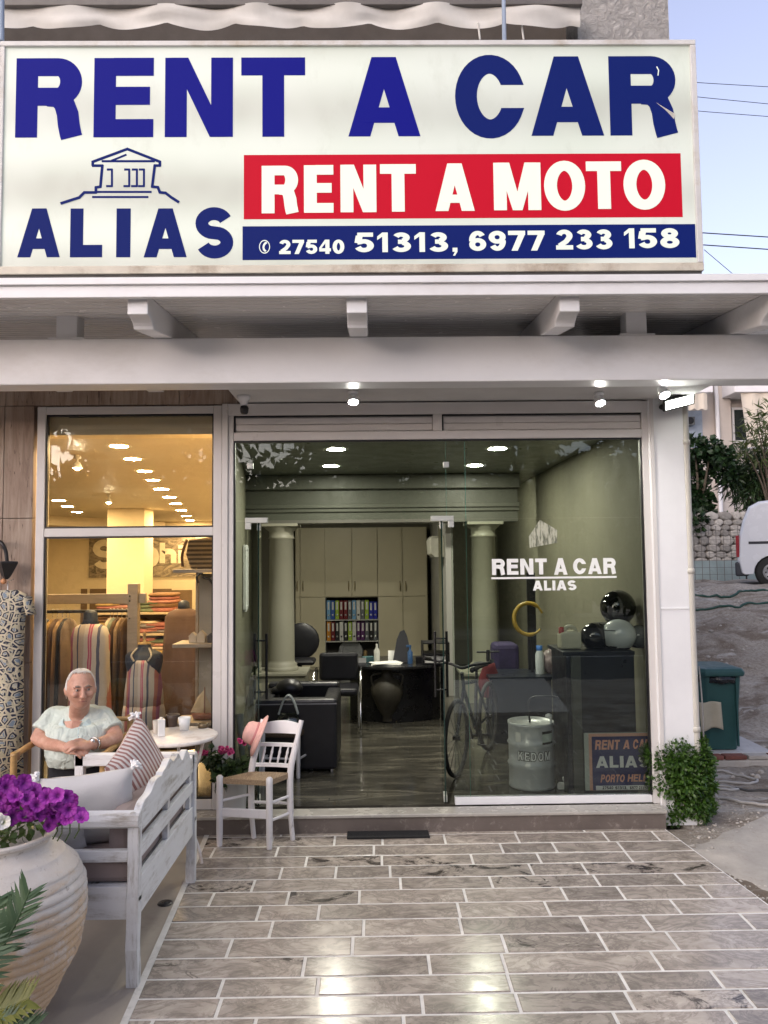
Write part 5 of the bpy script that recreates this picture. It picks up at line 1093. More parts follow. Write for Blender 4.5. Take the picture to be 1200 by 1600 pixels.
mb = MB(); garment(mb, xm, ym, [(zs - .355, 61 * k, .265), (zs - .40, 64 * k, .28), (zs - .5, 67 * k, .3), (zs - .64, 70 * k, .32)], 16, .06); mb.build('dress_tier', DR2, t)
for s in (-1, 1): MB().tube(crv([(xm + s * .055, ym - .085, zs - .005), (xm + s * .078, ym - .075, zs + .04), (xm + s * .045, ym - .03, zs + .09)], 4), .008, 6).build('strap', M('cream_strap', (.6, .52, .42), .8), t)
# clothes on the rail
hc = {'dark brown': (.10, .055, .025), 'ochre': (.26, .16, .05), 'grey brown': (.16, .12, .09), 'black': (.03, .03, .035), 'tan': (.30, .20, .11), 'sage': (.22, .26, .20), 'cream': (.55, .47, .36)}
seq = [(70, 'black', 'first'), (82, 'ochre', ''), (89, 'dark brown', ''), (97, 'tan', ''), (103, 'black', ''), (108, 'grey brown', ''), (172, 'cream', ''), (177, 'sage', ''), (183, 'dark brown', ''), (190, 'tan', ''), (197, 'dark brown', '')]
nth = ['first', 'second', 'third', 'fourth', 'fifth', 'sixth', 'seventh', 'eighth', 'ninth', 'tenth', 'eleventh']
for i, (px, c, _) in enumerate(seq):
    x = P(px, 1000, YG + .1).x; y = YG + .1; t = thing('hanging_garment', (x, y, .5), f'{c} garment on the dark rail of the display window, {nth[i]} from the left', 'garment', 'garments on the display rail')
    mb = MB(); L = .55 + .13 * ((i * 5) % 4); garment(mb, x, y, [(zr - .06, .03, .06), (zr - .09, .045, .22), (zr - .15, .05, .36), (zr - .4, .05, .38), (zr - .4 - L, .065, .42)], 7, .16, 28, i); mb.build('cloth', M('garment_' + c.replace(' ', '_'), hc[c], .9, .25, 7), t)
    MB().tube(crv([(x, y, zr - .07), (x, y, zr - .01), (x, y + .02, zr + .018), (x, y - .016, zr + .02)], 4), .003, 5).build('hanger_hook', STEEL, t)
# shelving with folded clothes
YL = 3.0; X0, X1 = P(150, 960, YL).x, P(266, 960, YL).x
sh = thing('clothes_shelf', ((X0 + X1) / 2, YL, 0), 'cream shelving with folded clothes behind the garment rack', 'shelf')
zsv = [P(230, y, YL).z for y in (957, 990, 1023, 1062, 1105)]
SHC = M('cream_shelf', (.62, .50, .33), .5)
for z in zsv: MB().box(X0, X1, YL, YL + .45, z - .025, z).build('board', SHC, sh, bevel=.003)
MB().box(X0 - .03, X0, YL, YL + .45, .001, zsv[0] + .02).build('side', SHC, sh); MB().box(X1, X1 + .03, YL, YL + .45, .001, zsv[0] - .02).build('side', SHC, sh); MB().box(X0, X1, YL + .451, YL + .47, .001, zsv[0]).build('back', SHC, sh)
FC = [('pink', (.52, .25, .20)), ('cream', (.62, .50, .36)), ('brown', (.22, .12, .06)), ('grey', (.24, .22, .22)), ('rose', (.40, .16, .13)), ('ochre', (.42, .29, .11)), ('green', (.16, .20, .12))]
rf = random.Random(9)
for zi, z in enumerate(zsv[:4]):
    for xi in range(4):
        x = X0 + .12 + xi * (X1 - X0 - .24) / 3; hgt = 0; q = rf.randint(3, 5)
        c0 = FC[(zi * 2 + xi * 3) % 7]
        t = thing('clothes_pile', (x, YL + .2, z), f'folded clothes topped with {c0[0]}, {nth[xi]} pile of the {nth[zi]} shelf', 'clothes', 'folded clothes on the shelves')
        for f in range(q):
            c = c0 if f == q - 1 else FC[rf.randrange(7)]; h = rf.uniform(.03, .055); w_ = rf.uniform(.26, .34)
            rg = []
            for s_ in range(5):
                zz = z + .001 + hgt + h * s_ / 4; e = .88 + .12 * math.sin(math.pi * s_ / 4)
                rg.append([Vector((x + px_ * w_ / 2 * e + rf.uniform(-.006, .006), YL + .2 + py_ * .17 * e + rf.uniform(-.006, .006), zz + rf.uniform(-.004, .004) * (0 < s_ < 4))) for px_, py_ in ((-1, -1), (-.5, -1.03), (0, -1), (.5, -1.03), (1, -1), (1, 1), (0, 1), (-1, 1))])
            MB().loft(rg).build('folded_piece', M('folded_' + c[0], c[1], .95, .3, 14), t); hgt += h
# brown dresses, display shelf and small wares at the right of the window
ym = 1.15; xm = P(287, 1000, ym).x; zs = P(287, 955, ym).z; t = thing('mannequin', (xm, ym, 0), 'mannequin in a long plain brown dress at the right of the display window', 'mannequin', 'dressed mannequins in the display window')
mb = MB(); garment(mb, xm, ym, [(zs + .03, .10, .10), (zs, .26, .16), (zs - .05, .34, .2), (zs - .3, .36, .22), (zs - .8, .46, .28), (.2, .56, .34)], 9, .09); mb.build('dress', M('mauve_brown_cloth', (.12, .075, .06), .85, .2, 5), t); MB().lathe((xm, ym, 0), [(.13, .001), (.13, .015), (.015, .03), (.015, .4)], 14).build('stand', DARKM, t)
MB().loft([ring((xm, ym, zs + dz), w_, w_, n=12) for dz, w_ in ((0, .06), (.08, .05), (.1, .02))]).build('neck', NAVYM, t)
yd = .42; xA, xB = P(277, 1000, yd).x, pA.x - .12
ds = thing('display_shelf', ((xA + xB) / 2, yd, 0), 'narrow grey display shelf with three boards at the right window edge', 'shelf')
zz_ = [P(310, y, yd).z for y in (1003, 1123)]; z_top = P(310, 889, yd).z
for z in zz_ + [z_top]: MB().box(xA, xB, yd - .16, yd + .16, z - .03, z).build('board', WOODG, ds, bevel=.003)
MB().box(P(300, 1000, yd).x, P(304, 1000, yd).x, yd + .12, yd + .155, .001, z_top - .031).build('upright', WOODG, ds); MB().box(xB - .04, xB - .005, yd + .12, yd + .155, .001, z_top - .031).build('upright', WOODG, ds)
MB().box(P(304, 1000, yd).x + .005, xB - .045, yd + .13, yd + .15, .2, z_top - .04).build('back_panel', M('pale_fluted', (.30, .28, .25), .6, .1, 3), ds)
p = P(322, 905, yd - .15); mb = MB().tube(crv([(p.x - .06, p.y, p.z - .03), (p.x - .075, p.y, p.z + .02), (p.x - .04, p.y, p.z + .05), (p.x - .02, p.y, p.z + .015), (p.x + .03, p.y, p.z - .005), (p.x + .07, p.y, p.z - .07)], 6), .010, 7); mb.build('scroll_bracket', BLACK, ds)
p = P(316, 888, yd); sbg = thing('striped_basket', (p.x, yd, z_top), 'dark striped woven bag with handle on top of the display shelf', 'bag')
X0, X1 = P(297, 860, yd).x, P(336, 860, yd).x; MB().prism([(X0 + .03, 0), (X1, 0), (X1, .26), (X0 + .01, .24), (X0 - .01, .12)], lambda u, v_, d: (u, yd - .1 + d, z_top + .001 + v_), 0, .2).build('body', STRIPE('basket_stripes', [(0, (.05, .035, .025)), (.5, (.20, .15, .09))], 28, 2), sbg, bevel=.01)
MB().tube(crv([(X0, yd - .11, z_top + .24), (X0 - .035, yd - .12, z_top + .12), (X0 - .03, yd - .12, z_top + .02)], 5), .012, 7).build('handle', M('brown_leather', (.10, .05, .025), .6), sbg)
for i, (px, s_) in enumerate(((302, 1), (315, 1.15), (330, .9))):
    x = P(px, 995, yd - .05).x; z = zz_[0] + .001
    t = thing('ceramic_house', (x, yd - .05, z), ['small', 'large', 'dark'][i] + ' ceramic house ornament on the upper display board', 'ornament', 'ornaments on the display shelf'); m_ = M('cream_ceramic', (.55, .47, .37), .5) if i < 2 else M('dark_ceramic', (.06, .05, .05), .5)
    MB().box(x - .03 * s_, x + .03 * s_, yd - .08, yd - .02, z, z + .05 * s_).build('body', m_, t, bevel=.004); MB().prism([(-.036 * s_, .05 * s_), (.036 * s_, .05 * s_), (0, .085 * s_)], lambda u, v_, d: (x + u, yd - .085 + d, z + v_), 0, .07).build('roof', m_, t)
x = P(312, 1110, yd - .05).x; z = zz_[1] + .001; t = thing('model_sailboat', (x, yd - .05, z), 'pale model sailing boat on the lower display board', 'ornament')
MB().loft([ring((x + .04 + .0 * q, yd - .05, z + .005 + .045 * q), .09 + .02 * q, .028 + .006 * q, n=14) for q in (0, .5, 1)]).build('hull', M('red_brown_wood', (.22, .08, .045), .5), t)
MB().prism([(-.075, .06), (.03, .055), (.035, .24), (-.02, .18)], lambda u, v_, d: (x + u, yd - .06 + d + .02 * math.sin(v_ * 12), z + v_), 0, .004).build('sail', M('sail_cloth', (.62, .50, .33), .9), t); MB().prism([(.045, .055), (.115, .06), (.045, .20)], lambda u, v_, d: (x + u, yd - .05 + d, z + v_), 0, .004).build('sail', M('sail_tan', (.33, .25, .16), .9), t)
MB().tube([(x + .04, yd - .05, z + .045), (x + .04, yd - .05, z + .26)], .004, 6).build('mast', M('red_brown_wood', (.2, .1, .05)), t)

# ------------------------------------------------------------------ wall lamp and hanging dress left of the window
yw = -.034
p = P(10, 880, -.16); wlm = thing('wall_lamp', (p.x, -.034, p.z), 'black wall lamp with curved arm on the travertine cladding', 'wall lamp')
a = P(-25, 845, yw); MB().box(a.x - .04, a.x + .04, -.05, -.0345, a.z - .12, a.z + .12).build('back_plate', BLACK, wlm, bevel=.005)
MB().tube(crv([P(-20, 850, -.05), P(-8, 846, -.12), P(2, 848, -.16), P(9, 862, -.16), P(11, 880, -.16)], 6), .014, 8).build('arm', BLACK, wlm)
q0 = P(10.5, 879, -.16); MB().lathe(q0, [(.0, .012), (.082, .008), (.086, -.004), (.035, -.10), (.012, -.125), (0, -.125)], 4, sm=False).build('shade', BLACK, wlm); MB().ball(q0 + Vector((-.02, 0, -.14)), .022, 10, 6).build('bulb', M('amber_glass', (.55, .26, .12), .2), wlm)
def floral():
    m, n, l, b = nm('blue_floral_cloth'); v = coords(n, l, 'Object', (1, .4, 1)); vo = n.new('ShaderNodeTexVoronoi'); vo.feature = 'DISTANCE_TO_EDGE'; vo.inputs['Scale'].default_value = 17; l.new(v, vo.inputs[0])
    v2 = n.new('ShaderNodeTexVoronoi'); v2.inputs['Scale'].default_value = 17; l.new(v, v2.inputs[0])
    o = ramp(n, l, vo.outputs[0], [(.05, (.60, .54, .40)), (.10, (.015, .025, .06)), (.20, (.015, .02, .045)), (.23, (.58, .54, .42)), (.30, (.20, .26, .33))]); o = mixc(n, l, ramp(n, l, tnoise(n, l, v, 33, 3), [(.54, 0), (.58, 1)]), o, (.50, .46, .33))
    l.new(o, b.inputs['Base Color']); setp(b, Roughness=.9); return m
hd = thing('hanging_dress', P(8, 1000, -.14), 'long blue and cream floral dress hanging on the stone wall at the left edge', 'dress')
yy = -.15; kx = P(40, 1000, yy).x - P(39, 1000, yy).x; x_ = P(6, 1000, yy).x; zt = P(20, 922, yy).z
mb = MB(); garment(mb, x_, yy, [(zt, 40 * kx, .08), (zt - .03, 66 * kx, .12), (zt - .07, 74 * kx, .15), (zt - .2, 64 * kx, .16), (zt - .5, 58 * kx, .17), (zt - .9, 62 * kx, .18), (zt - 1.35, 66 * kx, .18)], 9, .07); mb.build('cloth', floral(), hd)
mb = MB().loft([ring((x_ + 34 * kx + .012 * q, yy, zt - .05 - .045 * q), .035, .05, n=10) for q in range(4)]); mb.build('sleeve', MATS['blue_floral_cloth'], hd)
MB().tube([(x_ + .02, yy, zt - .01), (x_ + .02, yy, zt + .06), (x_ + .02, yy + .1, zt + .08)], .004, 6).build('hook', STEEL, hd)
# ------------------------------------------------------------------ white bench with cushions
WOODW = None
def whitewash(name, c1=(.72, .73, .74), c2=(.30, .27, .23), th=.54, st=(1.2, 9, 9)):
    m, n, l, b = nm(name); v = coords(n, l, 'Object', st); a = tnoise(n, l, v, 2.6, 8, .7, .4); v2 = coords(n, l, 'Object')
    k = n.new('ShaderNodeMath'); k.operation = 'MULTIPLY'; l.new(ramp(n, l, a, [(th - .08, 0), (th + .06, 1)]), k.inputs[0]); l.new(ramp(n, l, tnoise(n, l, v2, 3.5, 5, .7), [(.42, .1), (.62, 1)]), k.inputs[1])
    o = mixc(n, l, k.outputs[0], c1, c2); o = mixc(n, l, ramp(n, l, tnoise(n, l, v2, 1.6, 3), [(.4, 0), (.7, .25)]), o, (.58, .56, .50)); l.new(o, b.inputs['Base Color']); setp(b, Roughness=.6); bump(n, l, b, a, .35, .003); return m
WBX = whitewash('whitewashed_wood_x'); WBY = whitewash('whitewashed_wood_y', st=(9, 1.2, 9)); WBZ = whitewash('whitewashed_wood_z', st=(9, 9, 1.2))
WALKZ = lambda y: paveZ(y) - .004
n0 = G(209, 1547, -.17); f0 = G(297, 1378, -.155)
bxr = (n0.x + f0.x) / 2; yN, yFar = n0.y, f0.y; xFr = bxr - .70
bn = thing('garden_bench', ((bxr + xFr) / 2, (yN + yFar) / 2, WALKZ(yN)), 'weathered white wooden bench with carved back standing on the cement walkway', 'bench')
zg = WALKZ(yN); zz = lambda py: P(209, py, yN).z
zTop, zArm0, zM1, zM0, zB1, zB0 = zz(1266), zz(1294), zz(1330), zz(1348), zz(1386), zz(1438)
def legc(x, y, s, h, zg_, name='leg'):
    pr = [(0, 0), (.045, 0), (.05, .08), (.032, .2), (.045, .32), (.052, .42), (.052, h), (0, h), (-.004, .42), (-.004, .3), (-.016, .18), (.0, .08)]
    MB().prism([(u * s, v) for u, v in pr], lambda u, v, d: (x + d, y + u, zg_ + .001 + v), -.028, .028).build(name, WBZ, bn, bevel=.004)
# corner posts (near, far) x (back, front)
for x in (bxr, xFr):
    legc(x, yN, 1, zB0 - zg + .1, zg); legc(x, yFar, -1, zB0 - WALKZ(yFar) + .1, WALKZ(yFar))
for y, s in ((yN, 1), (yFar, -1)):
    for x in (bxr, xFr): MB().box(x - .028, x + .028, y if s > 0 else y - .05, y + .05 if s > 0 else y, zB0 + .08, zTop - .015).build('post', WBZ, bn, bevel=.004)
    ya_, yb_ = (y + .006, y + .044) if s > 0 else (y - .044, y - .006)
    a, b = xFr + .029, bxr - .029
    c = MB(); c.prism([(0, 0), (-.02, .012), (-.022, .04), (-.01, .066), (.02, .078), (.05, .07), (.05, 0)], lambda u, v, d: (d, (y + .0 + u) if s > 0 else (y - u), zArm0 + v), xFr - .03, bxr + .03); c.build('armrest', WBX, bn, bevel=.004)
    MB().box(a, b, ya_, yb_, zM0, zM1).build('side_rail', WBX, bn, bevel=.003); MB().box(a, b, ya_, yb_, zB0, zB1).build('side_panel', WBX, bn, bevel=.003)
    for x in (bxr, xFr): MB().lathe((x, y + (.0 if s > 0 else 0), zTop - .03), [(0, -.012), (.018, -.012), (.024, 0), (.018, .012), (0, .012)], 12, 'y').build('rosette', WBX, bn)
# back: carved crest, middle rail, lower panel, uprights
yA, yB_ = yN + .052, yFar - .052; Lb = yB_ - yA; pr = []
for k in range(61):
    t = k / 60; e = min(t, 1 - t); h = .0 + .055 * smooth(.02, .16, e) + .03 * smooth(.24, .34, e) + .018 * math.sin(t * math.pi * 10) * (1 if .03 < e < .36 else .3) + .03 * smooth(.42, .5, e)
    pr.append((yA + Lb * t, zTop - .02 + h))
pr += [(yB_, zTop - .125), (yA, zTop - .125)]
MB().prism(pr, lambda u, v, d: (d, u, v), bxr - .02, bxr + .018).build('crest_rail', WBY, bn, bevel=.003)
MB().box(bxr - .018, bxr + .016, yA, yB_, zM0 - .005, zM1 + .012).build('back_rail', WBY, bn, bevel=.003); MB().box(bxr - .019, bxr + .017, yA, yB_, zB0, zB1 + .02).build('back_panel', WBY, bn, bevel=.003)
for t in (.5,):
    y = yA + Lb * t
    for z0, z1 in ((zB1 + .021, zM0 - .006), (zM1 + .013, zTop - .126)): MB().box(bxr - .02, bxr + .012, y - .022, y + .022, z0, z1).build('back_upright', WBZ, bn, bevel=.003)
for t in (.03, .97):
    y = yA + Lb * t
    for z0, z1 in ((zB1 + .021, zM0 - .006), (zM1 + .013, zTop - .126)): MB().box(bxr - .018, bxr + .010, y - .025, y + .025, z0, z1).build('back_upright', WBZ, bn, bevel=.003)
MB().box(xFr - .005, bxr - .03, yN + .052, yFar - .052, zB1 - .035, zB1 - .01).build('seat', WBY, bn, bevel=.003)
MB().box(xFr - .012, xFr + .02, yN + .052, yFar - .052, zB0, zB1 - .036).build('front_apron', WBY, bn, bevel=.003)
def pillow(mb, c, w_, h, t, Mx, n=18):
    c = Vector(c)
    def f(u, v, s):
        a, b = u * 2 - 1, v * 2 - 1; e = (1 - a ** 4) * (1 - b ** 4); pin = 1 - .07 * (1 - abs(a)) * b * b * 0; 
        x = a * w_ / 2 * (1 - .08 * (1 - b * b)); z = b * h / 2 * (1 - .08 * (1 - a * a))
        return c + Mx @ Vector((x, s * t / 2 * e ** .5 + .006 * noise.noise((a * 2, b * 2, s)), z))
    mb.grid(lambda u, v: f(u, v, 1), n, n); mb.grid(lambda u, v: f(u, v, -1), n, n)
def cubefy(*cols): return Matrix(cols).transposed()
MAUVE = M('mauve_cushion', (.30, .24, .225), .92, .07, 5, .3, 160); LINEN = M('pale_linen', (.58, .575, .57), .92, .05, 5, .35, 170)
sc1 = MB().box(xFr + .0, bxr - .035, yN + .06, yFar - .06, zB1 - .008, zB1 + .115); tag(sc1.build('seat_cushion', MAUVE, bevel=.03), 'long mauve seat cushion lying on the white bench', 'cushion')
bc = MB().box(bxr - .15, bxr - .034, yN + .07, yFar - .07, zB1 + .118, zTop - .03); bco = bc.build('back_cushion', MAUVE, bevel=.035); tag(bco, 'mauve back cushion leaning against the bench back', 'cushion')
def tassel(c, d, parent, m):
    mb = MB(); c = Vector(c); rt_ = random.Random(int(c.x * 1e4) & 255)
    for k in range(16):
        q = Vector((rt_.uniform(-1, 1), rt_.uniform(-1, 1), rt_.uniform(-.5, 1))).normalized(); q = (q + Vector(d) * .8).normalized()
        mb.tube([c, c + q * .022, c + q * .045 + Vector((0, 0, -.008))], [.007, .008, .006], 6)
    mb.ball(c, .014, 8, 6); mb.build('tassel', m, parent)
# white tasselled pillow standing behind the near armrest
pl = P(126, 1238, yN + .22); t = thing('tassel_pillow', (pl.x, pl.y, zB1 + .12), 'pale linen pillow with white corner tassels on the bench', 'pillow')
Mx = cubefy(Vector((.97, .22, .06)).normalized(), Vector((-.22, .93, .30)).normalized(), Vector((0, -.30, .95)).normalized())
Wp, Hp = .46, .42; pcen = P(140, 1264, yN + .24)
mb = MB(); pillow(mb, pcen, Wp, Hp, .15, Mx); mb.build('cushion', LINEN, t)
TAS = M('white_yarn', (.80, .80, .80), .95, .05, 9)
for sx_ in (-1, 1): tassel(pcen + Mx @ Vector((sx_ * Wp * .5, 0, Hp * .49)), Mx @ Vector((sx_ * .7, 0, .8)), t, TAS)
# second pillow seen through the side, striped pillow against the back
mb = MB(); pillow(mb, (bxr - .46, yN + .16, zB1 + .20), .36, .16, .12, cubefy(Vector((1, 0, 0)), Vector((0, .96, .26)), Vector((0, -.26, .96)))); tag(mb.build('linen_pillow', LINEN), 'grey linen pillow lying behind the side rail of the bench', 'pillow')
STR = STRIPE('pink_stripe_cloth', [(0, (.66, .60, .57)), (.52, (.33, .17, .15))], 34, 0, wob=.02)
sp_c = P(219, 1206, yN + .62); t = thing('striped_pillow', (sp_c.x, sp_c.y, zB1 + .12), 'pink and white striped pillow with tassel leaning on the bench back', 'pillow')
Mx = cubefy(Vector((.22, .80, .55)).normalized(), Vector((.93, -.05, -.35)).normalized(), Vector((-.25, -.55, .78)).normalized()); 
x_ax = Vector((.10, .86, .42)).normalized(); y_ax = Vector((.93, -.22, .25)); y_ax = (y_ax - x_ax * y_ax.dot(x_ax)).normalized(); z_ax = x_ax.cross(y_ax); Mx = cubefy(x_ax, y_ax, z_ax)
mb = MB(); pillow(mb, (0, 0, 0), .46, .46, .14, Matrix.Identity(3)); so_ = mb.build('cushion', STR, None); so_.parent = t; so_.location = sp_c - Vector(t.location); so_.rotation_euler = Mx.to_euler()
me = so_.data; zoff = min(v.co.z for v in me.vertices) * 0
# note: mesh origin is its base, shift so that the pillow is centred
for v in me.vertices: v.co.z -= .23
tassel(sp_c + Mx @ Vector((.22, -.02, -.22)) , Vector((0, -.3, .3)), t, TAS)

# ------------------------------------------------------------------ white taverna chair, hat, stool, bag
CHW = whitewash('chipped_white_paint', (.76, .74, .745), (.16, .12, .10), .66, (5, 5, 1.5))
def rush(name, c1, c2):
    m, n, l, b = nm(name); v = coords(n, l, 'Object', (60, 6, 60)); a = tnoise(n, l, v, 2, 5, .7, .5); l.new(ramp(n, l, a, [(.3, c1), (.7, c2)]), b.inputs['Base Color']); setp(b, Roughness=.9); bump(n, l, b, a, .8, .008); return m
RUSH = rush('rush_seat', (.20, .13, .07), (.45, .34, .22))
fl, fr_, rl, rr_ = GP(343, 1322), GP(421, 1327), GP(393, 1310), GP(454, 1313)
cc_ = (fl + fr_ + rl + rr_) / 4; zc = cc_.z
fx_ = ((fr_ + rr_) - (fl + rl)); fx_.z = 0; wf = (fr_ - fl).length; wr = (rr_ - rl).length
ch = thing('rush_chair', cc_, 'white painted wooden chair with rush seat standing before the step', 'chair')
up = lambda p, z: Vector((p.x, p.y, zc + z))
hs = P(421, 1217, fr_.y).z - zc
bk_ = ((rl + rr_) - (fl + fr_)); bk_.z = 0; bk_ = bk_.normalized()
topz = P(459, 1124, rr_.y + .1).z - zc
for p in (fl, fr_): MB().tube([up(p, .001), up(p, .1), up(p, hs - .03), up(p, hs), up(p, hs + .012)], [.019, .023, .024, .024, .012], 10).build('leg', CHW, ch)
bt = {}
for key, p in (('l', rl), ('r', rr_)):
    MB().tube(crv([up(p, .001) + bk_ * .02, up(p, .2), up(p, hs), up(p, .65) + bk_ * .045, up(p, topz) + bk_ * .10], 4), [.018] * 4 + [.024] * 9 + [.018] * 4, 10).build('leg', CHW, ch)
    bt[key] = lambda z, p=p: up(p, z) + bk_ * (.10 * max(0, (z - hs) / (topz - hs)) ** 1.3)
L_, R2 = bt['l'], bt['r']
def slat(z0, z1, th, arch, name):
    mb = MB(); v = []
    for k in range(11):
        t = k / 10; b_ = .02 * (1 - (2 * t - 1) ** 2); a = L_(z0) * (1 - t) + R2(z0) * t + bk_ * b_; c = L_(z1) * (1 - t) + R2(z1) * t + bk_ * b_ + Vector((0, 0, arch * (1 - (2 * t - 1) ** 2)))
        v += [a - bk_ * th, c - bk_ * th, c + bk_ * th, a + bk_ * th]
    f = [(4 * k + i, 4 * k + (i + 1) % 4, 4 * k + 4 + (i + 1) % 4, 4 * k + 4 + i) for k in range(10) for i in range(4)] + [(0, 1, 2, 3), (43, 42, 41, 40)]
    mb.add(v, f); mb.build(name, CHW, ch, bevel=.004)
H = topz
slat(H - .095, H - .03, .009, .025, 'top_rail'); slat(H - .185, H - .158, .011, 0, 'back_rail'); slat(H - .325, H - .298, .011, 0, 'back_rail')
for k in range(4):
    t = (k + 1) / 5; a = L_(H - .3) * (1 - t) + R2(H - .3) * t + bk_ * .014; b = L_(H - .18) * (1 - t) + R2(H - .18) * t + bk_ * .014
    MB().tube([a, a.lerp(b, .2), a.lerp(b, .35), a.lerp(b, .5), a.lerp(b, .65), a.lerp(b, .8), b], [.007, .007, .011, .008, .011, .007, .007], 8).build('spindle', CHW, ch)
MB().bar(up(fl, .235), up(fr_, .235), .018, .06).build('stretcher', CHW, ch, bevel=.004)
for z in (.19, .31): MB().tube([up(fr_, z), up(rr_, z + .005)], .011, 8).build('stretcher', CHW, ch); MB().tube([up(fl, z), up(rl, z + .005)], .011, 8).build('stretcher', CHW, ch)
MB().tube([up(rl, .26), up(rr_, .26)], .011, 8).build('stretcher', CHW, ch)
mb = MB(); cs = [up(fl, hs - .03), up(fr_, hs - .03), up(rr_, hs - .02), up(rl, hs - .02)]
def seatf(u, v, s): p = cs[0].lerp(cs[1], u).lerp(cs[3].lerp(cs[2], u), v); e = min(u, 1 - u, v, 1 - v); return p + Vector((0, 0, s * (.018 + .008 * smooth(0, .15, e)) - .014 * smooth(.1, .5, e)))
mb.grid(lambda u, v: seatf(u, v, 1), 14, 14).grid(lambda u, v: seatf(u, v, -1), 14, 14)
mb.v and mb.add([seatf(k / 14, 0, s) for s in (-1, 1) for k in range(15)], [(k, k + 1, 16 + k, 15 + k) for k in range(14)]).add([seatf(1, k / 14, s) for s in (-1, 1) for k in range(15)], [(k, k + 1, 16 + k, 15 + k) for k in range(14)]).add([seatf(0, k / 14, s) for s in (-1, 1) for k in range(15)], [(k, k + 1, 16 + k, 15 + k) for k in range(14)])
mb.build('seat', RUSH, ch)
# pink hat hung on the chair's left post
hp = L_(H - .06) + Vector((-.02, -.03, -.03)); ht = thing('straw_hat', hp, 'pink wide brimmed straw hat hung on the corner of the white chair', 'hat')
axh = Vector((-.80, -.12, .36)).normalized(); Mh = axh.to_track_quat('Z', 'Y').to_matrix().to_4x4(); Th = Matrix.Translation(hp + Vector((-.005, 0, -.01))) @ Mh
PINK = M('pink_straw', (.72, .42, .37), .85, .08, 30, .5, 220)
MB(Th).lathe((0, 0, 0), [(.150, -.026), (.153, -.02), (.125, -.006), (.088, .0), (.082, .018), (.077, .062), (.06, .086), (.028, .095), (0, .093)], 36).build('crown', PINK, ht, solid=.004)
MB(Th).lathe((0, 0, 0), [(.0845, .006), (.084, .026)], 36).build('ribbon', M('pink_ribbon', (.55, .22, .22), .7), ht, solid=.004)
# rush stool inside the doorway with a clear bag
sq = [G(466, 1216, 0), G(477, 1205, 0), G(412, 1203, 0), G(402, 1212, 0)]; sq = [sq[0], sq[0] + Vector((.09, .26, 0)), sq[0] + Vector((-.24, .32, 0)), sq[0] + Vector((-.31, .05, 0))]
sc_c = sum(sq, Vector()) / 4; st = thing('rush_stool', sc_c, 'low white stool with brown woven seat behind the white chair', 'stool'); zs_ = P(440, 1139, sc_c.y).z
for p in sq: MB().tube([p + Vector((0, 0, .001)), Vector((p.x, p.y, zs_ + .015))], [.017, .02], 8).build('leg', CHW, st)
v = [q + (sc_c - q).normalized() * .01 for q in sq]; mb = MB().add([Vector((q.x, q.y, z)) for z in (zs_ - .05, zs_) for q in v], [(3, 2, 1, 0), (4, 5, 6, 7), (0, 1, 5, 4), (1, 2, 6, 5), (2, 3, 7, 6), (3, 0, 4, 7)]); mb.build('seat', rush('dark_rush', (.05, .032, .02), (.16, .11, .07)), st, bevel=.015)
for i in range(4): MB().tube([sq[i] + Vector((0, 0, .16)), sq[(i + 1) % 4] + Vector((0, 0, .16))], .010, 7).build('stretcher', CHW, st)
bgc = sc_c + Vector((.02, -.05, 0)); clr = GLASS('clear_plastic', (.86, .90, .86), 2.2)
cbg = thing('clear_bag', Vector((bgc.x, bgc.y, zs_)), 'clear plastic bag with looped handle on the woven stool', 'bag')
MB().loft([ring((bgc.x, bgc.y, zs_ + z), a, b, n=18) for z, a, b in ((.002, .10, .06), (.05, .115, .07), (.1, .10, .055), (.15, .085, .02))]).build('bag', clr, cbg)
mb = MB()
for s in (-1, 1): mb.tube(crv([(bgc.x - .085, bgc.y + s * .015, zs_ + .14), (bgc.x - .045, bgc.y + s * .02, zs_ + .25), (bgc.x, bgc.y + s * .02, zs_ + .3), (bgc.x + .045, bgc.y + s * .02, zs_ + .25), (bgc.x + .085, bgc.y + s * .015, zs_ + .14)], 6), .009, 7)
mb.build('handle', M('pale_clear_rim', (.42, .46, .43), .2), cbg)
MB().ball((bgc.x, bgc.y, zs_ + .05), (.085, .045, .045), 14, 8).build('content', M('grey_green_cloth', (.10, .13, .11), .6), cbg)

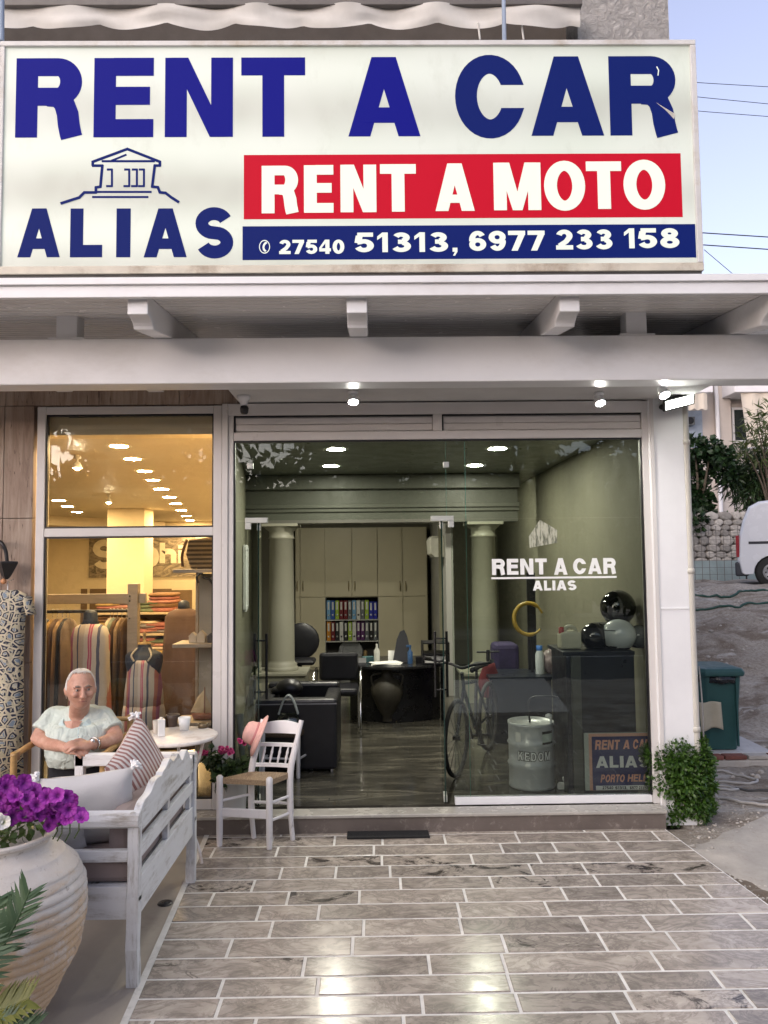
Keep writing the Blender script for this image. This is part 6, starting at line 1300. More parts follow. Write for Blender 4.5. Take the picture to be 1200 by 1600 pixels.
# ------------------------------------------------------------------ round metal table
tq = P(276, 1150, -.62); tc = Vector((tq.x, -.62, 0)); zt_ = P(276, 1148, -.62).z; tr_ = (P(337, 1148, -.62).x - P(211, 1148, -.62).x) / 2; zg_ = WALKZ(-.62)
WME = M('white_metal', (.74, .70, .66), .45, .06, 8, dirt=(.40, .28, .20))
tb = thing('round_table', (tc.x, tc.y, zg_), 'small round white metal table with curved legs beside the seated man', 'table')
MB().lathe((tc.x, tc.y, zt_), [(0, 0), (tr_ - .006, 0), (tr_, -.004), (tr_, -.022), (tr_ - .008, -.026), (tr_ - .02, -.014), (0, -.014)], 44).build('table_top', WME, tb)
for k in range(3):
    a = R(-20 + 120 * k); dr_ = Vector((math.cos(a), math.sin(a), 0)); zl_ = zt_ - .014 - zg_
    MB().tube(crv([tc + dr_ * tr_ * .78 + Vector((0, 0, zt_ - .015)), tc + dr_ * tr_ * .6 + Vector((0, 0, zg_ + zl_ * .8)), tc + dr_ * tr_ * .26 + Vector((0, 0, zg_ + zl_ * .55)), tc + dr_ * tr_ * .24 + Vector((0, 0, zg_ + zl_ * .36)), tc + dr_ * tr_ * .6 + Vector((0, 0, zg_ + zl_ * .16)), tc + dr_ * tr_ * .74 + Vector((0, 0, zg_ + .002))], 7), .011, 8).build('leg', WME, tb)
    b_ = R(-20 + 120 * (k + 1)); d2 = Vector((math.cos(b_), math.sin(b_), 0)); MB().tube([tc + dr_ * tr_ * .6 + Vector((0, 0, zg_ + zl_ * .16)), tc + Vector((0, 0, zg_ + zl_ * .2)), tc + d2 * tr_ * .6 + Vector((0, 0, zg_ + zl_ * .16))], .007, 6).build('brace', WME, tb)
def ontable(px, py): d = ray(px, py); t = (zt_ - CAM.z) / d.z; p = CAM + d * t; return p
p = ontable(252, 1150); ch_ = thing('candle_box', p, 'slim white candle holder on the round table', 'candle holder'); MB().obox(p + Vector((0, 0, .057)), (.045, .045, .112), Matrix.Rotation(.4, 3, 'Z')).build('holder', WPL, ch_, bevel=.004); MB().lathe(p, [(.012, .1125), (.012, .125), (0, .127)], 10).build('candle', LITW and M('wax', (.75, .70, .6), .5), ch_)
p = ontable(244, 1146); tag(MB().lathe(p, [(.022, .001), (.024, .09), (.021, .09), (.02, .01), (0, .01)], 16).build('small_glass', M('clouded_glass', (.50, .46, .40), .2)), 'small clouded glass behind the white candle holder', 'glass')
p = ontable(288, 1141); tag(MB().lathe(p, [(.0, .001), (.032, .001), (.043, .09), (.040, .09), (.031, .01), (0, .01)], 22).build('white_cup', WPL), 'white tapered cup on the round table', 'cup')
p = ontable(317, 1137); tag(MB().lathe(p, [(0, .001), (.034, .001), (.036, .03), (.030, .03), (.028, .012), (0, .012)], 20).build('ashtray', M('bronze_tray', (.16, .12, .07), .35, metal=.6)), 'small bronze ashtray on the round table', 'ashtray')
p = ontable(270, 1135); tag(MB().lathe(p, [(.03, .001), (.034, .05), (.05, .085), (.045, .085), (.03, .05), (0, .012)], 18).build('dark_pot', M('dark_clay_pot', (.06, .04, .03), .5)), 'small dark pot at the back of the round table', 'pot')

# ------------------------------------------------------------------ bamboo chair and the seated man
ym = -.68; mx = P(121, 1150, ym).x; zgm = WALKZ(ym)
kk = P(101, 1150, ym).x - P(100, 1150, ym).x               # metres per photo pixel at the man
def mp(px, py, dy=0): q = P(px, py, ym + dy); return q
BAM = M('bamboo', (.42, .26, .10), .45, .18, 12, stretch=(1, 1, 6))
bch = thing('bamboo_chair', (mx, ym, zgm), 'bamboo armchair under the seated man in front of the window', 'chair')
for s, px in ((-1, 52), (1, 184)):
    xa = mp(px, 1175).x; zA = mp(px, 1165).z
    MB().tube(crv([(xa, ym - .28, zgm + .001), (xa, ym - .28, zA - .05), (xa, ym - .25, zA), (xa, ym + .05, zA + .015), (xa - s * .02, ym + .24, zA + .02)], 5), .021, 9).build('arm', BAM, bch)
    MB().tube([(xa - s * .02, ym + .26, zgm + .001), (xa - s * .02, ym + .32, zgm + .92)], .020, 9).build('leg', BAM, bch)
    MB().tube([(xa, ym - .28, zgm + .38), (xa - s * .02, ym + .28, zgm + .38)], .016, 8).build('seat_rail', BAM, bch); MB().tube([(xa, ym - .28, zgm + .16), (xa - s * .02, ym + .27, zgm + .16)], .013, 8).build('brace', BAM, bch)
    MB().lathe((xa, ym - .255, zA - .005), [(.0225, -.025), (.027, -.02), (.027, .02), (.0225, .025)], 10).build('binding', M('cane_binding', (.32, .19, .10), .7), bch)
xa0b, xa1b = mp(52, 1175).x, mp(184, 1175).x
for z in (.40, .62, .9): MB().tube([(xa0b + .02, ym + (.28 if z > .5 else -.28), zgm + z), (xa1b - .02, ym + (.28 if z > .5 else -.28), zgm + z)], .016, 8).build('cross_rail', BAM, bch)
MB().box(xa0b + .02, xa1b - .02, ym - .27, ym + .26, zgm + .385, zgm + .425).build('seat', M('cane_seat', (.33, .22, .11), .8, .2, 20), bch, bevel=.01)
man = thing('person', (mx, ym, zgm), 'white haired man in pale mint shirt and black trousers sitting with folded hands', 'person')
SKIN = None
def skinmat():
    m, n, l, b = nm('sun_tanned_skin'); v = coords(n, l); o = ramp(n, l, tnoise(n, l, v, 16, 7, .65), [(.3, (.42, .21, .145)), (.55, (.55, .31, .225)), (.75, (.64, .41, .32))])
    l.new(o, b.inputs['Base Color']); setp(b, Roughness=.5); b.inputs['Subsurface Weight'].default_value = .12; b.inputs['Subsurface Scale'].default_value = .02; bump(n, l, b, tnoise(n, l, v, 90, 4), .15, .002); return m
def shirtmat():
    m, n, l, b = nm('mint_shirt'); v = coords(n, l, 'Object', (1, 1, .55)); a = tnoise(n, l, v, 9, 3, .5, 1.6)
    l.new(ramp(n, l, tnoise(n, l, v, 5, 4), [(.3, (.52, .61, .56)), (.7, (.64, .71, .65))]), b.inputs['Base Color']); setp(b, Roughness=.85)
    bump(n, l, b, a, 1.0, .035); return m
SKIN = skinmat(); SHIRT = shirtmat(); TROU = M('black_trousers', (.010, .010, .014), .85, .2, 6, .2, 90); HAIR = M('white_hair', (.74, .71, .66), .7, .12, 30, .5, 120, stretch=(1, 1, .4))
# head, turned to the viewer's right
hc_ = mp(126, 1077, -.10); hr = 30 * kk; Tn = Matrix.Rotation(R(28), 3, 'Z') @ Matrix.Rotation(R(-3), 3, 'X')   # face looks along -y turned right
def hp_(x, y, z): return hc_ + Tn @ Vector((x * hr, y * hr, z * hr))
body = MB(); rings = []
for i in range(25):
    t = -1 + 2 * i / 24; a = math.asin(max(-.995, min(.995, t)))
    rg = []
    for j in range(36):
        b = 2 * math.pi * j / 36; fx, fy = math.cos(b), math.sin(b); ca = math.cos(a)
        wx, dy_f, dy_b = .70, .84, .84                                             # half width / front depth / back depth
        if t < -.1: k = (-.1 - t) / .9; wx *= 1 - .34 * k ** 1.3; dy_b *= 1 - .42 * k; dy_f *= 1 - .08 * k
        d = dy_f if fy < 0 else dy_b
        x, y = fx * ca ** .8 * wx, fy * ca ** .8 * d
        if fy < 0:
            fr = max(0, -fy) ** 6                                                   # frontal relief: brow, eye line, cheeks, lips, chin
            y -= fr * (.05 * math.exp(-((t - .16) / .09) ** 2) - .07 * math.exp(-((t + .03) / .07) ** 2) * (1 if abs(fx) > .12 else 0) + .04 * math.exp(-((t + .50) / .07) ** 2) - .02 * math.exp(-((t + .62) / .05) ** 2) + .08 * math.exp(-((t + .82) / .12) ** 2))
        rg.append(hp_(x, y, t))
    rings.append(rg)
body.loft(rings)
def blob(c, r): body.ball(hp_(*c), tuple(q * hr for q in r), 10, 7, Tn)
for k in range(6): t = k / 5; blob((0, -.86 - .17 * t, .10 - .40 * t), (.07 + .055 * t, .10, .10))       # nose
blob((.11, -.90, -.31), (.07, .08, .06)); blob((-.11, -.90, -.31), (.07, .08, .06))
for s in (-1, 1):
    blob((s * .34, -.70, -.18), (.2, .16, .17)); blob((s * .72, .06, -.06), (.06, .12, .22)); blob((s * .76, .12, .02), (.045, .09, .12)); blob((s * .26, -.78, .20), (.2, .09, .06))
blob((0, -.83, -.475), (.2, .06, .035)); blob((0, -.82, -.57), (.18, .07, .045))
# neck and chest top, arms and folded hands, lower legs
nk = mp(124, 1118, .0)
body.loft([ring(hp_(0, .12, -.55), .062, .066, n=18), ring(nk + Vector((0, -.01, 0)), .064, .068, n=18), ring(nk + Vector((0, .0, -.06)), .075, .075, n=18), ring(nk + Vector((0, -.01, -.12)), .10, .07, n=18)])
shL, shR = mp(84, 1119, .06), mp(160, 1119, .06); elL, elR = mp(60, 1153, -.02), mp(181, 1151, -.02); wrL, wrR = mp(102, 1168, -.26), mp(142, 1164, -.26)
for sh_, el, wr in ((shL, elL, wrL), (shR, elR, wrR)):
    limb(body, crv([sh_, sh_.lerp(el, .5), el], 4), [.062, .061, .060, .058, .056, .055, .054, .052, .050]); limb(body, crv([el, el.lerp(wr, .4) + Vector((0, 0, -.012)), wr], 4), [.050, .050, .049, .047, .045, .041, .037, .033, .030])
def hand(wr, d, s):
    d = d.normalized(); upv = Vector((0, -.55, .83)); upv = (upv - d * upv.dot(d)).normalized(); sd_ = d.cross(upv) * s
    palm = wr + d * .045; Mx = cubefy(d, sd_, upv)
    body.ball(palm, (.056, .042, .023), 12, 8, Mx); body.ball(wr + d * .015, (.04, .034, .025), 12, 8, Mx)
    for k in range(4):
        o = (k - 1.5) * .0205; ln = (.074, .084, .080, .064)[k]; b0 = palm + d * .040 + sd_ * o
        body.tube(crv([b0 - d * .02, b0 + d * ln * .38 + upv * .012, b0 + d * ln * .75 - upv * .0 , b0 + d * ln * .95 - upv * .02], 3), [.0105] * 4 + [.0098] * 3 + [.0092] * 2 + [.008], 8); body.ball(b0 + d * ln * .95 - upv * .02, .008, 8, 6)
    tb0 = palm - d * .02 - sd_ * .03; body.tube(crv([tb0, tb0 + d * .03 - sd_ * .014 + upv * .012, tb0 + d * .07 - sd_ * .006 + upv * .016], 3), [.014, .0135, .0125, .0115, .011, .0105, .0095], 8); body.ball(tb0 + d * .07 - sd_ * .006 + upv * .016, .0095, 8, 6)
hmL, hmR = mp(131, 1172, -.33), mp(116, 1165, -.35)
hand(wrL, mp(133, 1176, -.32) - wrL, 1); hand(wrR, mp(112, 1166, -.345) - wrR, -1)
hipz = zgm + .50; kneeY = ym - .52
knees = []
for s in (-1, 1):
    hx_ = mx + s * .10; kx_ = mx + s * .17; kn = Vector((kx_, kneeY, zgm + .50)); an = Vector((kx_ + s * .01, kneeY + .06, zgm + .09)); knees.append((hx_, kn, an))
    limb(body, [Vector((hx_, ym + .05, hipz + .02)), Vector((hx_, ym - .2, hipz)), kn], [.075, .072, .055]); limb(body, [kn, kn.lerp(an, .35), an], [.052, .052, .034])
    body.ball(an + Vector((0, -.06, -.04)), (.04, .11, .035), 12, 8)
body.loft([ring((mx, ym + .06, z), w_, d_, n=20) for z, w_, d_ in ((zgm + .43, .14, .12), (zgm + .55, .16, .13), (zgm + .75, .16, .125), (mp(120, 1120).z, .165, .10), (mp(120, 1108).z, .10, .07))])
bo = body.build('body', SKIN, man, fix=False); remesh(bo, .0050, 2, .4)
# shirt: torso with belly and short sleeves
sh = MB(); zsh_ = mp(120, 1114).z; zwa = mp(120, 1188).z
sh.loft([ring((mx + .005, ym + cy_, z), w_, d_, n=26, pw=2.3) for z, w_, d_, cy_ in ((zwa - .02, .185, .155, .0), (zwa + .05, .20, .185, -.01), (zwa + .14, .205, .185, -.01), (zwa + .24, .205, .16, .02), (zsh_ - .05, .195, .125, .045), (zsh_ + .0, .165, .10, .055), (zsh_ + .022, .13, .085, .06), (zsh_ + .035, .092, .075, .055))])
for sh_, el in ((shL, elL), (shR, elR)):
    e2 = sh_.lerp(el, .74); s_ = sh_ + Vector((0, .0, -.005)); sh.tube(crv([s_ + (Vector((mx, s_.y, s_.z)) - s_) * .35, s_, s_.lerp(e2, .5), e2], 5), [.072, .072, .072, .072, .072] + [.072] * 5 + [.074, .076, .078, .080, .081, .081], 16)
so2 = sh.build('shirt', SHIRT, man, fix=False); remesh(so2, .0085, 4, .45)
tx = bpy.data.textures.new('creases', 'CLOUDS'); tx.noise_scale = .045; tx.noise_depth = 3
dm = so2.modifiers.new('folds', 'DISPLACE'); dm.texture = tx; dm.strength = .013; dm.mid_level = .5
# collar, placket, pocket edge
nb_ = nk + Vector((0, -.015, -.035)); COL = MB()
for s in (-1, 1):
    a0 = nb_ + Vector((s * .082, .03, .035)); a1 = nb_ + Vector((s * .062, -.055, .004)); a2 = nb_ + Vector((s * .012, -.098, -.062)); b2 = nb_ + Vector((s * .052, -.105, -.085)); b1 = nb_ + Vector((s * .112, -.05, -.03)); b0 = nb_ + Vector((s * .118, .03, .0))
    COL.add([a0, a1, a2, b2, b1, b0], [(0, 1, 4, 5), (1, 2, 3, 4)])
COL.add([nb_ + Vector((s * .082, .03, .035)) for s in (-1, 1)] + [nb_ + Vector((s * .118, .03, 0)) for s in (1, -1)] + [nb_ + Vector((-.06, .085, .04)), nb_ + Vector((.06, .085, .04)), nb_ + Vector((.07, .105, .0)), nb_ + Vector((-.07, .105, .0))], [(0, 4, 7, 3), (4, 5, 6, 7), (5, 1, 2, 6)])
for v_ in COL.v: v_ -= nb_; v_ *= 1.16; v_ += nb_ + Vector((0, -.012, .006))
COL.build('collar', M('mint_collar', (.50, .62, .62), .85, .06, 5, .2, 140), man, solid=.007)
vn_ = nb_ + Vector((0, -.012, .006)); MB().add([vn_ + Vector((-.06, -.078, .012)), vn_ + Vector((.06, -.078, .012)), vn_ + Vector((.004, -.128, -.085)), vn_ + Vector((0, -.095, .02))], [(0, 2, 3), (3, 2, 1)]).build('open_neck', SKIN, man, solid=.004, fix=False)
MB().tube([mp(123, 1136, -.155), mp(122, 1150, -.2), mp(121, 1168, -.215)], .004, 5).build('placket_edge', M('mint_collar', (.5, .6, .6)), man)
for k in range(3): MB().ball(mp(124 - k, 1137 + k * 12, -.195 - .004 * k), .005, 8, 5).build('button', WPL, man)
tr_m = MB()
tr_m.loft([ring((mx, ym + .05, z), w_, .145, n=22, pw=2.4) for z, w_ in ((zgm + .43, .19), (zgm + .5, .2), (zwa + .03, .188))])
for (hx_, kn, an), s in zip(knees, (-1, 1)):
    limb(tr_m, crv([Vector((hx_, ym + .05, hipz)), Vector((hx_ + s * .04, ym - .2, hipz + .01)), kn], 4), [.098, .098, .096, .094, .092, .088, .084, .080, .076]); limb(tr_m, [kn, kn.lerp(an, .5), an + Vector((0, 0, .03))], [.074, .068, .06])
remesh(tr_m.build('trousers', TROU, man, fix=False), .010, 5)
for (hx_, kn, an) in knees:
    MB().loft([ring(an + Vector((0, -.07, z)), w_, l_, n=18, pw=2.4) for z, w_, l_ in ((-.088, .046, .135), (-.06, .048, .137), (-.03, .042, .11), (.0, .036, .06))]).build('shoe', BLACKL, man)
# hair: receding cap and fringe, brows, eyes, watch
hm = MB(); rings = []
for i in range(13):
    el = .02 + 1.5 * i / 12; rg = []
    for j in range(40):
        b = 2 * math.pi * j / 40; fx, fy = math.cos(b), math.sin(b); lim = 1.08 if fy < -.45 else (.55 if fy < -.05 else (.12 if fy < .3 else -.3))
        e = max(el - .3 * (1 - i / 12), lim * (1 - i / 12) + el * (i / 12)); e = max(e, lim); e = min(e, 1.52); nz_ = .985 + .05 * min(1, i / 3) + .03 * noise.noise((fx * 4, fy * 4, e * 5))
        d = .84
        rg.append(hp_(fx * math.cos(e) ** .8 * .71 * nz_, fy * math.cos(e) ** .8 * d * nz_ + .02, math.sin(e) * 1.0 * nz_ + .01))
    rings.append(rg)
hm.loft(rings); hm.build('hair', HAIR, man)
rh = random.Random(6); hs_ = MB()
for k in range(420):
    b = rh.uniform(0, 2 * math.pi); fx, fy = math.cos(b), math.sin(b); lim = 1.05 if fy < -.45 else (.55 if fy < -.05 else (.12 if fy < .3 else -.3))
    e = lim + (1.5 - lim) * rh.random() ** 1.6; q = lambda e_, o: hp_(fx * math.cos(e_) ** .8 * .71 * o, fy * math.cos(e_) ** .8 * .84 * o + .02, math.sin(e_) * o + .01)
    hs_.tube([q(min(1.5, e + .22), 1.03), q(e, 1.05), q(e - .16, 1.035 + .025 * rh.random())], [.0016, .0018, .0006], 3, caps=False)
hs_.build('hair_strands', HAIR, man, fix=False)
MB().loft([[hp_(x * k_, y, z) for x, y, z in ((-.34, -.62, -.62), (-.2, -.80, -.66), (0, -.86, -.68), (.2, -.80, -.66), (.34, -.62, -.62), (.3, -.60, -.86), (0, -.76, -.95), (-.3, -.60, -.86))] for k_ in (1.0, 1.02)]) if False else None
for s in (-1, 1):
    MB().ball(hp_(s * .69, -.02, .16), (.035 * hr * 1.5, .16 * hr, .20 * hr), 10, 7, Tn).build('sideburn', HAIR, man)
    MB().tube([hp_(s * .10, -.885, .19), hp_(s * .26, -.87, .235), hp_(s * .44, -.74, .17)], [.10 * .05 * hr * 4, .055 * hr, .03 * hr], 7).build('eyebrow', M('grey_brow', (.20, .16, .13), .8), man)
    MB().ball(hp_(s * .27, -.755, .045), .085 * hr, 10, 7).build('eye', M('eye_white', (.45, .38, .34), .25), man); MB().ball(hp_(s * .27 + .02, -.815, .045), .042 * hr, 8, 6).build('iris', BLACK, man)
    MB().tube([hp_(s * .14, -.845, .085), hp_(s * .28, -.835, .115), hp_(s * .42, -.745, .06)], .02 * hr, 6).build('eyelid', SKIN, man)
MB().tube([hp_(-.19, -.80, -.545), hp_(0, -.895, -.52), hp_(.19, -.80, -.545)], [.012 * hr, .022 * hr, .012 * hr], 6).build('mouth_line', M('lip_shadow', (.20, .06, .05), .6), man)
wd = (elR - wrR).normalized(); wc = wrR + wd * .035; Mw = wd.to_track_quat('Z', 'Y').to_matrix().to_4x4(); wt = thing('wrist_watch', wc, 'silver wrist watch on the left wrist of the seated man', 'watch')
MB(Matrix.Translation(wc) @ Mw).lathe((0, 0, 0), [(.041, -.009), (.043, -.009), (.043, .009), (.041, .009)], 22).build('strap', CHROME, wt)
MB().ball(wc + Vector((-.0, -.036, .024)), (.017, .010, .017), 12, 7).build('dial', STEEL, wt)
# ------------------------------------------------------------------ leaves
def leafcard(mb, p, d, nrm, L, W, fold=.15):
    d = d.normalized(); s = d.cross(nrm); s = s.normalized() if s.length > 1e-5 else Vector((1, 0, 0)); u = s.cross(d)
    a = p; m = p + d * L * .45; e = p + d * L - u * L * fold
    mb.add([a, m + s * W / 2 + u * W * .12, e, m - s * W / 2 + u * W * .12, m], [(0, 1, 4), (1, 2, 4), (2, 3, 4), (3, 0, 4)], True)
def rvec(r): 
    while True:
        v = Vector((r.uniform(-1, 1), r.uniform(-1, 1), r.uniform(-1, 1)))
        if .01 < v.length < 1: return v
def cloud(mb, c, rad, n, L, W, r, surf=.55, up=.3, droop=0):
    c = Vector(c)
    for k in range(n):
        v = rvec(r); v = v.normalized() * (surf + (1 - surf) * r.random()) ; p = c + Vector((v.x * rad[0], v.y * rad[1], v.z * rad[2])); d = (v.normalized() + rvec(r) * .9 + Vector((0, 0, -droop))).normalized()
        leafcard(mb, p, d, (Vector((0, 0, up)) + v + rvec(r) * .8).normalized(), L * r.uniform(.6, 1.25), W * r.uniform(.7, 1.2))

# ------------------------------------------------------------------ clay urn with petunias
def urnmat():
    m, n, l, b = nm('weathered_clay'); v = coords(n, l); sp = n.new('ShaderNodeSeparateXYZ'); l.new(v, sp.inputs[0])
    a = tnoise(n, l, coords(n, l, 'Object', (1, 1, 3)), 5, 8, .7, .5)
    ad = n.new('ShaderNodeMath'); ad.operation = 'MULTIPLY_ADD'; l.new(a, ad.inputs[0]); ad.inputs[1].default_value = -.9; l.new(sp.outputs[2], ad.inputs[2])
    o = mixc(n, l, ramp(n, l, ad.outputs[0], [(-.0, 1), (.20, 0)]), (.60, .56, .51), (.58, .42, .27))
    o = mixc(n, l, ramp(n, l, tnoise(n, l, v, 9, 8, .75), [(.5, 0), (.66, .8)]), o, (.66, .63, .59)); o = mixc(n, l, ramp(n, l, tnoise(n, l, v, 26, 6, .75), [(.58, 0), (.68, .7)]), o, (.26, .21, .17))
    l.new(o, b.inputs['Base Color']); setp(b, Roughness=.9); bump(n, l, b, tnoise(n, l, v, 45, 6, .7), .5, .006); return m
ug = GP(-8, 1612); ud = ug.y + CAM_D; ux, uy, uz = ug.x, ug.y + .02, ug.z - .004
pk = ud / F; zr_ = P(-8, 1304, uy).z - uz
ur = thing('clay_urn', (ux, uy, uz), 'large ribbed clay urn full of purple petunias at the left front', 'urn')
Rm = 124 * pk; ctl = [(0, .48 * Rm), (.06, .52 * Rm), (.2, .70 * Rm), (.4, .93 * Rm), (.58, 1.0 * Rm), (.72, .985 * Rm), (.82, .90 * Rm), (.89, .74 * Rm), (.925, .60 * Rm), (.95, .555 * Rm), (.97, .57 * Rm), (.985, .62 * Rm), (1.0, .625 * Rm)]
def urad(t):
    for (a, ra), (b, rb) in zip(ctl, ctl[1:]):
        if t <= b: k = (t - a) / (b - a); return ra + (rb - ra) * (k * k * (3 - 2 * k) * .4 + k * .6)
    return ctl[-1][1]
prof = []
for i in range(331):
    t = i / 330; rb = urad(t); w_ = smooth(.02, .08, t) * (1 - smooth(.74, .84, t)); ph = (t * 21) % 1
    prof.append((rb + w_ * .013 * (math.sin(ph * math.pi) ** .55 - .6), t * zr_))
prof = [(0, .002)] + prof + [(.56 * Rm, zr_ + .004), (.52 * Rm, zr_ - .01), (.5 * Rm, zr_ - .08), (0, zr_ - .08)]
MB().lathe((ux, uy, uz), prof, 72).build('vessel', urnmat(), ur, fix=False)
pt = thing('petunia_plant', (ux, uy, uz + zr_ - .08), 'purple petunias flowering in the large clay urn', 'flowers')
r = random.Random(21); mb = MB(); GRN = LEAF('petunia_leaf', (.06, .12, .025), (.14, .20, .06))
for k in range(10): cloud(mb, (ux + r.uniform(-.16, .2), uy + r.uniform(-.15, .15), uz + zr_ + r.uniform(-.02, .12)), (.1, .1, .07), 40, .05, .028, r, .2)
for k in range(6):
    q = P(r.uniform(85, 126), r.uniform(1255, 1285), uy - .02); mb.tube([q, q + Vector((0, 0, -.05)), q + Vector((-.02, 0, -.085))], .003, 5)
mb.build('foliage', GRN, pt)
def petal(name, c, rim, cen):
    m, n, l, b = nm(name); v = coords(n, l); ln = n.new('ShaderNodeVectorMath'); ln.operation = 'LENGTH'; l.new(v, ln.inputs[0])
    l.new(ramp(n, l, ln.outputs['Value'], [(.006, cen), (.012, c), (.026, rim), (.036, c)]), b.inputs['Base Color']); setp(b, Roughness=.65); return m
PP = petal('purple_petal', (.24, .012, .27), (.36, .035, .38), (.06, .0, .09)); PW = petal('white_petal', (.7, .68, .62), (.75, .74, .7), (.4, .45, .2))
def flowermesh(name, rad, lob=5, cup=.35):
    mb = MB(); n = 30; v = [Vector((0, 0, -.012))]
    for q, (f, h) in enumerate(((.22, -.004), (.6, .004), (1, cup * .02))):
        for j in range(n): a = 2 * math.pi * j / n; k = rad * f * (1 - (.13 * f) * (0.5 + .5 * math.cos(lob * a)) ** 2); v.append(Vector((math.cos(a) * k, math.sin(a) * k, h + .003 * f * math.sin(lob * a * 2 + 1))))
    f = [(0, 1 + j, 1 + (j + 1) % n) for j in range(n)] + [(1 + q * n + j, 1 + (q + 1) * n + j, 1 + (q + 1) * n + (j + 1) % n, 1 + q * n + (j + 1) % n) for q in range(2) for j in range(n)]
    mb.add(v, f, True); return mb.mesh(name, Vector((0, 0, 0)))
fm = flowermesh('petunia', .034); fm.materials.append(PP); fmw = flowermesh('petunia_white', .03); fmw.materials.append(PW)
def putflower(me, p, d, parent, s=1.0, name='flower'):
    o = bpy.data.objects.new(name, me); col.objects.link(o); o.parent = parent; o.location = Vector(p) - wloc(parent); o.rotation_euler = Vector(d).to_track_quat('Z', 'Y').to_euler(); o.scale = (s, s, s * 1.2); return o
spots = [(12, 1222), (26, 1230), (38, 1228), (44, 1240), (25, 1243), (8, 1240), (5, 1255), (16, 1262), (30, 1256), (44, 1256), (52, 1262), (60, 1247), (70, 1250), (78, 1260), (66, 1263), (69, 1268), (84, 1250), (90, 1243), (97, 1247), (104, 1245), (110, 1250), (88, 1262), (96, 1264), (102, 1258), (108, 1265), (100, 1274), (112, 1271), (106, 1278), (84, 1275), (76, 1290), (92, 1278), (60, 1274), (38, 1276), (20, 1276), (8, 1268), (48, 1272), (34, 1236), (52, 1236), (118, 1268), (124, 1273), (128, 1278), (3, 1228), (20, 1235), (58, 1258), (80, 1284), (0, 1248), (70, 1240), (33, 1264), (14, 1250), (93, 1255), (-12, 1235), (-20, 1255), (-8, 1262), (-28, 1240), (-35, 1262), (48, 1232), (42, 1248), (55, 1250), (36, 1222), (64, 1256), (74, 1245), (10, 1230), (86, 1268)]
for k, (x, y) in enumerate(spots):
    p = P(x, y, uy - .10 + .2 * r.random() - .0008 * (y - 1220)); d = (CAM - p).normalized() + rvec(r) * .75 + Vector((.25, 0, .25)); putflower(fm, p, d, pt, r.uniform(.85, 1.15))
for x, y in ((5, 1285), (-6, 1280)): p = P(x, y, uy - .2); putflower(fmw, p, (CAM - p) + rvec(r) * .3, pt, 1.0)

# ------------------------------------------------------------------ palm at the lower left corner
pb = Vector((P(-190, 1500, -3.05).x, -3.05, paveZ(-3.05) - .004)); pl_ = thing('palm_plant', pb, 'young palm with stiff green fronds at the lower left corner', 'palm'); r = random.Random(4)
MB().tube([pb + Vector((0, 0, .001)), pb + Vector((0, 0, .16)), pb + Vector((.02, 0, .28))], [.06, .075, .04], 12).build('trunk', M('palm_fibre', (.12, .08, .045), .9, .3, 15, .6, 60), pl_)
PALM = LEAF('palm_leaf', (.05, .10, .045), (.13, .20, .10)); PALM2 = LEAF('palm_leaf_yellow', (.16, .18, .03), (.30, .30, .08))
def frond(pts, L, m, n=34, sp=.7):
    c = crv(pts, 10); mb = MB(); mb.tube(c, [.008 * (1 - .8 * k / len(c)) + .001 for k in range(len(c))], 6)
    for k in range(n):
        t = .12 + .86 * k / n; i = int(t * (len(c) - 1)); p = c[i]; d = (c[min(i + 1, len(c) - 1)] - c[i]).normalized(); s = d.cross(Vector((0, -.7, .7))).normalized()
        for sg_ in (-1, 1):
            e = (d * sp + s * sg_ * .75 + Vector((0, 0, .12)) + rvec(r) * .12).normalized(); ll = L * (1 - .55 * t) * (.6 + .4 * min(1, t * 4)); q = e.cross(Vector((0, -.7, .7))).normalized() * .007
            mb.add([p - q, p + q, p + e * ll * .6 + q * .9, p + e * ll, p + e * ll * .6 - q * .9], [(0, 1, 2, 4), (4, 2, 3)], True)
    mb.build('frond', m, pl_)
top = pb + Vector((.02, 0, .27)); Yp = -3.1
frond([top, P(-60, 1560, Yp), P(10, 1470, Yp - .02), P(48, 1388, Yp - .02)], .20, PALM); frond([top, P(-70, 1520, Yp + .1), P(-20, 1440, Yp + .1), P(0, 1400, Yp + .1)], .2, PALM)
frond([top, P(-60, 1600, Yp), P(0, 1580, Yp - .05), P(46, 1560, Yp - .05)], .17, PALM2); frond([top, P(-60, 1640, Yp), P(0, 1615, Yp - .1), P(50, 1612, Yp - .1)], .17, PALM); frond([top, P(-120, 1450, Yp), P(-160, 1380, Yp), P(-200, 1330, Yp)], .2, PALM); frond([top, P(-80, 1480, Yp - .1), P(-45, 1470, Yp - .2), P(-10, 1500, Yp - .25)], .18, PALM)

# ------------------------------------------------------------------ geranium in a white pot
q = G(368, 1262, .0); q.y = max(q.y, -.12); gp_ = Vector((P(366, 1240, -.10).x, -.10, -.001)); gt = thing('geranium_pot', gp_, 'white pot of dark green geranium with pink flowers beside the frame', 'potted plant')
pr_ = 20 * (5.85 / F); ph_ = P(366, 1216, -.10).z; MB().lathe(gp_, [(0, .001), (pr_ * .8, .001), (pr_ * .86, .01), (pr_, ph_ - .02), (pr_ * 1.06, ph_ - .02), (pr_ * 1.06, ph_), (pr_ * .94, ph_), (pr_ * .9, ph_ - .03), (0, ph_ - .03)], 26).build('pot', M('white_pot', (.62, .64, .66), .4, .04, 5), gt)
r = random.Random(8); mb = MB()
for k in range(16): cloud(mb, gp_ + Vector((r.uniform(-.19, .13), r.uniform(-.1, .05), ph_ + r.uniform(-.02, .19))), (.07, .06, .05), 22, .055, .055, r, .3, .6)
mb.build('foliage', LEAF('geranium_leaf', (.025, .055, .015), (.06, .10, .03)), gt)
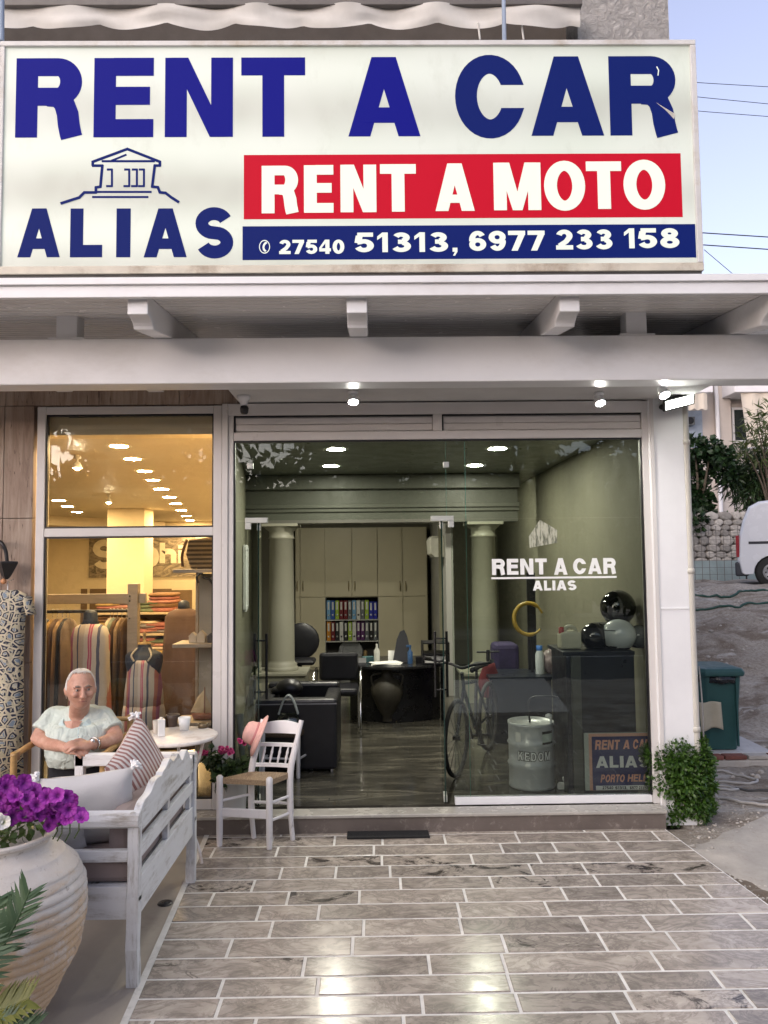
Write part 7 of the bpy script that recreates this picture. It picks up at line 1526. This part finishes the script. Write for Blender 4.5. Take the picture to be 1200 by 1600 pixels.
PKP = petal('pink_petal', (.60, .06, .22), (.70, .14, .32), (.3, .02, .1)); fg = flowermesh('geranium_floret', .017); fg.materials.append(PKP)
for (x, y), nf_ in (((350, 1172), 14), ((359, 1174), 9), ((319, 1179), 6), ((380, 1158), 4)):
    for k in range(nf_): p = P(x + r.uniform(-7, 7), y + r.uniform(-4, 4), -.18 - r.uniform(0, .03)); putflower(fg, p, (CAM - p).normalized() + rvec(r) * .7 + Vector((0, 0, .5)), gt, r.uniform(.8, 1.2))

# ------------------------------------------------------------------ green bush by the pillar
bq = GP(1066, 1284); bs = thing('green_shrub', (bq.x, bq.y, terr(bq.x, bq.y)), 'dense bright green shrub at the foot of the white pillar', 'shrub'); r = random.Random(14)
BL = LEAF('shrub_leaf', (.035, .095, .012), (.10, .19, .035), .3, .35); mb = MB(); kb = (bq.y + CAM_D) / F
cb_ = bq + Vector((0, .06, 0)); zb_ = terr(bq.x, bq.y)
for (dx, dy, dz, a) in [(-20, 0, 55, 22), (12, -.02, 58, 24), (30, .02, 60, 22), (-5, -.05, 90, 26), (25, 0, 92, 22), (-28, .02, 88, 18), (40, .0, 80, 16), (0, .0, 30, 24), (20, -.03, 25, 22), (5, -.06, 60, 26), (-38, .03, 96, 12), (-22, 0, 112, 10), (8, 0, 116, 12), (32, 0, 112, 12), (44, 0, 45, 12), (-10, 0, 8, 18), (30, 0, 8, 16), (45, 0, 15, 10)]:
    cloud(mb, cb_ + Vector((dx * kb, dy, dz * kb + .02)), (a * 1.2 * kb, a * kb * 1.25, a * 1.2 * kb), int(a * 75), .036, .021, r, .25, .5)
for dx, dz in ((-30, 128), (-12, 134), (10, 140), (33, 126), (-42, 108), (40, 118)):
    for k in range(9): p = cb_ + Vector((dx * kb + r.uniform(-.008, .008), r.uniform(-.01, .01), (dz - k * 3.2) * kb)); leafcard(mb, p, rvec(r) + Vector((0, 0, .6)), rvec(r), .03, .015)
mb.build('foliage', BL, bs, fix=False); st_ = MB()
for k in range(9): a = k * .7; st_.tube([Vector((cb_.x + .02 * math.cos(a), cb_.y + .02 * math.sin(a), zb_ - .02)), Vector((cb_.x + .12 * math.cos(a), cb_.y + .1 * math.sin(a), zb_ + .25)), Vector((cb_.x + .19 * math.cos(a + .3), cb_.y + .14 * math.sin(a), zb_ + .46))], [.008, .006, .003], 5)
st_.build('stems', M('shrub_bark', (.12, .08, .05), .9), bs)
# doormat
a, b, c, d = GP(543, 1294), GP(666, 1292), GP(672, 1310), GP(542, 1312); zc_ = max(a.z, d.z) + .003
MAT_ = M('doormat_black', (.012, .012, .013), .95, .3, 40, .8, 200); dm_ = MB().add([Vector((q.x, q.y, paveZ(q.y) + h)) for h in (.002, .014) for q in (d, c, b, a)], [(3, 2, 1, 0), (4, 5, 6, 7), (0, 1, 5, 4), (1, 2, 6, 5), (2, 3, 7, 6), (3, 0, 4, 7)])
tag(dm_.build('doormat', MAT_, bevel=.004), 'black doormat on the paving in front of the doorway step', 'doormat')

# ------------------------------------------------------------------ bin, plinth, hoses on the earth
yb = 2.35; bp = P(1117, 1165, yb); zb = bp.z
pln = thing('brick_plinth', (bp.x, yb, zb - .2), 'low white plastered plinth edged with red bricks under the bin', 'plinth')
px0, px1 = P(1070, 1170, yb).x, P(1190, 1170, yb).x
MB().box(px0, px1, yb - .42, yb + .5, zb - .45, zb - .045).build('base', concrete('old_plaster', (.5, .47, .43), .9, 3, .5, (.33, .27, .22)), pln, bevel=.02)
MB().box(px0 + .005, px1 - .01, yb - .3, yb + .49, zb - .044, zb - .003).build('slab', concrete('pale_slab', (.55, .54, .53), .9, 3, .3), pln, bevel=.01)
for k in range(5): x = px0 + .01 + k * .235; MB().box(x, min(x + .22, px1), yb - .425, yb - .305, zb - .044, zb - .004).build('brick', M('old_red_brick', (.17, .065, .05), .9, .3, 9, .4, 60, rnd=.25) if k != 2 else M('old_plaster_brick', (.45, .42, .38), .9), pln, bevel=.008)
BING = M('bin_green', (.022, .085, .082), .5, .08, 6, .05, 60)
bn_ = thing('wheelie_bin', (bp.x, yb, zb), 'dark green wheelie bin with bag under its lid behind the pillar', 'bin'); kx = (yb + CAM_D) / F
w0, w1 = 24 * kx, 30 * kx; hb = P(1117, 1050, yb).z - zb
def rrect(cx, cy, z, a, b): return [Vector((cx + sx_ * a * e, cy + sy_ * b * f, z)) for sx_, sy_, e, f in ((-1, -1, 1, .8), (-1, -1, .85, 1), (1, -1, .85, 1), (1, -1, 1, .8), (1, 1, 1, .8), (1, 1, .85, 1), (-1, 1, .85, 1), (-1, 1, 1, .8))]
MB().loft([rrect(bp.x, yb, zb + .002 + hb * t, w0 + (w1 - w0) * t, .19 + .06 * t) for t in (0, .1, .5, 1)], sm=False).build('tub', BING, bn_, bevel=.01)
MB().loft([rrect(bp.x, yb, zb + hb + z, w1 + o, .27 + o) for z, o in ((-.005, .025), (.02, .03), (.04, .028), (.07, .01), (.085, -.05))], sm=False).build('lid', BING, bn_, bevel=.01)
MB().box(bp.x + w1 * .62, bp.x + w1 * .70, yb - .262, yb - .24, zb + .05, zb + hb - .03).build('rib', BING, bn_)
mb = MB(); r = random.Random(2)
for k in range(40): a = k / 40 * 2 * math.pi; 
ring1 = [Vector((bp.x + math.cos(a) * (w1 + .035) * (1 + .02 * math.sin(9 * a)), yb + math.sin(a) * .30, zb + hb - .006)) for a in [2 * math.pi * k / 40 for k in range(40)]]; ring2 = [Vector((p.x + .004, p.y - .004, zb + hb - .075 - .05 * noise.noise((k * .5, 1, 0)))) for k, p in enumerate(ring1)]
mb.loft([ring1, ring2], cap=False); mb.build('liner_bag', M('black_bag', (.012, .014, .018), .25, .3, 12), bn_, solid=.004)
for s in (-1, 1): MB().lathe((bp.x + s * w0 * .9, yb + .2, zb + .1), [(.0, -.03), (.10, -.03), (.10, .03), (0, .03)], 18, 'x').build('wheel', BLACK, bn_)
a, b = P(1092, 1097, yb - .27), P(1126, 1098, yb - .27); z1 = P(1108, 1143, yb - .27).z
def tw(u, v): x = a.x + (b.x - a.x) * u; return (x + .01 * v, yb - .27 - .012 * math.sin(u * 9) - .01 * v, a.z + (z1 - a.z) * v * (1 - .12 * math.sin(u * 2.5)) - .006 * math.sin(u * 7))
tag(MB().grid(tw, 20, 12).build('rag', M('beige_rag', (.46, .42, .32), .95, .1, 8, .4, 120), solid=.006, fix=False), 'beige cleaning rag hung on the front of the green bin', 'rag')
def hose(pts, rad, m, label, z=None):
    c = crv([Vector((p.x, p.y, terr(p.x, p.y) + rad * .8)) for p in pts], 10); c = [Vector((p.x, p.y, terr(p.x, p.y) + rad * .9)) for p in c]; return tag(MB().tube(c, rad, 7).build('garden_hose', m), label, 'hose', 'hoses lying on the earth')
HG = M('grey_hose', (.40, .39, .37), .5, .1, 5); HK = M('dark_hose', (.05, .05, .05), .5); HGn = M('green_hose', (.02, .07, .05), .45)
E = lambda x, y: G(x, y, -.2)
hose([E(1090, 1200), E(1120, 1197), E(1165, 1205), E(1183, 1211), E(1170, 1217), E(1120, 1214), E(1085, 1208)], .013, HG, 'pale hose loop nearest the brick plinth')
hose([E(1090, 1215), E(1130, 1222), E(1180, 1230), E(1240, 1238)], .012, HK, 'dark hose running right between the two pale loops')
hose([E(1095, 1228), E(1125, 1222), E(1152, 1228), E(1145, 1234), E(1110, 1232), E(1088, 1226)], .012, HG, 'small pale hose loop just right of the shrub')
hose([E(1088, 1232), E(1118, 1246), E(1150, 1258), E(1200, 1268), E(1260, 1272)], .014, HG, 'pale hose crossing the earth towards the right edge')
S = lambda x, y, Y: Vector((P(x, y, Y).x, Y, 0))
hose([S(1075, 948, 7.2), S(1110, 952, 7.1), S(1145, 955, 7.1), S(1170, 950, 7.3), S(1230, 946, 7.4)], .02, HGn, 'upper dark green hose along the top of the earth bank')
hose([S(1075, 966, 6.6), S(1110, 968, 6.55), S(1150, 970, 6.55), S(1180, 962, 6.7), S(1240, 955, 6.8)], .02, HGn, 'lower dark green hose along the earth bank')

# ------------------------------------------------------------------ stone wall, fence, terrace, house, van, trees
yq = 13.2; zw0, zw1 = terr(8, yq) - .3, P(1120, 802, yq).z
STN = M('field_stone', (.40, .37, .33), .9, .2, 5, .5, 40, rnd=.35)
xw0, xw1 = P(1040, 850, yq).x, 22
sw = thing('stone_wall', ((xw0 + xw1) / 2, yq, terr(8, yq)), 'rubble stone retaining wall behind the wire fence', 'wall')
MB().box(xw0, xw1, yq + .1, yq + .5, zw0, zw1 - .05).build('core', concrete('mortar', (.20, .18, .155), .95, 5, .5), sw)
r = random.Random(31); smesh = []
for k in range(6):
    mb = MB(); mb.loft([[Vector((math.cos(6.283 * j / 8) * q * (1.02 + .26 * noise.noise((j * 1.7, k * 2.3, 1.5))), h, math.sin(6.283 * j / 8) * q * (1.02 + .26 * noise.noise((j * 1.7, k * 2.3, 5.5))))) for j in range(8)] for q, h in ((.48, .5), (.5, -.1), (.44, -.36), (.30, -.46))], sm=False); me = mb.mesh('stone', Vector((0, 0, 0))); me.materials.append(STN); smesh.append(me)
z = zw0 + .3; nst = 0
while z < zw1 - .02:
    h = r.uniform(.13, .24); x = xw0 + r.uniform(-.1, 0)
    while x < P(1215, 850, yq).x:
        w_ = r.uniform(.16, .36); o = bpy.data.objects.new('stone', smesh[r.randrange(6)]); col.objects.link(o); o.parent = sw; o.location = Vector((x + w_ / 2, yq + .08, z + h / 2)) - wloc(sw); o.scale = (w_ * 1.12, .14 + r.uniform(0, .08), h * 1.16); o.rotation_euler = (0, r.uniform(-.25, .25), 0); x += w_; nst += 1
    z += h * .93
lw_ = tag(MB().box(xw0, 16, 12.45, 12.6, terr(8, 12.5) - .3, P(1120, 876, 12.45).z).build('low_wall', concrete('blue_white_render', (.36, .45, .45), .9, 2, .4, (.28, .34, .36))), 'low pale blue plastered wall in front of the stone wall', 'wall')
fy_ = 11.9; fn_ = thing('wire_fence', (P(1110, 900, fy_).x, fy_, terr(7, fy_)), 'square mesh wire fence in front of the stone wall', 'fence'); z0, z1 = terr(7, fy_) - .02, P(1110, 822, fy_).z
mb = MB(); fx0, fx1 = P(1050, 850, fy_).x, P(1165, 850, fy_).x; n_ = int((fx1 - fx0) / .17)
for k in range(n_ + 1): x = fx0 + (fx1 - fx0) * k / n_; mb.bar((x, fy_, z0), (x, fy_, z1), .009, .009)
for k in range(9): zz2 = z0 + (z1 - z0) * k / 8; mb.bar((fx0, fy_ - .006, zz2), (fx1, fy_ - .006, zz2), .008, .008)
mb.build('mesh', M('rusty_wire', (.16, .14, .13), .7), fn_)
for x in (fx0, fx1): MB().tube([(x, fy_ + .02, z0 - .1), (x, fy_ + .02, z1 + .1)], .02, 8).build('post', DARKM, fn_)
tag(MB().box(xw0 - 3, 45, yq + .5, 60, 0, zw1 - .12).build('terrace', DIRT), kind='structure')
# house
yh = 20.0; HW = M('pinkish_render', (.50, .46, .43), .9, .05, 2, .2, 30); hs0, hs1 = P(1040, 700, yh).x, P(1500, 700, yh).x; zh0 = zw1 - .2
ho = thing('house', ((hs0 + hs1) / 2, yh + 4, zh0), 'pale pinkish three storey house with balconies beyond the shrubs', 'house')
MB().box(hs0, hs1, yh, yh + 9, zh0, 9.6).build('wall', HW, ho); HWH_ = M('house_white', (.70, .71, .74), .8, .03, 2)
zb_0, zb_1 = P(1100, 613, yh - 1.2).z, P(1100, 585, yh - 1.2).z
for a, b in ((1040, 1114), (1148, 1460)): MB().box(P(a, 600, yh - 1.2).x, P(b, 600, yh - 1.2).x, yh - 1.2, yh - .001, zb_0, zb_1 + .5).build('balcony', HWH_, ho, bevel=.02)
MB().box(P(1116, 650, yh).x, P(1137, 650, yh).x, yh - .25, yh - .001, zh0, 9.5).build('pier', HW, ho)
MB().tube([(P(1121, 650, yh - .33).x, yh - .33, zh0), (P(1121, 650, yh - .33).x, yh - .33, P(1121, 625, yh).z), (P(1118, 610, yh - .33).x, yh - .3, 8)], .07, 8).build('rain_pipe', HWH_, ho)
def hwin(x0, x1, y0, y1, m=None):
    X0, X1, Z0, Z1 = rect(x0, x1, y0, y1, yh); w_ = MB().box(X0, X1, yh - .03, yh - .002, Z0, Z1).build('window', M('house_glass', (.03, .04, .04), .15), ho)
    for q in ((X0, X0 + .08, Z0, Z1), (X1 - .08, X1, Z0, Z1), (X0 + .081, X1 - .081, Z1 - .08, Z1), (X0 + .081, X1 - .081, Z0, Z0 + .08)): MB().box(q[0], q[1], yh - .06, yh - .031, q[2], q[3]).build('frame', HWH_, w_)
hwin(1143, 1172, 637, 692); hwin(1200, 1240, 637, 692); hwin(1300, 1340, 637, 692); hwin(1150, 1180, 500, 570); hwin(1230, 1260, 500, 570)
X0, X1, Z0, Z1 = rect(1072, 1097, 642, 700, yh); MB().box(X0, X1, yh - .04, yh - .002, Z0, Z1).build('door', M('blue_grey_door', (.30, .36, .44), .6), ho)
def drape(u, v): 
    x0_, x1_ = P(1157, 614, yh - 1.1).x, P(1215, 614, yh - 1.1).x; x = x0_ + (x1_ - x0_) * u; return (x + .18 * v, yh - 1.1 + .03 * math.sin(u * 14), zb_0 + .0 - (zb_0 - P(1180, 700, yh - 1.1).z) * v)
dr_ = thing('balcony_blind', (P(1185, 650, yh - 1.1).x, yh - 1.1, P(1180, 700, yh - 1.1).z), 'cream cloth blind hanging below the right balcony of the house', 'blind'); MB().grid(drape, 24, 8).build('cloth', M('cream_blind', (.60, .55, .47), .9, .05, 3), dr_, fix=False); MB().tube([drape(0, 1), drape(1, 1)], .03, 7).build('bottom_bar', HWH_, dr_)
a2 = thing('house_awning', (P(1090, 630, yh - 1).x, yh - 1, P(1090, 642, yh - 1).z), 'small cream scalloped awning under the left balcony of the house', 'awning')
def aw2(u, v): x = P(1060, 620, yh - 1.15).x + (P(1105, 620, yh - 1.15).x - P(1060, 620, yh - 1.15).x) * u; return (x, yh - 1.15 + .02 * math.sin(u * 20), zb_0 - .001 - (zb_0 - P(1090, 638, yh - 1.15).z) * v - (.06 * abs(math.sin(u * 12)) if v > .9 else 0))
MB().grid(aw2, 40, 6).build('valance', M('cream_blind', (.6, .5, .4)), a2, fix=False); MB().tube([aw2(0, 0), aw2(1, 0)], .03, 7).build('bar', HWH_, a2)
X0, X1, Z0, Z1 = rect(1070, 1084, 652, 664, yh - .3); t = thing('air_conditioner', (X0, yh - .3, Z0), 'outdoor air conditioner unit beside the blue grey door of the house', 'air conditioner'); MB().box(X0, X1, yh - .4, yh - .06, Z0, Z1).build('casing', M('ac_dark', (.12, .13, .13), .5), t); MB().lathe((X0 * .5 + X1 * .5, yh - .41, (Z0 + Z1) / 2), [(0, 0), (.11, 0), (.12, .009)], 16, 'y').build('fan_grille', BLACK, t)
# van: side view, tail towards the pillar
yv = 9.3; vz = P(1175, 919, yv).z; vk = (yv + CAM_D) / F; vx = P(1151, 860, yv).x
TV = Matrix.Translation((vx, yv, 0)) @ Matrix.Rotation(R(-27), 4, 'Z') @ Matrix.Translation((-vx, -yv, 0))
vn = thing('white_van', (vx + 2.1, yv + .85, vz), 'white panel van parked on the bank with its tail behind the pillar', 'van')
VW = M('van_white', (.74, .76, .80), .25, .02, 2, coat=.5)
sil = [(.05, .30), (.0, .55), (.03, .95), (.12, 1.35), (.24, 1.62), (.42, 1.72), (.8, 1.76), (2.2, 1.78), (2.75, 1.70), (3.25, 1.22), (4.05, 1.02), (4.25, .80), (4.28, .36), (4.2, .26), (.12, .26)]
def arch(cx, r_): return [(cx - r_ * math.cos(math.pi * k / 10), .28 + max(0, r_ * math.sin(math.pi * k / 10))) for k in range(11)]
low = [(.10, .27)] + arch(.62, .37) + [(2.0, .26)] + arch(3.35, .37) + [(4.2, .27)]
top_ = sil[:-2][::-1]; outl = low + top_
rings = []; 
for d, ins in ((0, .06), (.06, .012), (.12, 0), (.85, 0), (1.55, 0), (1.64, .012), (1.7, .06)): rings.append([Vector((vx + u + (2.1 - u) * ins * .4, yv + d, vz + v - (max(0, v - .9) * ins * .9))) for u, v in outl])
vb = MB(TV).loft(rings, sm=False).build('body', VW, vn, bevel=.012)
for cx_ in (.62, 3.35):
    for d in (.1, 1.58):
        w_ = MB(TV).lathe((vx + cx_, yv + d, vz + .315), [(.17, -.09), (.26, -.09), (.305, -.06), (.315, 0), (.305, .06), (.26, .09), (.17, .09)], 28, 'y').build('wheel', M('tyre', (.02, .02, .02)), vn)
        MB(TV).lathe((vx + cx_, yv + d, vz + .315), [(0, -.07), (.05, -.085), (.06, -.06), (.10, -.075), (.165, -.085), (.175, -.08), (.175, .08), (0, .07)], 20, 'y').build('rim', M('steel_rim', (.35, .36, .38), .35, .05, 5, metal=.7), w_)
        for k in range(8): a = k * .785; MB(TV).ball((vx + cx_ + .115 * math.cos(a), yv + d - .08, vz + .315 + .115 * math.sin(a)), (.018, .006, .018), 8, 5).build('rim_hole', BLACK, w_)
for cx_ in (.62, 3.35): MB(TV).tube([(vx + cx_ - .37 * math.cos(math.pi * k / 14), yv + .10, vz + .28 + .37 * math.sin(math.pi * k / 14)) for k in range(15)], .03, 8).build('arch_trim', BLACK, vn)
MB(TV).box(vx - .04, vx + .20, yv + .03, yv + 1.67, vz + .24, vz + .52).build('rear_bumper', M('bumper_dark', (.035, .04, .05), .55), vn, bevel=.03)
MB(TV).box(vx + .22, vx + 1.05, yv - .006, yv + .012, vz + .875, vz + .925).build('slide_rail', M('rail_black', (.02, .02, .03), .4), vn); MB(TV).box(vx + .48, vx + .85, yv + .003, yv + .03, vz + 1.13, vz + 1.15).build('handle', M('rail_black', (.02, .02, .03)), vn)
MB(TV).box(vx - .012, vx + .05, yv + .02, yv + .2, vz + .62, vz + 1.05).build('tail_light', M('lamp_red', (.30, .03, .04), .2), vn, bevel=.01)
MB(TV).prism([(.42, 1.17), (2.2, 1.17), (2.2, 1.58), (.7, 1.58), (.52, 1.5), (.45, 1.35)], lambda u, v, d: (vx + u, yv + .018 - .006 * d + (v - 1.1) * .02, vz + v), .5, 1).build('side_recess', M('van_panel', (.66, .69, .74), .3), vn)
mb = MB(TV); vf = lambda u, v, d: (vx + u, yv + .014 - d + (v - 1.1) * .02, vz + v); put_glyph(mb, 'D', vf, .545, .665, 1.28, 1.45, .018, .018, .004); put_glyph(mb, 'e', vf, .69, .78, 1.28, 1.42, .018, .018, .004); mb.build('lettering', M('van_letter', (.22, .24, .28), .5), vn)
MB(TV).prism([(2.8, 1.2), (3.2, 1.2), (2.85, 1.6), (2.8, 1.62)], lambda u, v, d: (vx + u, yv + .006 - .01 * d, vz + v), 0, 1).build('cab_window', M('house_glass', (.03, .04, .04)), vn)
# shrubs and trees behind the wall
def tree(name, base, clumps, m, L, W, n, label, cat, r, trunkr=.06, droop=0):
    t = thing(name, base, label, cat, 'trees and shrubs behind the stone wall'); base = Vector(base); mb = MB()
    for c, a in clumps: cloud(mb, c, (a, a * .9, a), int(n * a * a), L, W, r, .35, .4, droop)
    mb.build('crown', m, t, fix=False); tk = MB(); 
    for c, a in clumps[:7]: tk.tube(crv([base + Vector((0, 0, -.05)), base.lerp(Vector(c), .45) + Vector((.06, 0, .1)), Vector(c)], 4), [trunkr * (1 - .1 * k) for k in range(9)], 7)
    tk.build('trunk', M('tree_bark', (.11, .085, .06), .95, .25, 9, .5, 50), t); return t
r = random.Random(17); yt = 13.9; zt0 = zw1 - .12
FIG = LEAF('dark_vine_leaf', (.012, .035, .012), (.04, .085, .022), .2); OLE = LEAF('oleander_leaf', (.055, .085, .02), (.14, .17, .055), .25)
cl = [(P(x, y, yt + r.uniform(-.6, .3)), a) for x, y, a in ((1085, 700, .32), (1098, 725, .38), (1080, 750, .4), (1110, 700, .28), (1092, 780, .38), (1110, 812, .32), (1130, 822, .28), (1080, 815, .4), (1128, 712, .26), (1135, 735, .3), (1060, 780, .5))]
tree('dark_vine', (P(1088, 800, yt).x, yt, zt0), cl, FIG, .17, .13, 2400, 'dark broad leaved vine shrub hanging over the stone wall beside the pillar', 'shrub', r)
cl = [(P(x, y, yt + r.uniform(-.4, .6)), a) for x, y, a in ((1160, 725, .5), (1185, 740, .55), (1150, 755, .42), (1175, 770, .5), (1200, 770, .55), (1190, 800, .4), (1215, 730, .6), (1145, 745, .3), (1230, 770, .6))]
tree('dark_oleander', (P(1180, 800, yt).x, yt, zt0), cl, LEAF('dark_oleander_leaf', (.02, .05, .015), (.06, .10, .03), .2), .24, .05, 1900, 'dense dark green oleander mass behind the white van', 'shrub', r, droop=.3)
cl = [(P(x, y, yt - .4 + r.uniform(-.3, .3)), a) for x, y, a in ((1182, 660, .3), (1195, 680, .4), (1172, 690, .34), (1205, 650, .4), (1188, 710, .36), (1165, 705, .22), (1183, 640, .16), (1215, 690, .5))]
tree('oleander', (P(1192, 800, yt).x, yt - .4, zt0), cl, OLE, .26, .045, 700, 'tall yellowish green oleander in front of the cream blind', 'shrub', r, .04, droop=.1)
# overhead lines
pole_x = 30
for k, (x0, y0, x1, y1, rd_) in enumerate(((1040, 124.5, 1260, 136.5, .010), (1040, 145, 1260, 165.5, .010), (1040, 168, 1260, 184, .010), (1040, 358.5, 1260, 371.5, .018), (1040, 377, 1260, 391, .018))):
    Y = 17.0; a, b = P(x0 - 400, y0 - (y1 - y0) * 400 / 220, Y), P(x1 + 500, y1 + (y1 - y0) * 500 / 220, Y)
    tag(MB().tube([a.lerp(b, t / 12) + Vector((0, 0, -.25 * math.sin(math.pi * t / 12))) + Vector((0, 0, .2)) for t in range(13)], rd_, 5).build('overhead_wire', BLACK), ['topmost thin', 'second thin', 'third thin', 'upper thick', 'lower thick'][k] + ' overhead cable crossing the sky right of the sign', 'cable', 'overhead cables')
tag(MB().tube([P(1100, 390, 16.8), P(1152, 434, 16.8), P(1300, 560, 16.8)], .010, 5).build('overhead_wire', BLACK), 'slanting thin cable below the overhead cables', 'cable', 'overhead cables')
# ------------------------------------------------------------------ across the street: invented view mirrored in the glass
r = random.Random(77)
for k, (x, y, h) in enumerate(((-10, -22, 8.5), (-4.6, -23, 9.2), (.6, -22.5, 8.2), (5.6, -23, 7.8), (10.5, -22, 6.0))):
    t = thing('street_tree', (x, y, -.24), ['first', 'second', 'third', 'fourth', 'fifth'][k] + ' dark tree from the left across the street', 'tree', 'trees across the street'); mb = MB()
    for q in range(26): c = Vector((x + r.uniform(-2.7, 2.7), y + r.uniform(-1.4, 1.4), h * r.uniform(.08, .95))); cloud(mb, c, (1.5, 1.3, 1.1), 150, .55, .34, r, .3, .4)
    mb.build('crown', FIG, t, fix=False); MB().tube([(x, y, -.25), (x + .1, y, 1.2), (x, y, h * .6)], [.16, .12, .06], 8).build('trunk', M('tree_bark', (.1, .1, .1)), t)
hl = MB().grid(lambda u, v: (-70 + 140 * u, -42 - 30 * v, -1 + (10.5 - 2.5 * u + 1.6 * noise.noise((u * 9, v * 3, 2)) + .7 * noise.noise((u * 40, v * 12, 5))) * math.sin(min(1, v * 1.6) * math.pi / 2)), 120, 24)
tag(hl.build('added_hill', M('added_hill_scrub', (.05, .06, .03), .95, .4, .8), fix=False), kind='structure')  # unseen ridge added to keep bright sky out of the mirrored view
oh = thing('street_house', (-2, -28, -.3), 'white low house across the street', 'house'); MB().box(-12, 9, -32, -26, -.4, 4.6).build('wall', M('ochre_render', (.30, .25, .19), .9), oh); MB().box(-12.4, 9.4, -32.4, -25.6, 4.601, 4.9).build('roof', M('clay_roof', (.30, .13, .08), .9), oh)
for k in range(5): MB().box(-10 + k * 4, -8.6 + k * 4, -25.999, -25.95, .8, 2.2).build('window', M('house_glass', (.03, .04, .04)), oh)
